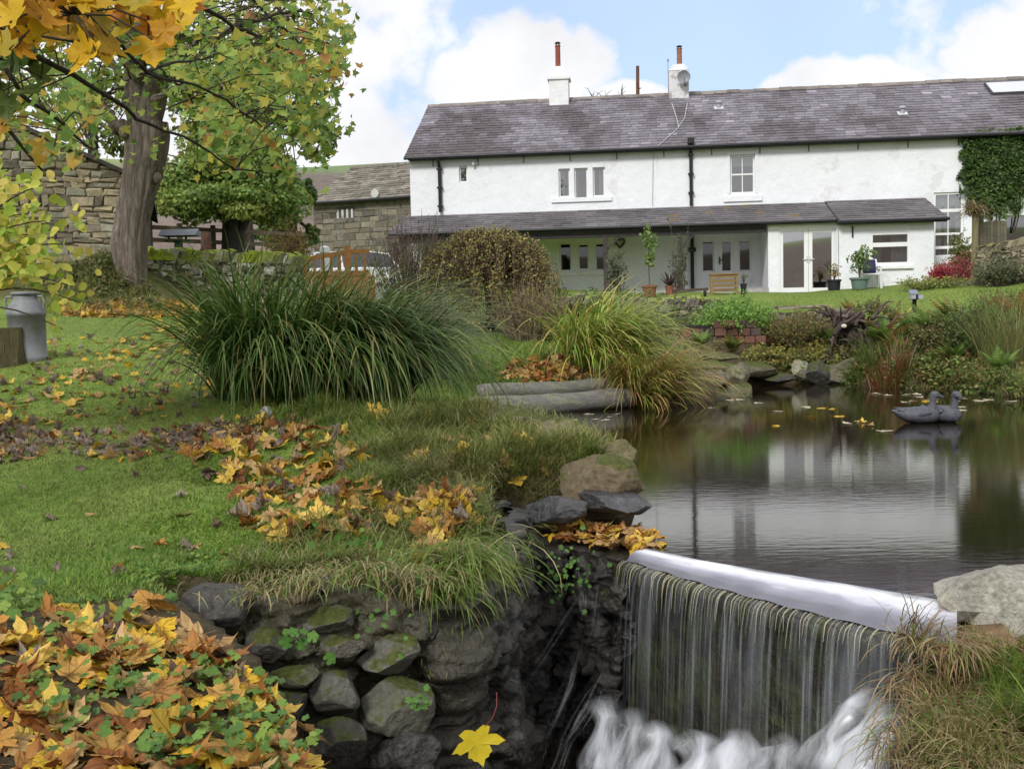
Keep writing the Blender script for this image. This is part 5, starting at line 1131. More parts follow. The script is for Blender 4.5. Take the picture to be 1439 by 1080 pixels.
# ------------------------------------------------------------------ rocks
def rock_mesh(name, size, seed, col, mat, planes=13, sub=5, rough=.06):
    r = np.random.default_rng(seed); bm = bmesh.new(); bmesh.ops.create_icosphere(bm, subdivisions=sub, radius=1.0)
    N = r.normal(size=(planes, 3)); N /= np.linalg.norm(N, axis=1)[:, None]; D = r.uniform(.55, .85, planes); off = Vector(r.uniform(-50, 50, 3))
    V = np.array([v.co[:] for v in bm.verts])
    for n, d in zip(N, D):
        s = V @ n - d; V -= np.where(s > 0, s, 0)[:, None] * n * .985
    Cc = []
    for i, v in enumerate(bm.verts):
        p = Vector(V[i]); k = 1 + rough * mnoise.noise(p * 1.6 + off) + rough * .7 * mnoise.noise(p * 4.1 + off) + rough * .35 * mnoise.noise(p * 9 + off)
        V[i] *= k
    Fa = [tuple(v.index for v in f.verts) for f in bm.faces]; bm.free()
    V = V / np.abs(V).max(0) * np.array(size) / 2
    me = fast_mesh(name, V, np.array(Fa), np.tile(np.array(col)[None], (len(V), 1)), True); me.materials.append(mat); return me
def rock(px, py, w, h, Y, label, col=(.14, .13, .105), mat=None, seed=None, depth=None, group=None, name='rock', rot=None, planes=13, z=None):
    k = Y / F; mat = mat or M_ROCK; seed = seed if seed is not None else int(px * 7 + py)
    me = rock_mesh(name, (w * k * 1.06, (depth if depth else w * k * .85), h * k * 1.1), seed, col, mat, planes); o = link(name, me); o.location = tuple(at(px, py, Y + (depth or w * k * .85) * .3)); o.rotation_euler = (0, rot or 0, (seed % 7 - 3) * .05)
    return tag(o, label, 'rock', group)
DK = (.07, .066, .06); GR_ = (.125, .12, .10); BR = (.15, .118, .072)
for a in [(312, 856, 128, 84, 4.50, 'large dark grey boulder at the lawn edge above the orange leaf heap', DK, M_BARE),
          (540, 840, 96, 82, 4.85, 'grey stone with bright moss cap in the wall under the leaf drift', (.11, .105, .09), None),
          (480, 822, 70, 40, 4.85, 'small mossy stone at the wall top right of the dark boulder', GR_, None), (415, 838, 70, 50, 4.72, 'mossy brown stone just right of the large dark boulder', (.12, .10, .07), None),
          (450, 868, 95, 46, 4.68, 'long grey stone in the middle of the lower left wall', (.13, .125, .105), None), (380, 905, 70, 48, 4.52, 'mossy stone below the large dark boulder', DK, None),
          (548, 921, 92, 64, 4.72, 'mossy grey boulder with lichen spots right of the wall centre', GR_, None), (476, 905, 80, 34, 4.62, 'flat stone holding a few fallen leaves in the wall', (.12, .11, .09), None),
          (472, 970, 74, 72, 4.55, 'dark stone with mossy cap in the lower wall', (.11, .105, .09), None), (558, 990, 106, 84, 4.66, 'large mossy stone low in the wall beside the dark gorge', (.11, .11, .085), None),
          (412, 948, 72, 34, 4.5, 'thin mossy slab sticking out of the left wall', (.12, .115, .08), None), (395, 990, 70, 54, 4.42, 'dark stone beside the orange leaves low in the wall', DK, None),
          (470, 1040, 90, 66, 4.45, 'dark wet stone at the foot of the left wall', (.075, .07, .06), None), (560, 1060, 120, 70, 4.6, 'black wet stone at the bottom behind the hanging yellow leaf', (.05, .047, .043), M_WET),
          (590, 880, 46, 60, 4.85, 'narrow shaded stone at the corner of the left wall', (.06, .055, .05), M_WET),
          (838, 674, 128, 72, 7.45, 'big brown boulder with mossy top on the near pond shore', BR, M_ROCK), (876, 648, 54, 66, 7.75, 'rounded mossy stone at the tip of the near shore', (.15, .135, .07), None),
          (782, 716, 96, 42, 7.05, 'dark pointed stone at the left end of the weir', (.055, .055, .058), M_WET), (862, 704, 104, 34, 7.25, 'dark flat slab at the water edge under the brown boulder', (.06, .06, .066), M_WET),
          (722, 741, 54, 34, 6.85, 'small blue grey block in the grass by the weir', (.09, .10, .125), M_WET), (728, 596, 124, 50, 8.7, 'low mossy boulder on the near shore below the logs', (.17, .155, .095), None), (800, 614, 100, 52, 8.3, 'mossy stone between low boulder and brown boulder', (.17, .155, .09), None), (655, 592, 70, 18, 9.6, 'flat mossy stone near the log ends', (.14, .12, .08), None),
          (1396, 838, 176, 124, 5.1, 'big pale grey boulder beside the right end of the weir', (.33, .32, .27), M_BARE), (1375, 898, 150, 54, 4.95, 'rust brown stone under the big pale boulder', (.20, .13, .075), M_BARE), (1440, 806, 60, 34, 5.6, 'pale stone peeping from behind the big boulder', (.30, .28, .24), M_BARE),
          (372, 580, 22, 18, 9.0, 'small pale stone in the grass before the sedge', (.42, .41, .39), M_BARE),
          (1003, 502, 72, 14, 18.7, 'pale thin slab on top of the far stone corner', (.24, .22, .14), M_ROCK), (982, 515, 96, 22, 18.3, 'mossy capstone of the far stone corner', (.20, .18, .10), None), (1000, 535, 40, 36, 18.0, 'square block in the far stone corner', (.16, .145, .11), None), (1027, 528, 40, 32, 18.2, 'block with a bright moss patch in the far stone corner', (.18, .17, .11), None), (1042, 526, 26, 34, 18.6, 'rounded edge stone of the far stone corner', (.15, .14, .11), None),
          (1006, 556, 50, 26, 17.8, 'lower wet block of the far stone corner at the waterline', (.12, .12, .08), None), (1034, 552, 42, 34, 18.1, 'mossy bottom block at the tip of the far stone corner', (.13, .13, .07), None), (975, 540, 44, 38, 17.9, 'shaded block behind the trailing sedge leaves', DK, None),
          (1060, 520, 64, 24, 20.4, 'low mossy stone left on the far shore', (.13, .12, .08), None), (1095, 531, 50, 16, 20.5, 'flat stone half under water on the far shore', DK, None), (1124, 519, 24, 28, 20.6, 'small pale upright stone on the far shore', (.26, .25, .18), None), (1150, 524, 46, 34, 20.6, 'dark stone beside the pale upright one', DK, None), (1178, 503, 66, 24, 20.8, 'long mossy stone below the root stump', (.15, .145, .08), None), (1188, 520, 88, 48, 20.6, 'broad brownish stone sloping to the water below the root stump', (.16, .15, .10), None)]:
    rock(a[0], a[1], a[2], a[3], a[4], a[5], a[6], a[7])
_r = np.random.default_rng(19)
for k in range(80):
    px = _r.uniform(340, 640); py = _r.uniform(835, 1075); w = _r.uniform(26, 66)
    if py > 930 + (620 - px) * .8: continue
    rock(px, py, w, w * _r.uniform(.5, .85), 4.76 + (px - 345) * .0009, 'small stone packed between the bigger stones of the lower left wall', [DK, (.10, .09, .07), (.08, .085, .05), BR][k % 4], None, 900 + k, group='small stones filling the lower left wall')

def wet_wall():
    """the dark dripping rock face left of the weir, one craggy sheet along a line of points"""
    line = resample(np.array([(-1.62, 4.78), (-1.0, 4.98), (-.45, 5.18), (-.2, 5.6), at(690, 800, 6.2)[:2], at(720, 770, 6.9)[:2], LIP[1], LIP[2] + (0.05, -.06)]), 230)
    T = np.gradient(line, axis=0); T /= np.linalg.norm(T, axis=1)[:, None]; Nn = np.stack([T[:, 1], -T[:, 0]], 1); m = 120; V, C = [], []; o = np.array([*line[106], -1.4])
    for i in range(230):
        top = min(gz(*(line[i] - Nn[i] * .25)) - .05, .28) if i < 168 else -.05
        if i >= 168: top = max(-.045, -.045)
        for j in range(m):
            t = j / (m - 1); z = top + (-1.45 - top) * t; q = Vector((line[i][0] * 2.3, line[i][1] * 2.3, z * 3.2)); c = mnoise.cell(Vector((q.x * 1.6 + mnoise.noise(q * 1.2), q.y * 1.6, q.z * 1.5)))
            d = .10 * mnoise.noise(q) + .05 * mnoise.noise(q * 2.7) + .035 * mnoise.noise(q * 6) + .02 * mnoise.noise(q * 13) + .06 * c + .10 * t - (.10 if j == 0 else 0)
            p = line[i] + Nn[i] * (d + .02 + .13 * float(1 - sstep(150, 173, np.array(i))) + .12 * float(1 - sstep(67, 106, np.array(i)))); V.append((p[0] - o[0], p[1] - o[1], z - o[2])); k = (.7 + .6 * c); mz = float(1 - sstep(53, 92, np.array(i))) * max(0, .8 - 1.1 * t); C.append((.030 * k + .05 * mz, .026 * k + .046 * mz, .022 * k + .016 * mz))
    Fa = [(i * m + j, i * m + j + 1, (i + 1) * m + j + 1, (i + 1) * m + j) for i in range(229) for j in range(m - 1)]
    root = link('rock_wall', fast_mesh('rock_wall', V, Fa, C, False), M_WET); root.location = tuple(o); tag(root, 'dark dripping rock face between the mossy stones and the weir', 'rock face')
wet_wall()

# ------------------------------------------------------------------ blades: grass, sedge, rushes
def blades(P, az, lean, Ln, w, droop, C, seg=5, tip=None, r=rng, fold=0.0):
    n = len(P); t = np.linspace(0, 1, seg + 1); th = lean[:, None] + droop[:, None] * t[None] ** 1.3; ds = Ln[:, None] / seg
    H = np.concatenate([np.zeros((n, 1)), np.cumsum(np.sin((th[:, 1:] + th[:, :-1]) / 2) * ds, 1)], 1); Z = np.concatenate([np.zeros((n, 1)), np.cumsum(np.cos((th[:, 1:] + th[:, :-1]) / 2) * ds, 1)], 1)
    dx, dy = np.cos(az)[:, None], np.sin(az)[:, None]; cx, cy, cz = P[:, :1] + H * dx, P[:, 1:2] + H * dy, P[:, 2:3] + Z
    ta = r.uniform(-.9, .9, n)[:, None]; sx, sy = -np.sin(az[:, None] + ta), np.cos(az[:, None] + ta); ww = w[:, None] * np.where(t < .35, .7 + .86 * t, 1.0 - ((t - .35) / .65) ** 2.0)[None] * .5 + .0004
    V = np.empty((n, seg + 1, 2, 3)); V[..., 0, 0] = cx - sx * ww; V[..., 0, 1] = cy - sy * ww; V[..., 0, 2] = cz; V[..., 1, 0] = cx + sx * ww; V[..., 1, 1] = cy + sy * ww; V[..., 1, 2] = cz + fold * ww
    k = np.arange(seg); b = (np.arange(n) * (seg + 1) * 2)[:, None]; Fa = np.stack([b + 2 * k, b + 2 * k + 1, b + 2 * k + 3, b + 2 * k + 2], -1).reshape(-1, 4)
    CC = np.repeat(C[:, None], seg + 1, 1)
    if tip is not None: kk = np.clip((t - .45) / .55, 0, 1)[None, :, None] * (r.uniform(size=(n, 1, 1)) < tip[1]); CC = CC * (1 - kk) + np.array(tip[0])[None, None] * kk
    CC = np.repeat(CC[:, :, None], 2, 2).reshape(-1, 3)
    return V.reshape(-1, 3), Fa, CC
def pick(cols, n, r=rng, p=None, var=.25): return np.asarray(cols, float)[r.choice(len(cols), n, p=p)] * r.uniform(1 - var, 1 + var, (n, 1))
def stuff(name, V, Fa, C, mat): return tag(link(name, fast_mesh(name, V, Fa, C), mat), kind='stuff')
def tuft_field(name, poly, n, ln, w, cols, p=None, lean=(.1, .7), droop=(.3, 1.4), seg=3, tip=None, azc=None, mat=None, zoff=0, thin=None):
    P = on_ground(n, poly); n = len(P)
    if thin is not None:
        k = rng.uniform(size=n) < thin(P); P = P[k]; n = len(P)
    P = P + np.array([0, 0, zoff - .004]); az = U(0, 6.283, n) if azc is None else azc + rng.normal(size=n) * .7
    cl = fbm(P[:, 0], P[:, 1], 2.5, 5); L_ = U(*ln, n) * (.55 + .9 * cl)
    C = pick(cols, n, p=p, var=.25) * (.62 + .76 * fbm(P[:, 0], P[:, 1], .9, 9))[:, None]; yl = np.clip((fbm(P[:, 0], P[:, 1], .6, 21) - .5) * 3.5, 0, .55)[:, None]; C = C * (1 - yl) + C.mean(1, keepdims=True) * np.array([1.35, 1.3, .45]) * yl
    return blades(P, az, U(*lean, n), L_, U(*w, n), U(*droop, n), C, seg, tip)
LAWNC = [(.14, .265, .04), (.18, .31, .045), (.22, .32, .05), (.11, .215, .035), (.30, .29, .10)]
def not_heap(P): return (poly_sd(P[:, 0], P[:, 1], GORGE) > .04) & (poly_sd(P[:, 0], P[:, 1], POND) > .1)
LAWN_PX = [(-260, 452), (60, 445), (230, 436), (430, 438), (560, 470), (700, 470), (780, 520), (690, 560), (700, 590), (640, 640), (620, 790), (480, 800), (350, 812), (230, 838), (0, 862), (-700, 960), (-700, 452)]
V, Fa, C = cat([tuft_field('', LAWN_PX, 190000, (.018, .05), (.003, .0065), LAWNC, [.3, .3, .2, .15, .05], (.1, .9), (.2, 1.3), 2, thin=not_heap),
                tuft_field('', [(1085, 412), (1439, 400), (1500, 400), (1500, 455), (1090, 440)], 16000, (.03, .06), (.01, .02), LAWNC, None, seg=1),
                tuft_field('', [(660, 470), (800, 470), (770, 530), (690, 545), (690, 578), (590, 575), (560, 520)], 22000, (.05, .12), (.006, .012), LAWNC, None, seg=2)])
stuff('lawn_grass', V, Fa, C, M_GRASS)
MOUNDC = [(.14, .23, .035), (.20, .27, .05), (.10, .17, .03), (.34, .30, .14), (.26, .20, .09), (.42, .38, .20)]
FARB_PX = [(1040, 480), (1120, 500), (1190, 480), (1260, 450), (1420, 445), (1500, 445), (1500, 565), (1400, 560), (1250, 545), (1190, 534), (1060, 534)]
MOUND_PX = [(430, 575), (560, 556), (680, 590), (760, 600), (830, 625), (860, 645), (800, 690), (730, 735), (690, 760), (640, 790), (600, 845), (470, 800), (330, 830), (330, 790), (420, 740), (520, 700), (440, 640)]
parts = [tuft_field('', MOUND_PX, 17000, (.05, .15), (.003, .006), MOUNDC, [.28, .24, .18, .12, .1, .08], (.1, .9), (.5, 1.9), 4, thin=not_heap),
         tuft_field('', [(330, 560), (420, 540), (600, 540), (660, 580), (560, 600), (340, 600)], 6000, (.05, .14), (.0035, .006), MOUNDC, [.34, .3, .2, .06, .06, .04], (.1, .7), (.4, 1.6), 4),
         tuft_field('', [(640, 572), (760, 572), (880, 615), (880, 660), (700, 615)], 3500, (.08, .2), (.004, .007), MOUNDC, None, (.1, .7), (.4, 1.6), 4),
         tuft_field('', [(520, 560), (690, 590), (850, 640), (700, 690), (560, 640)], 5000, (.10, .22), (.004, .007), MOUNDC, [.36, .3, .14, .1, .06, .04], (.1, .6), (.4, 1.6), 4, thin=not_heap),
         tuft_field('', [(330, 770), (480, 765), (600, 800), (600, 850), (450, 815), (330, 830)], 2800, (.06, .15), (.003, .005), MOUNDC, [.1, .1, .1, .25, .25, .2], (.5, 1.2), (1.0, 2.2), 5, azc=-1.6, thin=not_heap),
         tuft_field('', [(560, 640), (700, 650), (720, 700), (560, 690)], 2600, (.08, .2), (.003, .005), MOUNDC, [.1, .12, .08, .25, .2, .25], (.3, 1.1), (.8, 2.0), 4, thin=not_heap)]
def cliff_tufts(spots, cols, p):
    out = []
    for (px, py, Y, n, ln, spread, up) in spots:
        c = at(px, py, Y); P = c + rng.normal(size=(n, 3)) * np.array(spread); az = -1.5 + rng.normal(size=n) * .9
        out.append(blades(P, az, U(.2, 1.1, n) if up else U(.9, 1.6, n), U(*ln, n), U(.0035, .0075, n), U(.6, 1.8, n) if up else U(1.0, 1.9, n), pick(cols, n, p=p), 5))
    return out
parts += cliff_tufts([(640, 775, 5.35, 300, (.15, .42), (.12, .10, .03), False), (668, 790, 5.5, 260, (.15, .42), (.06, .10, .04), False), (665, 765, 5.9, 380, (.15, .38), (.10, .15, .03), False), (650, 800, 5.6, 260, (.15, .4), (.06, .12, .03), False), (690, 745, 6.5, 240, (.12, .3), (.10, .12, .02), False), (672, 830, 5.7, 120, (.12, .34), (.05, .05, .04), True), (625, 820, 5.05, 160, (.12, .34), (.08, .06, .04), False), (640, 850, 5.2, 140, (.1, .28), (.05, .05, .04), False), (590, 800, 5.1, 160, (.1, .25), (.12, .06, .02), False)], MOUNDC, [.34, .28, .2, .08, .06, .04])
parts += cliff_tufts([(430, 815, 4.7, 130, (.08, .2), (.12, .04, .02), False), (525, 800, 4.85, 160, (.08, .22), (.12, .05, .02), False), (585, 815, 4.95, 140, (.1, .26), (.08, .05, .03), False), (350, 830, 4.5, 60, (.06, .14), (.12, .03, .02), False), (470, 800, 4.85, 90, (.06, .16), (.16, .04, .02), False), (610, 940, 4.9, 30, (.06, .14), (.05, .03, .06), True)], MOUNDC, [.1, .1, .1, .3, .25, .15])
NEAR_R = [(1262, 930), (1300, 890), (1345, 900), (1500, 910), (1900, 900), (1900, 1150), (1500, 1150), (1250, 1150), (1245, 1000)]
parts += [tuft_field('', NEAR_R, 13000, (.10, .26), (.003, .006), [(.34, .25, .13), (.27, .18, .09), (.42, .34, .2), (.13, .19, .03), (.18, .24, .04)], [.3, .22, .22, .14, .12], (.1, 1.1), (.5, 2.0), 5, azc=-1.9),
          tuft_field('', [(1380, 930), (1500, 930), (1500, 1060), (1400, 1030)], 1800, (.10, .26), (.004, .007), [(.15, .24, .035), (.2, .28, .05), (.1, .18, .03)], None, (.1, .7), (.4, 1.5), 5, azc=-2.2)]
parts += cliff_tufts([(1290, 905, 4.75, 170, (.12, .34), (.05, .06, .04), True), (1275, 960, 4.6, 170, (.12, .3), (.05, .06, .05), False), (1330, 910, 4.6, 160, (.1, .25), (.08, .05, .03), False), (1260, 1030, 4.4, 160, (.1, .28), (.05, .05, .06), False)], [(.33, .23, .12), (.26, .16, .08), (.42, .34, .2), (.2, .26, .05)], [.35, .25, .25, .15])
parts += [tuft_field('', FARB_PX, 9000, (.12, .38), (.006, .012), MOUNDC + [(.16, .24, .05)], None, (.1, .9), (.4, 1.7), 4, thin=lambda P: poly_sd(P[:, 0], P[:, 1], POND) > .0), tuft_field('', [(760, 500), (830, 470), (1000, 470), (1020, 520), (960, 560), (800, 545)], 3500, (.1, .28), (.006, .011), MOUNDC, None, (.1, .8), (.4, 1.6), 3), tuft_field('', [(90, 360), (160, 350), (215, 410), (260, 445), (60, 445), (0, 400)], 4000, (.1, .3), (.006, .012), MOUNDC, None, (.1, .9), (.4, 1.7), 3)]
V, Fa, C = cat(parts); stuff('rough_grass', V, Fa, C, M_GRASS)

def sedge(name, label, px, py, Y, rad, n, ln, w, cols, p, seed, az0=0.0, azs=3.14, lean=(.05, .6), droop=(.6, 2.0), tip=None, cat_='sedge', wind=(0, 0), seg=9):
    r = np.random.default_rng(seed); c = np.array(at(px, py, Y)[:2]); o = np.array([*c, gz(*c)]); root = empty(name, o, label, cat_)
    a = r.uniform(0, 6.283, n); s = r.uniform(0, 1, n) ** .6; x, y = np.cos(a) * s * rad[0], np.sin(a) * s * rad[1]; P = np.stack([x, y, ground_z(c[0] + x, c[1] + y) - o[2] - .03], 1)
    az = np.arctan2(y / rad[1], x / rad[0]) + r.normal(size=n) * .9; vx, vy = np.cos(az) + wind[0] * r.uniform(.3, 1.4, n), np.sin(az) + wind[1]; az = np.arctan2(vy, vx)
    le = r.uniform(*lean, n) * (.35 + .65 * s); L_ = r.uniform(*ln, n)
    V, Fa, C = blades(P, az, le, L_, r.uniform(*w, n), r.uniform(*droop, n), pick(cols, n, r, p), seg, tip, r, .3)
    link('leaf_blades', fast_mesh(name, V, Fa, C), M_SEDGE, root); return root
SEDC = [(.075, .15, .03), (.11, .2, .045), (.05, .10, .025), (.18, .27, .08), (.27, .32, .11)]
sedge('pendulous_sedge', 'huge dark green sedge clump with arching leaves on the lawn', 388, 560, 10.4, (.56, .45), 2000, (.95, 2.0), (.014, .028), SEDC, [.3, .3, .2, .14, .06], 801, wind=(.75, -.4), lean=(.0, .6), droop=(.9, 2.9), tip=((.32, .25, .10), .2))
sedge('pendulous_sedge', 'right half of the dark sedge, its leaves trailing toward the logs', 505, 560, 10.6, (.45, .4), 1500, (.95, 2.0), (.014, .028), SEDC, [.2, .3, .15, .22, .13], 802, wind=(1.1, -.5), lean=(.0, .65), droop=(1.1, 3.0), tip=((.34, .28, .12), .2))
sedge('yellow_sedge', 'yellowing sedge clump spilling over the pond edge beside the logs', 838, 508, 17.9, (.6, .4), 1000, (1.0, 2.0), (.018, .032), [(.26, .38, .06), (.38, .46, .09), (.17, .31, .05), (.48, .46, .12), (.55, .48, .17)], [.28, .26, .2, .16, .1], 803, wind=(1.2, -.5), lean=(.05, .9), droop=(1.0, 2.6), tip=((.46, .30, .10), .3))
sedge('yellow_sedge', 'trailing yellow and brown sedge leaves hanging into the water by the stone corner', 905, 550, 16.9, (.4, .25), 600, (.8, 1.6), (.013, .024), [(.34, .36, .07), (.24, .3, .05), (.46, .38, .12), (.36, .2, .10)], [.3, .3, .2, .2], 804, wind=(.7, -1.0), lean=(.4, 1.1), droop=(.9, 1.9), tip=((.42, .22, .12), .3))
sedge('yellow_sedge', 'golden sedge fringe drooping over the bank just right of the lower log', 900, 552, 17.2, (.45, .2), 600, (.6, 1.0), (.011, .02), [(.34, .38, .08), (.24, .32, .06), (.46, .42, .13), (.38, .26, .12)], None, 809, wind=(.4, -1.3), lean=(.4, 1.2), droop=(.8, 1.7), tip=((.42, .22, .12), .3))
sedge('iris_clump', 'upright bright green iris leaves above the yellow sedge', 870, 455, 19.5, (.3, .25), 120, (.8, 1.3), (.02, .035), [(.16, .26, .05), (.22, .32, .07)], None, 805, lean=(.05, .4), droop=(.2, 1.2), cat_='plant')
sedge('dry_grass_clump', 'tall straw coloured grass at the right edge above the pond', 1425, 540, 18.6, (.55, .5), 600, (.7, 1.5), (.006, .012), [(.28, .25, .11), (.22, .19, .09), (.2, .26, .07), (.15, .2, .06)], None, 806, lean=(.05, .5), droop=(.1, .9), cat_='grass clump')
sedge('rush_clump', 'brown red stemmed rushes at the waterline below the ferns', 1250, 545, 19.3, (.3, .15), 220, (.5, 1.0), (.012, .02), [(.16, .05, .025), (.2, .09, .04), (.12, .14, .04)], None, 807, lean=(.05, .4), droop=(.1, .9), cat_='rushes')
sedge('grass_clump', 'light green tufted grass hanging to the water right of the stump', 1225, 530, 20.2, (.5, .25), 420, (.4, .8), (.008, .016), [(.16, .24, .05), (.22, .28, .08), (.12, .2, .04)], None, 808, wind=(0, -.8), lean=(.3, 1.), droop=(.5, 1.6), cat_='grass clump')
for i, (px, py, Y, n, lab) in enumerate([(478, 520, 12.0, 9, 'thin dry seed stalks rising from the left of the dark sedge'), (520, 500, 12.5, 12, 'tall bare seed stalks standing against the farmhouse'), (660, 560, 12.5, 7, 'a few long stalks bending right of the dark sedge')]):
    sedge('seed_stalks', lab, px, py, Y, (.9, .4), n * 2, (1.4, 2.3), (.005, .008), [(.28, .22, .12), (.2, .17, .08)], None, 820 + i, lean=(.02, .35), droop=(.05, .5), cat_='stalks', wind=(.3, 0))

# ------------------------------------------------------------------ ferns and bank plants
def fern_geo(P, n, L_, cols, r, lean=(.35, 1.0)):
    parts = []
    for i in range(n):
        az = r.uniform(0, 6.283); le = r.uniform(*lean); l = r.uniform(.7, 1.1) * L_; m = 16; t = np.linspace(0, 1, m); th = le * .5 + t * (le * .6 + .5); dx = np.cumsum(np.sin(th)) * l / m; dz = np.cumsum(np.cos(th)) * l / m
        u = np.array([math.cos(az), math.sin(az), 0]); s = np.array([-math.sin(az), math.cos(az), 0]); c = P + dx[:, None] * u + dz[:, None] * np.array([0, 0, 1]); V, Fa, k = [], [], 0; wd = .30 * l * np.sin(np.clip(t * .93 + .07, 0, 1) * math.pi) ** .7 * (1.15 - t)
        for j in range(1, m):
            for sg in (-1, 1):
                a, b = c[j - 1], c[j]; d = b - a; tipv = (a + b) / 2 + s * sg * wd[j] + d * .9 - np.array([0, 0, wd[j] * .25]); V += [a, b + d * .1, tipv]; Fa.append((k, k + 1, k + 2)); k += 3
        C = np.tile(np.asarray(cols[r.integers(0, len(cols))]) * r.uniform(.75, 1.25), (len(V), 1)); parts.append((np.array(V), np.array(Fa), C))
    return parts
def fern(px, py, Y, n, L_, cols, label, seed):
    r = np.random.default_rng(seed); c = np.array(at(px, py, Y)); z = gz(c[0], c[1]); o = np.array([c[0], c[1], z]); V, Fa, C = cat(fern_geo(np.zeros(3), n, L_, cols, r)); root = link('fern', fast_mesh('fern', V, Fa, C), M_LEAF); root.location = tuple(o); tag(root, label, 'fern')
FG = [(.18, .29, .06), (.23, .34, .08), (.13, .22, .05)]; FB = [(.27, .15, .05), (.34, .2, .07), (.22, .12, .045), (.28, .28, .08)]; FM = FG + FB[:2]
for i, a in enumerate([(1215, 470, 21.6, 30, 1.0, FM, 'green and rust fern right behind the root stump'), (1242, 500, 20.8, 34, 1.0, FM, 'tall rusty fern drooping over the bank right of the stump'), (1262, 520, 20.2, 22, .7, FB, 'brown dying fern low on the bank above the rushes'), (1290, 476, 21.0, 34, .8, FG, 'light green fern below the solar spotlight'),
    (1320, 505, 20.4, 40, 1.15, FG, 'bushy green fern in the middle of the right bank'), (1350, 475, 20.8, 42, 1.2, FM, 'mixed fern on the crest of the right bank'), (1395, 500, 19.8, 40, 1.2, FG, 'dark green fern beside the straw coloured grass'), (1405, 545, 17.8, 24, .6, FG, 'low fern at the waterline on the right edge'), (1340, 540, 19.2, 22, .55, FM, 'small fern overhanging the water behind the decoys'),
    (1160, 480, 21.9, 22, .7, FG, 'green fern left of the root stump'), (1105, 470, 22.4, 18, .7, [(.30, .26, .05), (.38, .32, .06)], 'yellowing fern under the retaining wall'), (1072, 480, 22.2, 20, .6, FB + [(.36, .24, .10)], 'dry orange fern beside the brick planter'), (985, 492, 21.2, 24, .5, FG, 'small green fern in front of the left end of the brick bed'), (1030, 494, 21.2, 26, .5, FM, 'small mixed fern in front of the brick bed'), (1130, 495, 22.1, 20, .55, FM, 'low yellow brown fern on the far bank'), (1190, 450, 22.6, 18, .5, FG, 'small fern crowning the root stump'),
    (1205, 425, 23.2, 26, .8, FM, 'fern bush at the lawn edge above the stump'), (850, 430, 23.6, 26, .9, [(.15, .13, .05), (.2, .16, .06), (.12, .14, .04)], 'brown green fern against the veranda post'), (812, 445, 23, 22, .8, [(.13, .13, .05), (.1, .12, .04)], 'dark fern right of the weeping tree'), (1425, 470, 20.5, 36, 1.1, FM, 'rusty fern at the right edge below the lawn'), (1375, 470, 20.4, 26, .8, FG, 'feathery green fern near the dry grass')]):
    fern(*a, 900 + i)
def cover(name, spots, seed, cols, size, n):
    """low leafy ground cover that nobody could count"""
    r = np.random.default_rng(seed); cen, rad = [], []
    for (poly, k, h) in spots:
        for p in on_ground(k, poly): cen.append(p + (0, 0, h * r.uniform(.1, .9))); rad.append((h * 1.3, h * 1.3, h))
    return leaf_cloud(cen, rad, n, size, cols, seed)
FARB = [(1040, 490), (1200, 480), (1260, 480), (1420, 470), (1500, 470), (1500, 565), (1400, 560), (1250, 545), (1190, 534), (1060, 534)]
V, Fa, C = cat([cover('', [(FARB, 260, .13)], 951, [(.15, .22, .05), (.20, .25, .07), (.10, .16, .04), (.28, .24, .09), (.22, .13, .05)], .07, 13000),
                cover('', [([(1040, 470), (1180, 470), (1190, 520), (1050, 520)], 60, .18)], 952, [(.26, .25, .05), (.32, .28, .05), (.18, .10, .04), (.12, .15, .04), (.2, .2, .05)], .07, 3200),
                cover('', [([(770, 410), (1000, 425), (980, 470), (900, 460), (800, 450)], 60, .2)], 953, [(.06, .10, .03), (.09, .12, .04), (.12, .11, .05)], .07, 3000),
                cover('', [([(900, 450), (1060, 440), (1060, 500), (950, 480)], 40, .10)], 954, [(.10, .18, .04), (.07, .12, .03), (.14, .2, .05)], .06, 1800),
                cover('', [([(150, 360), (210, 410), (260, 440), (120, 440), (60, 420), (60, 380)], 90, .10)], 955, [(.11, .14, .04), (.15, .15, .06), (.2, .17, .08), (.08, .12, .03)], .07, 3000)])
stuff('bank_plants', V, Fa, C, M_LEAF)
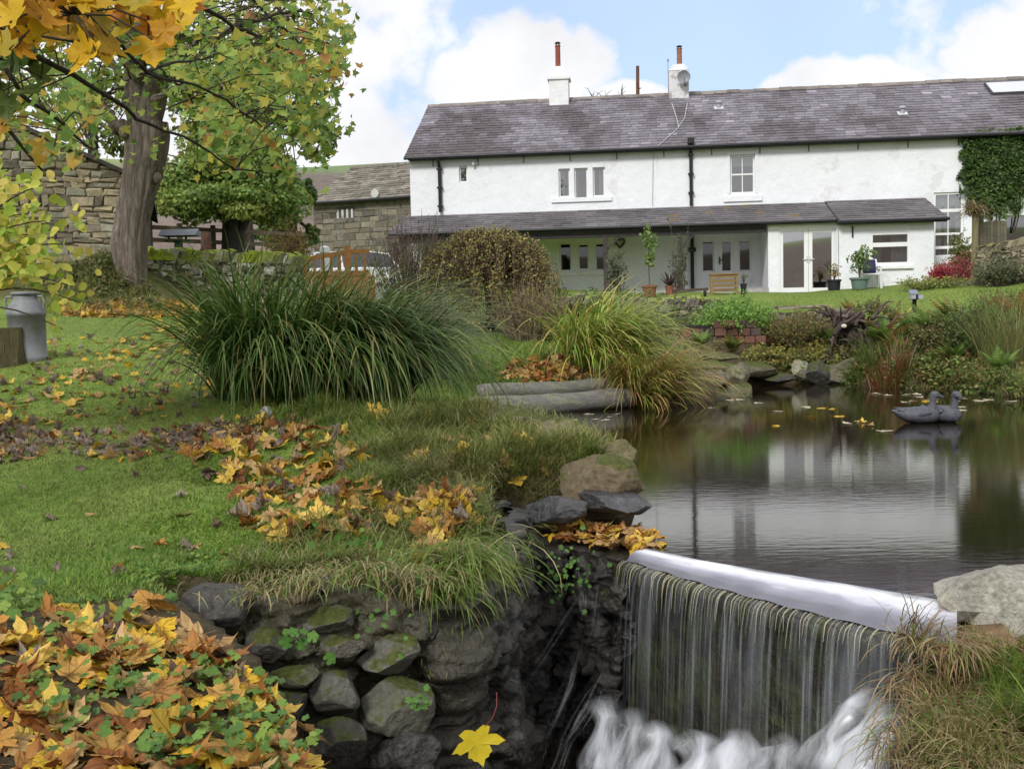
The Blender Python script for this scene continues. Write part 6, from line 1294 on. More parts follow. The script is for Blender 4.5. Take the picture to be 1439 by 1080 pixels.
# small scalloped leaves (herb robert, geranium) through the leaf heap and along the wall
def herb():
    r = np.random.default_rng(961); ga = np.linspace(-math.pi / 2 + .25, 1.5 * math.pi - .25, 23); gr = .5 * (.70 + .30 * np.abs(np.cos(ga * 2.5 - .8))); T = np.concatenate([[(0, -.12, 0)], np.stack([np.cos(ga) * gr, np.sin(ga) * gr, .10 * np.abs(np.sin(ga * 2.5)) - .03], 1)]); Fs = np.array([(0, 1 + i, 2 + i) for i in range(22)]); parts = []
    for (poly, n, h, s) in (([(0, 860), (230, 830), (380, 900), (460, 1040), (440, 1090), (-60, 1090), (-60, 900)], 520, .09, (.025, .05)), ([(-60, 850), (60, 830), (60, 900), (-60, 910)], 60, .10, (.03, .06)), ([(180, 830), (330, 800), (600, 800), (420, 770), (200, 790)], 500, .03, (.015, .03)), ([(250, 930), (380, 910), (420, 1090), (200, 1090)], 120, .10, (.03, .055)), ([(540, 620), (720, 640), (700, 740), (560, 700)], 220, .05, (.02, .04)), ([(1300, 1000), (1439, 1000), (1439, 1080), (1300, 1080)], 160, .05, (.02, .035))):
        P = on_ground(n, poly); n = len(P); cl = fbm(P[:, 0], P[:, 1], 3.0, 3); P = P[cl > .42]; n = len(P); P = P + np.stack([r.normal(size=n) * .02, r.normal(size=n) * .02, r.uniform(.02, 1, n) * h], 1)
        nr = r.normal(size=(n, 3)) * .35 + (0, -.35, 1); nr /= np.linalg.norm(nr, axis=1)[:, None]; parts.append(leaf_quads(P, nr, r.uniform(*s, n), pick([(.12, .23, .045), (.17, .29, .06), (.09, .18, .045), (.22, .32, .06)], n, r), r, (T, Fs)))
    for (px, py, Y, n, s, sp) in ((590, 985, 4.6, 18, (.02, .035), .03), (420, 890, 4.45, 8, (.035, .065), .05), (795, 805, 6.7, 60, (.02, .04), .10), (540, 870, 4.75, 14, (.02, .04), .08), (500, 810, 4.9, 50, (.02, .04), .12)):
        P = at(px, py, Y - .08) + r.normal(size=(n, 3)) * np.array([sp, .03, sp]); nr = r.normal(size=(n, 3)) * .4 + (0, -.8, .6); nr /= np.linalg.norm(nr, axis=1)[:, None]; parts.append(leaf_quads(P, nr, r.uniform(*s, n), pick([(.09, .22, .04), (.13, .26, .05)], n, r), r, (T, Fs)))
    V, Fa, C = cat(parts); stuff('herb_cover', V, Fa, C, M_LEAF)
herb()

# ------------------------------------------------------------------ shrubs
def weeping_tree():
    c = np.array(at(688, 462, 21.0)[:2]); o = np.array([*c, gz(*c)]); root = empty('weeping_tree', o, 'low weeping tree with a dome of drooping rusty olive twigs', 'tree'); r = np.random.default_rng(701); m = MB(); H = at(688, 314, 21)[2] - o[2]; R_ = 1.42
    m.tube([(0, 0, -.1), (.04, 0, .5), (-.03, .02, 1.0), (.02, 0, H * .8)], [.11, .09, .08, .06], 10, (.04, .032, .028), True, .1); Ps, tw = [], MB(); Nr = []
    for k in range(360):
        a = r.uniform(0, 6.283); rr = R_ * r.uniform(.1, 1.0) ** .7; h = H * (.40 + .60 * math.sqrt(max(0, 1 - (rr / R_) ** 2.2))) * r.uniform(.93, 1.0); end = r.uniform(.05, .75) * (.5 + .5 * rr / R_) ; t = np.linspace(0, 1, 12); d = np.array([math.cos(a), math.sin(a)])
        x = rr * (1 - (1 - np.clip(t * 1.9, 0, 1)) ** 2) + .12 * t * r.normal(); z = H * .45 + (h - H * .45) * np.sin(np.clip(t * 2.2, 0, 1) * math.pi / 2) - np.clip(t - .42, 0, 1) ** 1.15 / .58 ** 1.15 * (h - end * .9); pts = np.stack([x * d[0], x * d[1], z], 1) + r.normal(size=(12, 3)) * .02
        tw.tube(pts, np.linspace(.012, .003, 12), 3, (.09, .06, .045))
        for q in range(42): j = r.uniform(3, 11); i = int(j); Ps.append(pts[i] + (pts[min(11, i + 1)] - pts[i]) * (j - i) + r.normal(size=3) * .035)
    m.build('trunk', M_BARK, root); tw.build('branches', material('weeping_twig', None, .9, .2, 9), root)
    n = len(Ps); nr = r.normal(size=(n, 3)) * .7 + (0, -.5, .4); nr /= np.linalg.norm(nr, axis=1)[:, None]; V, Fa, C = leaf_quads(np.array(Ps), nr, r.uniform(.03, .065, n), pick([(.30, .29, .09), (.38, .34, .10), (.24, .25, .08), (.26, .16, .07), (.18, .11, .065), (.44, .40, .14)], n, r, var=.35), r); link('foliage', fast_mesh('weeping_foliage', V, Fa, C), M_LEAF, root)
weeping_tree()
def twiggy(name, label, px, py, Y, rx, h, n, nl, ls, cols, seed, bark=(.14, .10, .085), cat_='shrub', spread=.9):
    """a bush of many thin upright stems with small leaves"""
    c = np.array(at(px, py, Y)[:2]); o = np.array([*c, gz(*c)]); root = empty(name, o, label, cat_); r = np.random.default_rng(seed); tw = MB(); Ps = []
    for k in range(n):
        a = r.uniform(0, 6.283); s = rx * r.uniform(0, 1) ** .6; hh = h * r.uniform(.55, 1.05) * (1 - .25 * (s / rx) ** 2); b = np.array([math.cos(a) * s * .35, math.sin(a) * s * .35, -.05]); e = np.array([math.cos(a) * s * spread, math.sin(a) * s * spread, hh]); t = np.linspace(0, 1, 7)[:, None]; pts = b + (e - b) * t + np.cumsum(r.normal(size=(7, 3)) * .025 * h, 0); tw.tube(pts, np.linspace(.011, .004, 7), 3, bark)
        for q in range(nl): j = r.uniform(1.5, 6); i = int(j); Ps.append(pts[i] + (pts[min(6, i + 1)] - pts[i]) * (j - i) + r.normal(size=3) * .05)
    tw.build('stems', material('shrub_stem', None, .9, .2, 9), root); k = len(Ps)
    if k: nr = r.normal(size=(k, 3)) * .7 + (0, -.4, .5); nr /= np.linalg.norm(nr, axis=1)[:, None]; V, Fa, C = leaf_quads(np.array(Ps), nr, r.uniform(ls * .6, ls * 1.3, k), pick(cols, k, r, var=.3), r); link('foliage', fast_mesh(name + '_leaves', V, Fa, C), M_LEAF, root)
    return root
twiggy('bare_shrub', 'grey brown nearly bare shrub left of the weeping tree', 585, 440, 22.6, 1.25, 1.95, 330, 6, .05, [(.16, .11, .08), (.13, .12, .06), (.2, .15, .09)], 711, (.15, .11, .095))
twiggy('bare_shrub', 'low tangle of brown twigs at the foot of the weeping tree', 745, 478, 19.8, .85, 1.05, 220, 12, .05, [(.20, .17, .06), (.15, .12, .06), (.22, .14, .08)], 712, (.2, .15, .11))
twiggy('garden_shrub', 'feathery bright green plant growing in the brick planter', 1034, 458, 22.7, .95, 1.0, 260, 40, .07, [(.20, .37, .07), (.26, .42, .09), (.15, .29, .06)], 713, (.14, .22, .06), 'plant')
twiggy('garden_shrub', 'pale green herb left end of the brick planter', 985, 455, 23, .35, .6, 60, 16, .06, [(.2, .3, .1), (.26, .32, .12)], 714, (.14, .22, .06), 'plant')
twiggy('red_bush', 'crimson leaved bush in the flower bed by the tall window', 1352, 394, 30.2, .85, .85, 80, 12, .07, [(.40, .07, .10), (.46, .10, .13), (.32, .06, .08), (.3, .16, .08)], 715, (.2, .05, .05), 'bush')
twiggy('red_bush', 'smaller scarlet bush at the left end of the flower bed', 1322, 394, 30.6, .4, .55, 60, 22, .07, [(.46, .03, .05), (.4, .05, .07)], 716, (.2, .05, .05), 'bush')
twiggy('grey_bush', 'grey green bush at the right of the flower bed under the wall', 1405, 392, 28.4, .75, .8, 110, 26, .07, [(.14, .16, .09), (.18, .17, .10), (.10, .13, .06)], 717, (.15, .13, .1), 'bush')
twiggy('fern_bush', 'tall rusty green bush on the lawn edge right of the stump', 1232, 430, 22.6, .55, .65, 110, 26, .06, [(.13, .19, .05), (.2, .14, .06), (.10, .15, .04)], 718, (.15, .12, .06), 'bush')
twiggy('juniper_shrub', 'dense dark green feathery shrub on the right bank', 1372, 520, 19.6, .75, .95, 300, 30, .045, [(.09, .16, .04), (.13, .2, .05), (.18, .24, .07)], 719, (.06, .06, .03), 'shrub')
twiggy('juniper_shrub', 'looser green brown shrub beside the feathery dark one', 1318, 520, 20, .6, .75, 200, 26, .05, [(.15, .2, .06), (.22, .23, .08), (.2, .14, .06)], 720, (.1, .08, .05), 'shrub')
twiggy('bank_shrub', 'spreading green shrub at the lawn edge behind the solar spotlight bank', 1315, 466, 21.4, .7, .45, 130, 26, .055, [(.16, .24, .06), (.12, .19, .05), (.2, .2, .07)], 751, (.12, .1, .05), 'shrub')
twiggy('bank_shrub', 'olive green shrub on the crest of the bank below the right lawn', 1400, 458, 21.2, .9, .8, 150, 26, .055, [(.15, .2, .06), (.2, .22, .07), (.12, .17, .05)], 752, (.12, .1, .05), 'shrub')
twiggy('bank_shrub', 'loose yellow brown shrub over the far stones by the brick bed', 1120, 500, 22.2, .9, .8, 200, 22, .055, [(.26, .24, .07), (.2, .12, .05), (.16, .2, .06)], 753, (.14, .1, .06), 'shrub')
twiggy('climbing_plant', 'leafy climber winding up the veranda post with heart wreath beside it', 866, 410, 31.5, .35, 1.7, 26, 16, .10, [(.10, .13, .08), (.13, .16, .08), (.08, .10, .06)], 721, (.12, .10, .08), 'climber', .5)
twiggy('climbing_plant', 'rambling rose leaves around the thin brown veranda post', 955, 405, 31.6, .35, 2.0, 24, 10, .10, [(.10, .13, .08), (.13, .16, .08)], 722, (.12, .10, .08), 'climber', .6)
twiggy('orange_bush', 'rust and yellow bush growing on the wall end by the gate', 410, 405, 23.5, .55, 1.45, 120, 22, .07, [(.30, .19, .05), (.24, .22, .05), (.2, .13, .05)], 723, (.15, .1, .06), 'bush')
twiggy('low_flowers', 'yellow green low flowers along the bed edging', 1310, 402, 29.5, .9, .3, 120, 16, .06, [(.25, .28, .08), (.4, .36, .1), (.16, .22, .07)], 724, (.15, .2, .06), 'plant', 1.3)
twiggy('garden_shrub', 'dark leaved perennial in the shade under the terrace wall', 925, 465, 23.6, .5, .45, 70, 20, .07, [(.06, .12, .04), (.08, .13, .06), (.09, .11, .07)], 725, (.06, .08, .04), 'plant')
for i, (px, py, h, lab) in enumerate([(848, 138, 1.0, 'thin leafless twigs showing above the roof ridge'), (872, 136, 1.5, 'small budding branch above the ridge near the wooden pole'), (832, 140, .7, 'tiny twigs right of the first chimney')]):
    c = HO + HU * hp(px, py, -13)[0] + HN * -13; z = at(px, py, 46)[2]; root = empty('bare_sapling', (c[0], c[1], 2.2), lab, 'sapling'); r = np.random.default_rng(730 + i); m = MB(); H = HO[2] + hp(px, 118 if i == 1 else 128, -13)[1] - 2.2
    m.tube([(0, 0, -.2), (.1, 0, H * .5), (0, 0, H * .9), (.1, 0, H)], [.05, .04, .02, .006], 6)
    for q in range(16): s = r.uniform(.84, .97) * H; e = np.array([r.normal() * .35, r.normal() * .3, s + r.uniform(.15, .6)]); m.tube([(0.02, 0, s), e * (.5, .5, 1) + (0, 0, -.1), e], [.018, .012, .005], 4)
    m.build('stem', M_TWIG, root)
# ------------------------------------------------------------------ things in the garden
def churn():
    c = on = at(40, 506, 11.4); z = gz(c[0], c[1]); root = empty('milk_churn', (c[0], c[1], z), 'grey galvanised milk churn standing beside the tree stump on lawn', 'milk churn'); k = 11.4 / F; R_ = 26 * k; H = at(40, 410, 11.4)[2] - z
    m = MB(); m.lathe([(R_ * .96, -.03), (R_ * .98, 0), (R_ * .98, .03), (R_ * .955, .035), (R_ * .955, H * .64), (R_ * 1.0, H * .645), (R_ * 1.0, H * .70), (R_ * .97, H * .71), (R_ * .93, H * .76), (R_ * .66, H * .87), (R_ * .62, H * .90), (R_ * .62, H * .955), (R_ * .60, H * .96)], 40, cap=False); m.build('body', M_METAL, root, True)
    l = MB(); l.lathe([(R_ * .62, H * .95), (R_ * .71, H * .955), (R_ * .72, H * .985), (R_ * .66, H), (R_ * .3, H * 1.005), (0.001, H * 1.005)], 36, cap=False); l.build('lid', M_METAL, root, True)
    for s in (-1, 1):
        h = MB(); h.tube([(s * R_ * .66, -.02, H * .93), (s * R_ * .95, -.02, H * .93), (s * R_ * 1.04, -.02, H * .86), (s * R_ * .98, -.02, H * .74)], .012, 8); h.build('handle', M_METAL, root)
churn()
def stump():
    c = at(8, 508, 11.2); z = gz(c[0], c[1]); k = 11.2 / F; root = empty('tree_stump', (c[0], c[1], z), 'short mossy sawn tree stump left of the milk churn', 'stump'); m = MB(); n = 28; H = 50 * k; R_ = 25 * k; V = []
    for (q, f) in ((-.05, 1.12), (.03, 1.06), (H * .4, .98), (H * .96, .97), (H, .93)):
        for j in range(n): a = 2 * math.pi * j / n; w = 1 + .07 * math.sin(3 * a + 1) + .06 * mnoise.noise(Vector((math.cos(a) * 3, math.sin(a) * 3, q * 2))); V.append((math.cos(a) * R_ * f * w, math.sin(a) * R_ * f * w, q))
    m.add(V, [(i * n + j, i * n + (j + 1) % n, (i + 1) * n + (j + 1) % n, (i + 1) * n + j) for i in range(4) for j in range(n)], (.10, .085, .04)); m.build('bark', M_BARK, root, True)
    t = MB(); t.add([V[4 * n + j] for j in range(n)], [tuple(range(n))], (.22, .18, .10)); t.build('cut_top', M_WOOD, root)
stump()
for lab, a, b, ra, rb in (('upper grey timber log edging the pond bank', (672, 552, 16.35), (866, 541, 17.15), .125, .115), ('lower thicker grey log lying at the waterline', (662, 575, 15.7), (886, 559, 16.55), .165, .15)):
    p, q = at(*a), at(*b); o = (p + q) / 2; r = np.random.default_rng(int(a[1])); n = 24; m = MB(); t = np.linspace(0, 1, n)[:, None]; pts = p + (q - p) * t - o; pts[:, 2] += .012 * np.sin(t[:, 0] * 9); m.tube(pts, [(ra + (rb - ra) * i / n) * (1 + .05 * math.sin(i * .7)) for i in range(n)], 20, (.155, .148, .135), True, .03); ob = m.build('log', material('log_wood', None, .85, .3, 3, bump=[(9, .6, .03)], stretch=(1, 7, 7), lichen=((.22, .24, .13), 2.0, .52, .6)), None, True); ob.location = tuple(o); tag(ob, lab, 'log')
def plank(lab, a, b, w, th, col):
    p, q = at(*a), at(*b); m = MB(); o = (p + q) / 2; m.beam(p - o, q - o, w, th, col); ob = m.build('plank', M_WOOD); ob.location = tuple(o); tag(ob, lab, 'plank')
plank('grey weathered plank leaning into the water below the yellow sedge', (968, 517, 19.3), (1002, 567, 18.6), .16, .08, (.17, .155, .14)); plank('short mossy board sloping off the tip of the stone corner', (1030, 524, 19.2), (1052, 549, 19.0), .18, .07, (.16, .155, .10))

def decoy(px, py, Y, yaw, head, label, col):
    """a floating goose decoy facing +x locally: one continuous body with bill and tail"""
    c = on_z(px, py); root = empty('goose_decoy', (c[0], c[1], 0), label, 'decoy', rz=yaw); m = MB()
    st = [(-.335, .165, .006, .008), (-.30, .150, .05, .025), (-.24, .125, .10, .06), (-.15, .105, .138, .092), (-.03, .10, .152, .11), (.08, .10, .148, .112), (.17, .098, .125, .10), (.235, .095, .08, .072), (.262, .095, .02, .02)]; n = 20; V = []
    for (x, zc, w, h) in st: V += [(x, math.cos(2 * math.pi * j / n) * w, zc + math.sin(2 * math.pi * j / n) * h) for j in range(n)]
    m.add(V, [(i * n + j, i * n + (j + 1) % n, (i + 1) * n + (j + 1) % n, (i + 1) * n + j) for i in range(len(st) - 1) for j in range(n)] + [tuple(range(n - 1, -1, -1)), tuple((len(st) - 1) * n + j for j in range(n))], col)
    m.tube([(.15, 0, .13), (.18, 0, .20), (.185, 0, .27), (.185, 0, .335)], [.072, .052, .042, .045], 14, col)
    ch, sh = math.cos(head), math.sin(head); hx, hz = .195, .355
    m.ell((hx + .012 * ch, .012 * sh, hz), (.062, .05 + .0 * sh, .050), col); m.ell((hx + .03 * ch, .03 * sh, hz - .008), (.052, .048, .038), col)
    m.tube([(hx + .035 * ch, .035 * sh, hz - .008), (hx + .085 * ch, .085 * sh, hz - .02), (hx + .125 * ch, .125 * sh, hz - .035)], [.030, .022, .013], 10, col)
    o = m.build('body', material('decoy_plastic', (.088, .091, .110), .6, .15, 9, bump=[(16, .6, .02), (60, .5, .006)], var2=(34, .3), stretch=(.6, 1.4, 1.4)), root, True); rm = o.modifiers.new('remesh', 'REMESH'); rm.mode = 'VOXEL'; rm.voxel_size = .0075; rm.use_smooth_shade = True; sm = o.modifiers.new('smooth', 'SMOOTH'); sm.factor = .5; sm.iterations = 4
    # the carved wing edge along each flank, and the eyes
    for s in (-1, 1):
        w = MB(); k = 14; V = []
        for i in range(k + 1):
            t = i / k; x = .12 - .40 * t; yy = (.150 - .11 * max(0, t - .35)) ; zz = .135 + .035 * t; V += [(x, s * (yy * (1 - .14 * t) + .004), zz - .05 * math.sin(math.pi * min(1, t * 1.1)) ** .8), (x, s * (yy * (.80 - .2 * t) + .004), zz + .045 - .02 * t)]
        w.add(V, [(2 * i, 2 * i + 1, 2 * i + 3, 2 * i + 2) if s > 0 else (2 * i, 2 * i + 2, 2 * i + 3, 2 * i + 1) for i in range(k)], np.array(col) * .78); wo = w.build('wing', MATS['decoy_plastic'], root, True); so = wo.modifiers.new('t', 'SOLIDIFY'); so.thickness = .012
        e = MB(); e.ell((hx + .035 * ch - s * .044 * sh, .035 * sh + s * .044 * ch, hz + .012), (.008, .008, .008), (.01, .01, .01)); e.build('eye', M_PLAIN, root)
    return root
DC = (.125, .127, .155)
decoy(1290, 594, 14.4, -.05, -.05, 'dark grey floating goose decoy seen from the side, bill pointing right', DC)
decoy(1324, 592, 14.8, -1.05, -.25, 'dark grey floating goose decoy facing the camera, behind the other', (.135, .137, .165))

def solar_spot():
    c = at(1285, 444, 23.3); z = gz(c[0], c[1]); root = empty('solar_spotlight', (c[0], c[1], z), 'black solar garden spotlight on a stake in the lawn', 'garden light'); H = at(1285, 420, 23.3)[2] - z; k = 23.3 / F
    m = MB(); m.tube([(0, 0, -.1), (0, 0, H)], .045, 10); m.build('stake', M_BLACK, root); m = MB(); m.lathe([(.04, 0), (.10, .02), (.115, .10), (.10, .12), (.02, .13)], 16, (0, -.02, H - .02), (.03, .03, .035)); m.box(-.13, -.03, -.16, -.02, H + .0, H + .09, (.35, .36, .4)); m.box(.03, .13, -.16, -.02, H + .0, H + .09, (.35, .36, .4)); m.build('lamp_head', M_PLAIN, root)
    p = MB(); p.box(-.095, .095, -.015, .015, 0, .12, (.22, .23, .32)); ob = p.build('solar_panel', material('solar_cell', None, .25, .1, 5), root); ob.location = (0, .02, H + .10); ob.rotation_euler = (-.7, 0, .1)
solar_spot()
def root_stump():
    c = at(1205, 500, 21.0); o = np.array([c[0], c[1], gz(c[0], c[1])]); root = empty('root_stump', o, 'dark upturned tree root stump on the far bank', 'stump'); m = MB(); r = np.random.default_rng(88); P = lambda px, py, dY=0.0: at(px, py, 21.0 + dY) - o; col = (.06, .045, .038)
    for (a, b, ra, rb) in (((1215, 525, 0), (1192, 462, .2), .30, .26), ((1192, 465, .2), (1180, 440, .3), .22, .10), ((1195, 462, .1), (1165, 435, .0), .12, .05), ((1198, 462, .1), (1212, 440, -.1), .16, .08), ((1205, 480, 0), (1235, 460, -.3), .16, .07), ((1215, 500, 0), (1240, 520, -.3), .14, .06), ((1210, 510, -.1), (1185, 500, -.4), .12, .05), ((1190, 455, -.1), (1172, 470, -.5), .10, .04), ((1215, 470, -.1), (1228, 490, -.4), .15, .05), ((1200, 500, -.2), (1205, 530, -.5), .12, .06), ((1186, 448, .1), (1196, 432, 0), .08, .03)):
        limb(m, P(*a), P(*b), ra, rb, int(a[0] + b[0]), 10, .16, np.array(col) * r.uniform(.7, 1.5), 12)
    for (px, py, w, h) in ((1196, 455, .75, .55), (1214, 488, .75, .9), (1226, 468, .6, .5)):
        me = rock_mesh('c', (w, .6, h), int(px), col, M_BARE, 8, 4, .4); c0 = P(px, py, .15); m.add([c0 + np.array(v.co) for v in me.vertices], [tuple(f.vertices) for f in me.polygons], col); bpy.data.meshes.remove(me)
    for k in range(60): a = P(U(1165, 1240), U(440, 510), U(-.25, 0)); limb(m, a, a + r.normal(size=3) * .3, .045, .006, k + 5, 6, .3, np.array(col) * r.uniform(.8, 2.2), 6)
    m.build('roots', material('root_bark', None, .9, .4, 5, bump=[(10, 1, .05), (30, .6, .02)], lichen=((.3, .27, .22), 6, .66, .5)), root, True)
    q = MB(); q.ell(P(1186, 458, -.42), (.055, .03, .04), (.6, .54, .44)); q.build('fungus', M_PLAIN, root)
root_stump()
def brick_planter():
    a, b = at(957, 476, 22.3), at(1062, 474, 22.0); z0 = gz(a[0], a[1]) - .1; zt = at(1010, 461, 22.1)[2]; o = np.array([*(a + b)[:2] / 2, z0]); root = empty('brick_planter', o, 'low raised bed edged with old stacked red bricks', 'planter'); m = MB(); d = (b - a)[:2]; L_ = np.linalg.norm(d); d /= L_; n = np.array([d[1], -d[0]]); r = np.random.default_rng(6); z = zt - z0; rows = [z - .16 * k for k in range(1, 5)]
    for i, zz in enumerate(rows + [z]):
        s = -L_ / 2 if i < len(rows) else -.1
        while s < L_ / 2:
            w = r.uniform(.20, .25); e = r.uniform(-.03, .03); c = np.array([(.13, .065, .05), (.10, .06, .05), (.09, .065, .055), (.16, .075, .055)][r.integers(0, 4)]) * r.uniform(.55, 1.05); q = MB(); q.bevbox(s + .006, s + w - .006, -.10 + e, .10 + e, zz, zz + .15, c, .012); m.add([(v[0] * d[0] - v[1] * n[0], v[0] * d[1] - v[1] * n[1], v[2]) for v in q.v], q.f, c); s += w
    m.build('bricks', M_CLAY, root); s = MB(); s.box(-L_ / 2 + .1, L_ / 2 - .1, .1, 1.2, z - .4, z + .06, (.03, .025, .02)); s.build('soil', M_GROUND, root)
brick_planter()

def pot(px, py, Y, rt, rb, h, col, label, plant=None, seed=0, glaze=False, name='flower_pot', zoff=0):
    c = at(px, py, Y); z = max(gz(c[0], c[1]), c[2] - .05) if zoff == 0 else c[2]; root = empty(name, (c[0], c[1], z), label, 'plant pot'); m = MB(); m.lathe([(rb, 0), (rt * .95, h * .82), (rt * 1.08, h * .83), (rt * 1.1, h), (rt * .97, h), (rt * .9, h * .86), (0.001, h * .86)], 22, (0, 0, 0), col, False); m.build('pot', M_CLAY if not glaze else M_PLAIN, root); r = np.random.default_rng(seed)
    if plant:
        kind, H, R_, n, ls, cols = plant; tw = MB(); Ps = []
        if kind == 'spiky':
            a = r.uniform(0, 6.28, n); V, Fa, C = blades(np.tile((0, 0, h * .86), (n, 1)) + r.normal(size=(n, 3)) * .01, a, r.uniform(.05, 1.1, n), r.uniform(.6, 1, n) * H, np.full(n, ls), r.uniform(.1, .7, n), pick(cols, n, r), 4, None, r); link('plant', fast_mesh('spiky', V, Fa, C), M_LEAF, root); return root
        for k in range(7 if kind == 'bush' else 2):
            e = np.array([r.normal() * R_ * .3, r.normal() * R_ * .3, h + H * r.uniform(.6, .95)]); tw.tube([(0, 0, h * .8), e * (.4, .4, .6) + (0, 0, h * .3), e], [.018, .014, .007], 5, (.09, .08, .05))
        tw.build('stem', material('pot_stem', None, .9, .2, 8), root); lo = .45 if kind == 'tree' else .25
        cen = [(r.normal() * R_ * .4, r.normal() * R_ * .4, h + H * r.uniform(lo, 1)) for _ in range(14)]; V, Fa, C = leaf_cloud(cen, [(R_ * .55, R_ * .55, H * .14)] * 14, n, ls, cols, seed); link('plant', fast_mesh('pot_plant', V, Fa, C), M_LEAF, root)
    return root
pot(913, 424, 30.2, .21, .15, .34, (.22, .10, .055), 'wide terracotta pot holding a tall thin bamboo like plant', ('tree', 1.55, .16, 260, .12, [(.2, .3, .08), (.26, .34, .12), (.14, .22, .06)]), 61)
pot(941, 414, 31.2, .13, .10, .26, (.28, .12, .075), 'small red clay pot with dark spiky purple leaves', ('spiky', .62, .3, 46, .035, [(.06, .03, .04), (.09, .045, .05)]), 62)
pot(1172, 410, 31.6, .20, .17, .32, (.02, .02, .028), 'dark glazed square looking pot with orange flowers by the french doors', ('bush', .42, .2, 160, .06, [(.45, .2, .04), (.4, .3, .05), (.16, .2, .06)]), 63, True)
pot(1208, 409, 31.0, .26, .20, .34, (.13, .19, .165), 'grey green pot with a rounded leafy bush beside the white chair', ('bush', .85, .34, 520, .09, [(.16, .24, .07), (.22, .30, .10), (.11, .18, .05)]), 64, True)
pot(1045, 412, 30.6, .09, .07, .3, (.02, .02, .022), 'narrow black pot near the wooden planter', ('bush', .25, .1, 60, .05, [(.12, .2, .05)]), 65, True)
def chair():
    c = at(1222, 410, 31.9); z = gz(c[0], c[1]); root = empty('garden_chair', (c[0], c[1], z), 'white plastic garden armchair against the cottage wall', 'chair', rz=-HA); m = MB(); w = .27
    for s in (-1, 1):
        for y in (-.26, .24): l = MB(); l.beam((s * (w + .02), y, 0), (s * w, y * .9, .44), .05, .045); l.build('leg', M_TRIM, root)
        a = MB(); a.box(s * w - .03, s * w + .03, -.28, .26, .62, .655); a.box(s * w - .025, s * w + .025, -.27, -.22, .42, .62); a.build('armrest', M_TRIM, root)
    m.bevbox(-w, w, -.27, .25, .40, .445, (1, 1, 1), .012); m.build('seat', M_TRIM, root); b = MB(); b.beam((-w + .02, .24, .44), (-w + .02, .36, .86), .05, .04); b.beam((w - .02, .24, .44), (w - .02, .36, .86), .05, .04)
    for i in range(5): x = -w + .09 + i * (2 * w - .18) / 4; b.beam((x, .24, .44), (x, .355, .84), .055, .02)
    b.beam((-w, .36, .85), (w, .36, .85), .03, .07); b.build('backrest', M_TRIM, root)
    q = MB(); q.bevbox(-.24, .24, -.07, .07, -.21, .21, (.035, .03, .085), .05); o = q.build('cushion', material('navy_cloth', None, .95, .15, 10), None, True); o.location = (c[0] - .02, c[1] + .14, z + .66); o.rotation_euler = (-.28, 0, -HA); tag(o, 'navy blue cushion propped on the white garden chair', 'cushion')
chair()
def wood_planter():
    c = at(1018, 412, 30.6); z = gz(c[0], c[1]); k = 30.6 / F; W_, H = 35 * k, at(1018, 386, 30.6)[2] - z; root = empty('wooden_planter', (c[0], c[1], z), 'light wooden slatted planter stand before the veranda door', 'planter', rz=-HA); m = MB(); col = (.24, .16, .07)
    for s in (-1, 1):
        for y in (0, .35): m = MB(); m.box(s * W_ / 2 - .03, s * W_ / 2 + .03, y - .03, y + .03, -.1, H, col); m.build('post', M_WOOD, root)
    b = MB(); 
    for i in range(4): b.box(-W_ / 2 + .03, W_ / 2 - .03, -.025, 0, H - .09 - i * .13, H - .0 - i * .13, np.array(col) * (1 - .08 * i))
    b.box(-W_ / 2 - .04, W_ / 2 + .04, -.06, .41, H + .002, H + .04, col); b.build('boards', M_WOOD, root)
wood_planter()
def hoop():
    o = at(940, 428, 26.0); root = empty('metal_hoop', o, 'bent bright metal tube handle leaning on the terrace wall', 'handle'); P = lambda px, py: at(px, py, 26.0) - o; m = MB(); m.tube([P(952, 421), P(946, 423), P(934, 430), P(929, 435), P(931, 437), P(940, 437), P(947, 432), P(951, 424)], .028, 8, (.5, .58, .66)); m.build('tube', M_METAL, root); b = MB(); b.tube([P(950, 421), P(961, 418)], .04, 8); b.build('grip', M_BLACK, root)
hoop()
def rail():
    a, b = at(945, 409, 28.5), at(995, 406, 28.0); o = (a + b) / 2; m = MB(); m.beam(a - o, b - o, .07, .07, (.07, .055, .045)); m.box(a[0] - o[0], a[0] - o[0] + .07, -.03, .04, -.6, .03, (.07, .055, .045)); m.box(b[0] - o[0] - .07, b[0] - o[0], -.03, .04, -.6, .03, (.07, .055, .045)); ob = m.build('wooden_rail', M_WOOD); ob.location = tuple(o); tag(ob, 'low dark wooden rail on the terrace beside the clay pots', 'rail')
rail()
def wreath():
    u, z = hp(871, 341, -YM + .04); o = HO + HU * u + HN * (-YM + .05) + (0, 0, z); m = MB(); pts = []
    for i in range(17): a = 2 * math.pi * i / 16; pts.append((.15 * math.sin(a) ** 3 * 1.05, 0, .135 * math.cos(a) - .05 * math.cos(2 * a) - .02 * math.cos(3 * a)))
    m.tube(pts, .035, 8, (.10, .10, .075), False, .25); ob = m.build('heart_wreath', material('woven_twigs', None, .95, .4, 30, bump=[(50, .8, .02)])); ob.location = tuple(o); ob.rotation_euler = (0, 0, -HA); tag(ob, 'woven heart shaped twig wreath hanging on the veranda wall', 'wreath')
wreath()
def bed_edge():
    pts = [at(1288, 405, 29.8), at(1340, 402, 29.4), at(1439, 398, 28.6), at(1500, 398, 27.8)]; o = pts[1].copy(); m = MB()
    for a, b in zip(pts, pts[1:]): m.beam(a - o, b - o, .06, .26, (.13, .11, .09))
    ob = m.build('board_edging', M_WOOD); ob.location = tuple(o); tag(ob, 'grey timber board edging the flower bed on the right lawn', 'edging')
bed_edge()
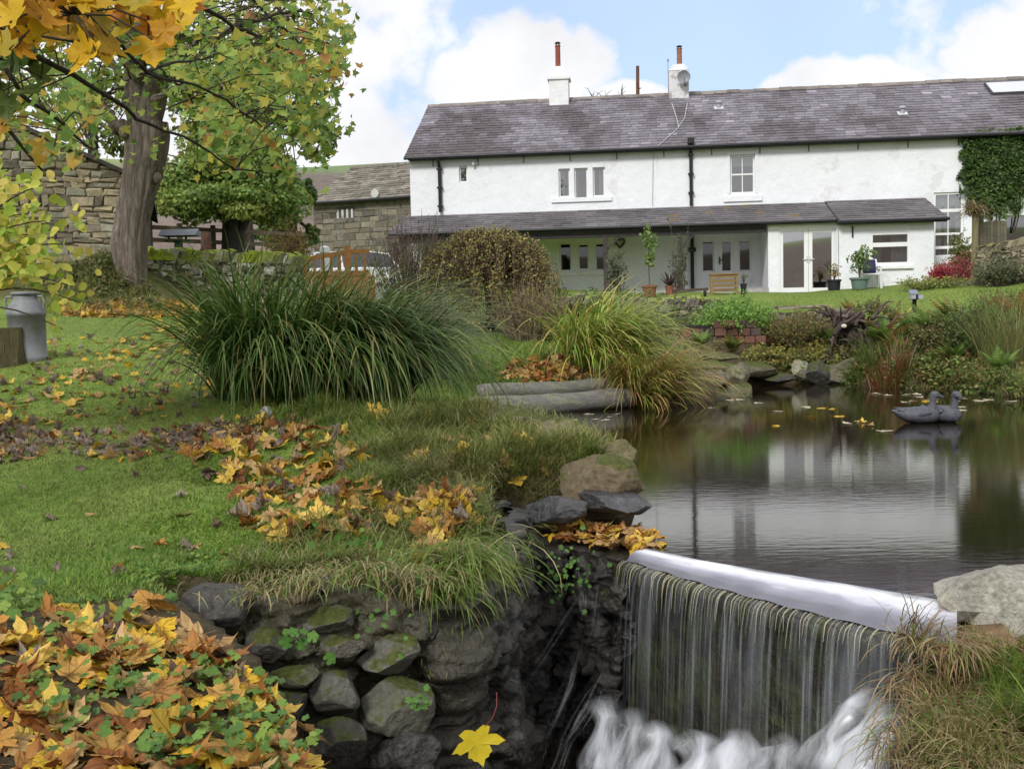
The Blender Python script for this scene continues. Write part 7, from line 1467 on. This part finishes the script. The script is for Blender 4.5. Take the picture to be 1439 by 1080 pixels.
def fence_panel():
    a, b = at(1382, 335, 30.0), at(1418, 335, 29.7); z0 = gz(a[0], a[1]); H = at(1400, 309, 29.9)[2]; root = empty('fence_panel', (a[0], a[1], z0), 'short grey wooden fence panel behind the stone wall', 'fence'); m = MB(); n = 7; L_ = np.linalg.norm((b - a)[:2])
    for i in range(n): m.box(i * L_ / n + .005, (i + 1) * L_ / n - .005, -.012, .012, 0, H - z0 - abs(i - n / 2) * .01, np.array((.13, .12, .085)) * U(.8, 1.2))
    m.build('boards', M_WOOD, root); p = MB(); p.box(-.12, -.02, -.06, .06, 0, H - z0 + .15, (.12, .11, .08)); p.build('post', M_WOOD, root)
fence_panel()
def dead_palm():
    c = at(1369, 390, 29.6); z = gz(c[0], c[1]); root = empty('dead_climber', (c[0], c[1], z), 'brown withered plant drooping from a post below the ivy', 'plant'); H = at(1369, 300, 29.6)[2] - z; m = MB(); m.tube([(0, 0, 0), (.02, 0, H)], .09, 8, (.20, .17, .09)); m.build('post', M_WOOD, root); n = 160; r = np.random.default_rng(8); a = r.uniform(0, 6.28, n); V, Fa, C = blades(np.tile((0, 0, H), (n, 1)) + r.normal(size=(n, 3)) * (.1, .1, .06), a, r.uniform(.3, 1.3, n), r.uniform(.4, .8, n), r.uniform(.02, .04, n), r.uniform(.8, 1.9, n), pick([(.26, .17, .09), (.2, .15, .08), (.3, .24, .12)], n, r), 5, None, r); link('leaves', fast_mesh('dead_leaves', V, Fa, C), M_GRASS, root)
dead_palm()
twiggy('garden_shrub', 'yellow green shrub below the ivy against the tall window', 1352, 350, 31.8, .35, 1.5, 50, 22, .09, [(.18, .22, .05), (.24, .26, .07), (.12, .16, .04)], 741, (.1, .1, .05), 'shrub')
def pole():
    u, _ = hp(895, 139, -14); b = HO + HU * u + HN * -14; z = HO[2] + hp(895, 93, -14)[1]; root = empty('wooden_pole', (b[0], b[1], 2.2), 'broken brown tree trunk pole rising behind the roof', 'pole'); m = MB(); limb(m, (0, 0, 0), (.05, 0, z - 2.2), .16, .075, 77, 16, .006, (.17, .085, .06), 10); m.tube([(0.04, 0, z - 3.2), (.18, 0, z - 3.15)], [.04, .02], 6, (.15, .08, .06)); m.build('stem', M_BARK, root)
pole()

# ------------------------------------------------------------------ beyond the garden wall: gate, cars, bird table, sheds
def gate():
    a, b = at(419, 404, 22.0), at(520, 402, 22.3); z = min(gz(a[0], a[1]), gz(b[0], b[1])); root = empty('garden_gate', (a[0], a[1], z), 'orange stained timber gate with arched top rail', 'gate', rz=math.atan2(b[1] - a[1], b[0] - a[0])); L_ = np.linalg.norm((b - a)[:2]); Zt = lambda px, py: at(px, py, 22.1)[2] - z; col = (.42, .19, .07); k = L_ / 101
    zm = Zt(470, 384); top = lambda x: Zt(419 + x / k, 369) + (Zt(490, 353) - Zt(419, 369)) * (np.clip((x / k) / 66, 0, 1) ** .75) if x / k < 66 else Zt(490, 353); m = MB()
    for x0 in (0, 66 * k): m.box(x0, x0 + .13, -.05, .05, .05, (top(x0) if x0 == 0 else top(x0) + .12), col)
    x = .13
    while x < L_: m.box(x, x + .14, -.018, .018, .05, zm - .06, np.array(col) * U(.8, 1.2)); x += .145
    m.box(.13, L_, -.04, .04, zm - .06, zm + .05, col); m.build('lower_boards', M_WOOD, root); r = MB(); xs = np.linspace(0, L_, 24)
    for p, q in zip(xs, xs[1:]): r.beam((p, 0, top(p)), (q + .002, 0, top(q)), .07, .09, col)
    r.build('top_rail', M_WOOD, root); s = MB()
    for i in range(1, 9): x = i * 11.8 * k; s.box(x - .03, x + .03, -.03, .03, zm + .05, top(x) - .04, col)
    s.build('spindles', M_WOOD, root); p = MB(); p.box(-.22, -.06, -.09, .09, -.1, top(0) - .05, (.09, .075, .065)); p.build('gate_post', M_WOOD, root)
gate()
def car(px, py, Y, rz, col, label, hatch=True):
    c = at(px, py, Y); z = gz(c[0], c[1]); root = empty('parked_car', (c[0], c[1], z), label, 'car', rz=rz); L_, W_ = 3.9, .82
    lower = [(-1.92, .28), (-1.95, .55), (-1.9, .78), (-1.6, .92), (-.75, .98), (.9, 1.0), (1.75, .98), (1.92, .80), (1.94, .5), (1.9, .28)]; m = MB(); V = []; n = len(lower)
    for (y, e) in ((-W_, 0.0), (-W_ * .96, .03), (W_ * .96, .03), (W_, 0.0)): V += [(x * (1 if abs(y) < W_ else .985), y, zz + (e if zz > .6 else 0)) for x, zz in lower]
    m.add(V, [(i * n + j, i * n + j + 1, (i + 1) * n + j + 1, (i + 1) * n + j) for i in range(3) for j in range(n - 1)] + [tuple(range(n)), tuple(3 * n + n - 1 - j for j in range(n)), (0, n, 2 * n, 3 * n, 4 * n - 1, 3 * n - 1, 2 * n - 1, n - 1)], col)
    roof = [(-1.0, .99), (-.45, 1.42), (.9, 1.46), (1.55, 1.38), (1.8, 1.0)]; V = []
    for (y, zz) in ((-W_ * .95, 0), (-W_ * .74, 1), (W_ * .74, 1), (W_ * .95, 0)): V += [(x, (y if q < 1.1 else math.copysign(W_ * .74, y)), q) for x, q in roof]
    m2 = [(-.45, 1.42), (.9, 1.46), (1.55, 1.38)]; m.add([(x, s * W_ * .74, q + d) for s in (-1, 1) for d in (0, .04) for x, q in m2], [(0, 1, 4, 3), (1, 2, 5, 4), (6, 9, 10, 7), (7, 10, 11, 8), (3, 4, 10, 9), (4, 5, 11, 10), (0, 3, 9, 6), (2, 8, 11, 5)], col)
    for s in (-1, 1):
        for (p, q) in (((-1.0, .99), (-.45, 1.43)), ((.25, 1.0), (.2, 1.45)), ((1.8, 1.0), (1.55, 1.39))): m.beam((p[0], s * W_ * .95, p[1]), (q[0], s * W_ * .74, q[1]), .07, .05, col)
    m.build('body', material('car_paint', None, .25, .03, 2, spec=.6), root, False); g = MB(); dk = (.03, .035, .045)
    g.add([(-.98, -W_ * .92, 1.0), (-.98, W_ * .92, 1.0), (-.45, W_ * .72, 1.42), (-.45, -W_ * .72, 1.42)], [(0, 1, 2, 3)], dk); g.add([(1.78, -W_ * .92, 1.0), (1.78, W_ * .92, 1.0), (1.53, W_ * .72, 1.38), (1.53, -W_ * .72, 1.38)], [(0, 3, 2, 1)], dk)
    for s in (-1, 1): g.add([(-.96, s * W_ * .935, 1.0), (1.76, s * W_ * .935, 1.0), (1.52, s * W_ * .735, 1.38), (.9, s * W_ * .735, 1.44), (-.43, s * W_ * .735, 1.41)], [(0, 1, 2, 3, 4) if s < 0 else (4, 3, 2, 1, 0)], dk)
    g.build('windows', material('car_glass', None, .05, 0, spec=1.0), root)
    for x in (-1.22, 1.22):
        for s in (-1, 1):
            w = MB(); w.lathe([(.20, -.10), (.30, -.09), (.315, -.05), (.315, .05), (.30, .09), (.20, .10)], 20, (0, 0, 0), (.02, .02, .02)); wo = w.build('wheel', M_PLAIN, root, True); wo.location = (x, s * (W_ - .09), .315); wo.rotation_euler = (math.pi / 2, 0, 0); h = MB(); h.lathe([(.02, -.105), (.19, -.10), (.19, .10), (.02, .105)], 16, (0, 0, 0), (.35, .36, .38)); h.build('rim', M_PLAIN, wo)
    for s in (-1, 1): h = MB(); h.ell((-1.84, s * .58, .74), (.09, .17, .085), (.8, .82, .85)); h.build('headlight', M_PLAIN, root); h = MB(); h.box(1.84, 1.93, s * .62 - .12, s * .62 + .12, .75, .92, (.35, .02, .02)); h.build('tail_light', M_PLAIN, root)
car(465, 388, 30.0, .25, (.75, .77, .8), 'white hatchback seen through the bars of the orange gate'); car(512, 386, 32.0, 1.9, (.42, .45, .50), 'silver car parked behind the white hatchback')
def bird_table():
    c = at(250, 352, 25); z = gz(c[0], c[1]); root = empty('bird_table', (c[0], c[1], z), 'small slate roofed bird table on teal post beyond the wall', 'bird table'); Z = lambda py: at(250, py, 25)[2] - z; m = MB(); m.box(-.06, .06, -.06, .06, -.1, Z(338), (.06, .14, .13)); m.box(-.25, .25, -.2, .2, Z(339), Z(337), (.08, .10, .09)); m.build('post', M_WOOD, root); r = MB(); e, t = Z(332), Z(322); r.add([(-.36, -.3, e), (.5, -.3, e), (.5, 0, t), (-.36, 0, t), (-.36, .3, e), (.5, .3, e)], [(0, 1, 2, 3), (3, 2, 5, 4), (0, 3, 4), (1, 5, 2)], (.16, .18, .21)); r.build('roof', M_SLATE, root); p = MB()
    for x in (-.2, .2): p.box(x - .02, x + .02, -.02, .02, Z(337), Z(330), (.1, .09, .08))
    p.build('uprights', M_WOOD, root)
bird_table()
def paddock_fence():
    a, b = at(205, 338, 30), at(425, 338, 34); z = 1.95; root = empty('paddock_fence', (a[0], a[1], z), 'pale wooden rail fence far behind the mossy wall', 'fence', rz=math.atan2(b[1] - a[1], b[0] - a[0])); L_ = np.linalg.norm((b - a)[:2]); m = MB(); p = MB(); h = at(300, 325, 32)[2] - z
    for q in (h, h - .35, h - .7): m.box(0, L_, -.02, .02, q - .06, q + .06, (.24, .20, .14))
    m.build('rails', M_WOOD, root); x = 0
    while x < L_: p = MB(); p.box(x - .06, x + .06, .02, .12, -.2, h + .15, (.16, .13, .09)); p.build('post', M_WOOD, root); x += 1.1
paddock_fence()
twiggy('beech_hedge', 'russet brown hedge between the trunks beyond the wall', 312, 348, 30, .5, 1.2, 130, 26, .09, [(.22, .10, .05), (.27, .14, .07), (.18, .09, .05)], 742, (.1, .06, .04), 'hedge')
twiggy('round_bush', 'small dark green bush beside the bird table', 268, 350, 25.5, .45, .75, 90, 26, .08, [(.05, .10, .03), (.07, .13, .035)], 743, (.06, .06, .03), 'bush')
twiggy('round_bush', 'light green bush beyond the wall near the farmhouse', 395, 350, 31, .6, 1.0, 90, 26, .1, [(.12, .18, .04), (.10, .15, .04), (.17, .17, .06)], 744, (.06, .06, .03), 'bush')
def side_trunk():
    c = at(289, 350, 28); z = gz(c[0], c[1]); root = empty('cut_trunk', (c[0], c[1], z), 'short reddish brown tree trunk standing beyond the wall', 'trunk'); m = MB(); limb(m, (0, 0, -.1), (.03, 0, at(289, 326, 28)[2] - z), .17, .13, 3, 8, .03, (.13, .07, .05), 12); m.build('bark', M_BARK, root)
side_trunk()
def white_pump():
    c = at(457, 372, 24.2); z = gz(c[0], c[1]); root = empty('white_post', (c[0], c[1], z), 'white turned post standing behind the gate', 'post'); h = at(457, 345, 24.2)[2] - z; m = MB(); m.lathe([(.16, 0), (.16, h * .5), (.11, h * .56), (.10, h * .78), (.07, h * .8), (.12, h * .86), (.11, h * .96), (.02, h)], 14, (0, 0, 0), (.75, .76, .78)); m.build('shaft', M_PLAIN, root)
white_pump()

# ------------------------------------------------------------------ fallen leaves
LC = {'yellow': [(.66, .42, .03), (.60, .40, .05), (.70, .50, .10)], 'orange': [(.47, .24, .05), (.52, .30, .07), (.40, .19, .05)], 'tan': [(.47, .30, .12), (.53, .36, .16), (.38, .23, .09)], 'rust': [(.24, .085, .02), (.19, .07, .025), (.28, .11, .03)], 'grey': [(.27, .20, .16), (.33, .27, .23), (.20, .14, .115)], 'pale': [(.62, .55, .40), (.55, .50, .36)]}
LEAF_MESH = {}
def leaf_mesh(kind, v):
    if (kind, v) in LEAF_MESH: return LEAF_MESH[(kind, v)]
    r = np.random.default_rng(hash((len(kind), kind[0], v)) % 9999 if False else v * 31 + len(kind) * 7 + ord(kind[0])); curl = {'grey': r.uniform(.9, 1.6), 'rust': r.uniform(.5, 1.1), 'pale': .15}.get(kind, r.uniform(.25, .7)); V, Fa, tip = maple_shape(True, curl * (1 if v % 3 else -1), v + 3)
    if kind == 'grey': V = V.copy(); V[:, 0] *= .55; V[:, 2] += .12 * np.sin(V[:, 0] * 14 + v) + .08 * np.cos(V[:, 1] * 11)
    n0 = len(V); b = LC[kind][v % len(LC[kind])]; C = np.array(b)[None] * (.78 + .36 * tip[:, None]) * r.uniform(.85, 1.15, (n0, 1)); ed = tip > .8; C[ed] = C[ed] * (.85, .72, .7)
    m = MB(); m.tube([(0, -.06, 0), (.02, -.3, .03), (.06, -.55, .02)], [.012, .010, .008], 4, np.array(b) * .7); V2 = np.concatenate([V, np.array(m.v)]); F2 = [tuple(f) for f in Fa] + [tuple(i + n0 for i in f) for f in m.f]
    me = bpy.data.meshes.new('fallen_leaf'); me.from_pydata([tuple(v_) for v_ in V2], [], F2); set_col(me, np.concatenate([C, np.array(m.c)])); me.materials.append(M_DRYLEAF); me.polygons.foreach_set('use_smooth', np.ones(len(me.polygons), bool)); me.update(); set_loc(me, np.concatenate([V, np.tile((9.0, 9, 0), (len(m.v), 1))])); LEAF_MESH[(kind, v)] = me; return me
def leaf_matrix(p, n, yaw, s, r, tilt):
    n = Vector(n) + Vector(r.normal(size=3) * tilt); n.normalize(); q = n.to_track_quat('Z', 'Y') ; return Matrix.Translation(Vector(p)) @ q.to_matrix().to_4x4() @ Matrix.Rotation(yaw, 4, 'Z') @ Matrix.Diagonal((s, s, s, 1))
def scatter(zone, poly, n_ind, n_all, mixk, size, lift, tilt, group, water=None, dens=None, ymax=60, place=None):
    r = np.random.default_rng(abs(int(poly[0][0] * 3 + poly[0][1] * 7 + n_all))); P = on_ground(n_all, poly, ymax=ymax) if water is None else np.array([on_z(*q, water) for q in in_poly_px(n_all, poly)])
    if dens is not None: P = P[r.uniform(size=len(P)) < dens(P)]
    n = len(P); N_ = ground_n(P[:, 0], P[:, 1]) if water is None else np.tile((0, 0, 1.0), (n, 1)); kinds = list(mixk); pr = np.array([mixk[k] for k in kinds]); ki = r.choice(len(kinds), n, p=pr / pr.sum()); order = np.argsort(np.linalg.norm(P - CAM, axis=1)); P[:, 2] += r.uniform(*lift, n); parts = []
    for c, i in enumerate(order):
        kind = kinds[ki[i]]; v = int(r.integers(0, 6)); M4 = leaf_matrix(P[i] + (0, 0, .0), N_[i], r.uniform(0, 6.283), r.uniform(*size), r, tilt)
        if c < n_ind:
            o = bpy.data.objects.new('fallen_leaf', leaf_mesh(kind, v)); COL.objects.link(o); o.matrix_world = M4; adj = {'grey': 'curled grey brown', 'rust': 'dark rust coloured', 'pale': 'pale straw coloured', 'tan': 'tan'}.get(kind, kind); tag(o, f'{adj} maple leaf {zone}', 'fallen leaf', f'{adj} leaves {zone}')
        else:
            me = leaf_mesh(kind, v); V = np.array([x.co[:] for x in me.vertices]) if (kind, v) not in _LV else _LV[(kind, v)][0]
            if (kind, v) not in _LV: _LV[(kind, v)] = (V, [tuple(p.vertices) for p in me.polygons], np.concatenate([np.array([a.color[:3] for a in me.color_attributes['Col'].data]), np.array([a.vector[:] for a in me.attributes['Loc'].data])], 1))
            V, Fs, C = _LV[(kind, v)]; Mx = np.array(M4); parts.append((V @ Mx[:3, :3].T + Mx[:3, 3], Fs, C))
    return parts
_LV = {}
REST = []
HEAP = [(-320, 900), (-60, 875), (60, 868), (140, 850), (225, 838), (250, 880), (330, 925), (372, 960), (400, 1010), (452, 1050), (440, 1100), (-320, 1100)]
REST += scatter('in the heap at the bottom left corner', HEAP, 95, 330, {'orange': .34, 'tan': .22, 'rust': .10, 'yellow': .30, 'grey': .04}, (.08, .135), (.0, .04), .3, '')
DRIFT = [(250, 640), (330, 600), (420, 590), (500, 620), (520, 680), (570, 700), (660, 690), (665, 740), (640, 770), (620, 815), (598, 800), (590, 750), (520, 745), (440, 770), (380, 760), (320, 720), (340, 680), (270, 665)]
REST += scatter('in the drift along the mound', DRIFT, 70, 330, {'tan': .36, 'orange': .2, 'yellow': .20, 'rust': .12, 'grey': .12}, (.075, .125), (.01, .05), .42, '')
REST += scatter('in the drift along the mound', [(560, 690), (660, 690), (645, 760), (638, 815), (596, 815), (590, 750)], 22, 40, {'tan': .36, 'orange': .3, 'yellow': .22, 'rust': .12}, (.085, .13), (.01, .05), .5, '')
REST += scatter('on the mossy rim of the mound', [(480, 570), (660, 590), (880, 635), (800, 690), (700, 690), (560, 650)], 16, 26, {'yellow': .5, 'orange': .25, 'tan': .25}, (.08, .12), (.02, .07), .45, '')
REST += scatter('scattered on the near lawn', [(-60, 660), (330, 640), (330, 790), (200, 830), (-60, 860)], 26, 30, {'grey': .5, 'tan': .3, 'orange': .12, 'yellow': .08}, (.06, .10), (.01, .03), .4, '')
REST += scatter('', [(-60, 590), (60, 600), (200, 610), (330, 590), (420, 590), (330, 630), (200, 650), (80, 640), (-60, 660)], 0, 520, {'grey': .68, 'tan': .16, 'rust': .08, 'yellow': .08}, (.05, .09), (.005, .03), .6, '')
REST += scatter('', [(-60, 480), (240, 470), (420, 500), (250, 590), (-60, 610)], 0, 420, {'grey': .45, 'tan': .28, 'yellow': .17, 'orange': .1}, (.05, .10), (.0, .03), .5, '')
REST += scatter('', [(80, 428), (300, 428), (300, 446), (90, 446)], 0, 500, {'tan': .4, 'orange': .35, 'yellow': .25}, (.08, .13), (.0, .05), .5, '')
REST += scatter('', [(215, 440), (430, 440), (300, 500), (150, 500)], 0, 120, {'yellow': .6, 'tan': .4}, (.07, .11), (.01, .04), .4, '')
REST += scatter('', [(715, 515), (800, 495), (840, 530), (760, 540), (700, 532)], 0, 260, {'orange': .35, 'tan': .35, 'rust': .3}, (.08, .13), (.0, .08), .5, '')
REST += scatter('', [(1060, 440), (1300, 430), (1300, 520), (1080, 520)], 0, 120, {'tan': .5, 'yellow': .3, 'orange': .2}, (.08, .12), (.02, .12), .5, '')
LIPZ = [(742, 742), (800, 735), (885, 736), (925, 752), (925, 770), (890, 772), (840, 768), (780, 754)]
REST += scatter('caught on the left end of the weir lip', LIPZ, 30, 95, {'orange': .3, 'yellow': .28, 'tan': .24, 'rust': .18}, (.07, .115), (.002, .03), .12, '', water=0.0)
REST += scatter('floating on the far half of the pond', [(970, 590), (1010, 560), (1060, 560), (1240, 570), (1260, 620), (1100, 600)], 16, 16, {'pale': .6, 'yellow': .3, 'tan': .1}, (.10, .15), (.006, .012), .05, '', water=0.0)
REST += scatter('floating around the goose decoys', [(1200, 548), (1439, 552), (1439, 590), (1380, 610), (1360, 580), (1240, 566)], 20, 20, {'pale': .75, 'yellow': .15, 'tan': .1}, (.10, .17), (.006, .012), .05, '', water=0.0)
REST += scatter('floating beside the lower log', [(780, 584), (900, 575), (940, 580), (900, 592), (800, 592)], 6, 6, {'pale': .8, 'tan': .2}, (.09, .13), (.006, .012), .05, '', water=0.0)
V, Fs, C, o_ = [], [], [], 0; LL = []
for v, f, c in REST:
    V.append(v); Fs += [tuple(i + o_ for i in t) for t in f]; C.append(c[:, :3]); LL.append(c[:, 3:]); o_ += len(v)
me = bpy.data.meshes.new('leaf_litter'); me.from_pydata([tuple(p) for p in np.concatenate(V)], [], Fs); set_col(me, np.concatenate(C)); set_loc(me, np.concatenate(LL)); me.update(); tag(link('leaf_litter', me, M_DRYLEAF), kind='stuff')
def hanging_leaf():
    V, Fa, tip = maple_shape(True, .25, 5); C = np.tile(np.array([[.72, .56, .03]]), (len(V), 1)) * (.85 + .2 * tip[:, None]); root = link('hanging_leaf', fast_mesh('hanging_leaf', V, Fa, C, True), M_LEAF); p = at(668, 1030, 4.0); root.location = tuple(p); root.scale = (.13,) * 3; root.rotation_euler = (math.radians(100), math.radians(168), math.radians(8)); tag(root, 'single yellow maple leaf with red stalk hanging before the dark rock', 'leaf')
    s = MB(); q = root.matrix_basis.inverted(); pts = [at(681, 1020, 4.0), at(692, 1008, 4.0), at(698, 992, 4.01), at(698, 972, 4.03)]; s.tube([tuple(q @ Vector(x)) for x in pts], .012, 5, (.22, .04, .03)); s.build('stalk', M_PLAIN, root)
hanging_leaf()
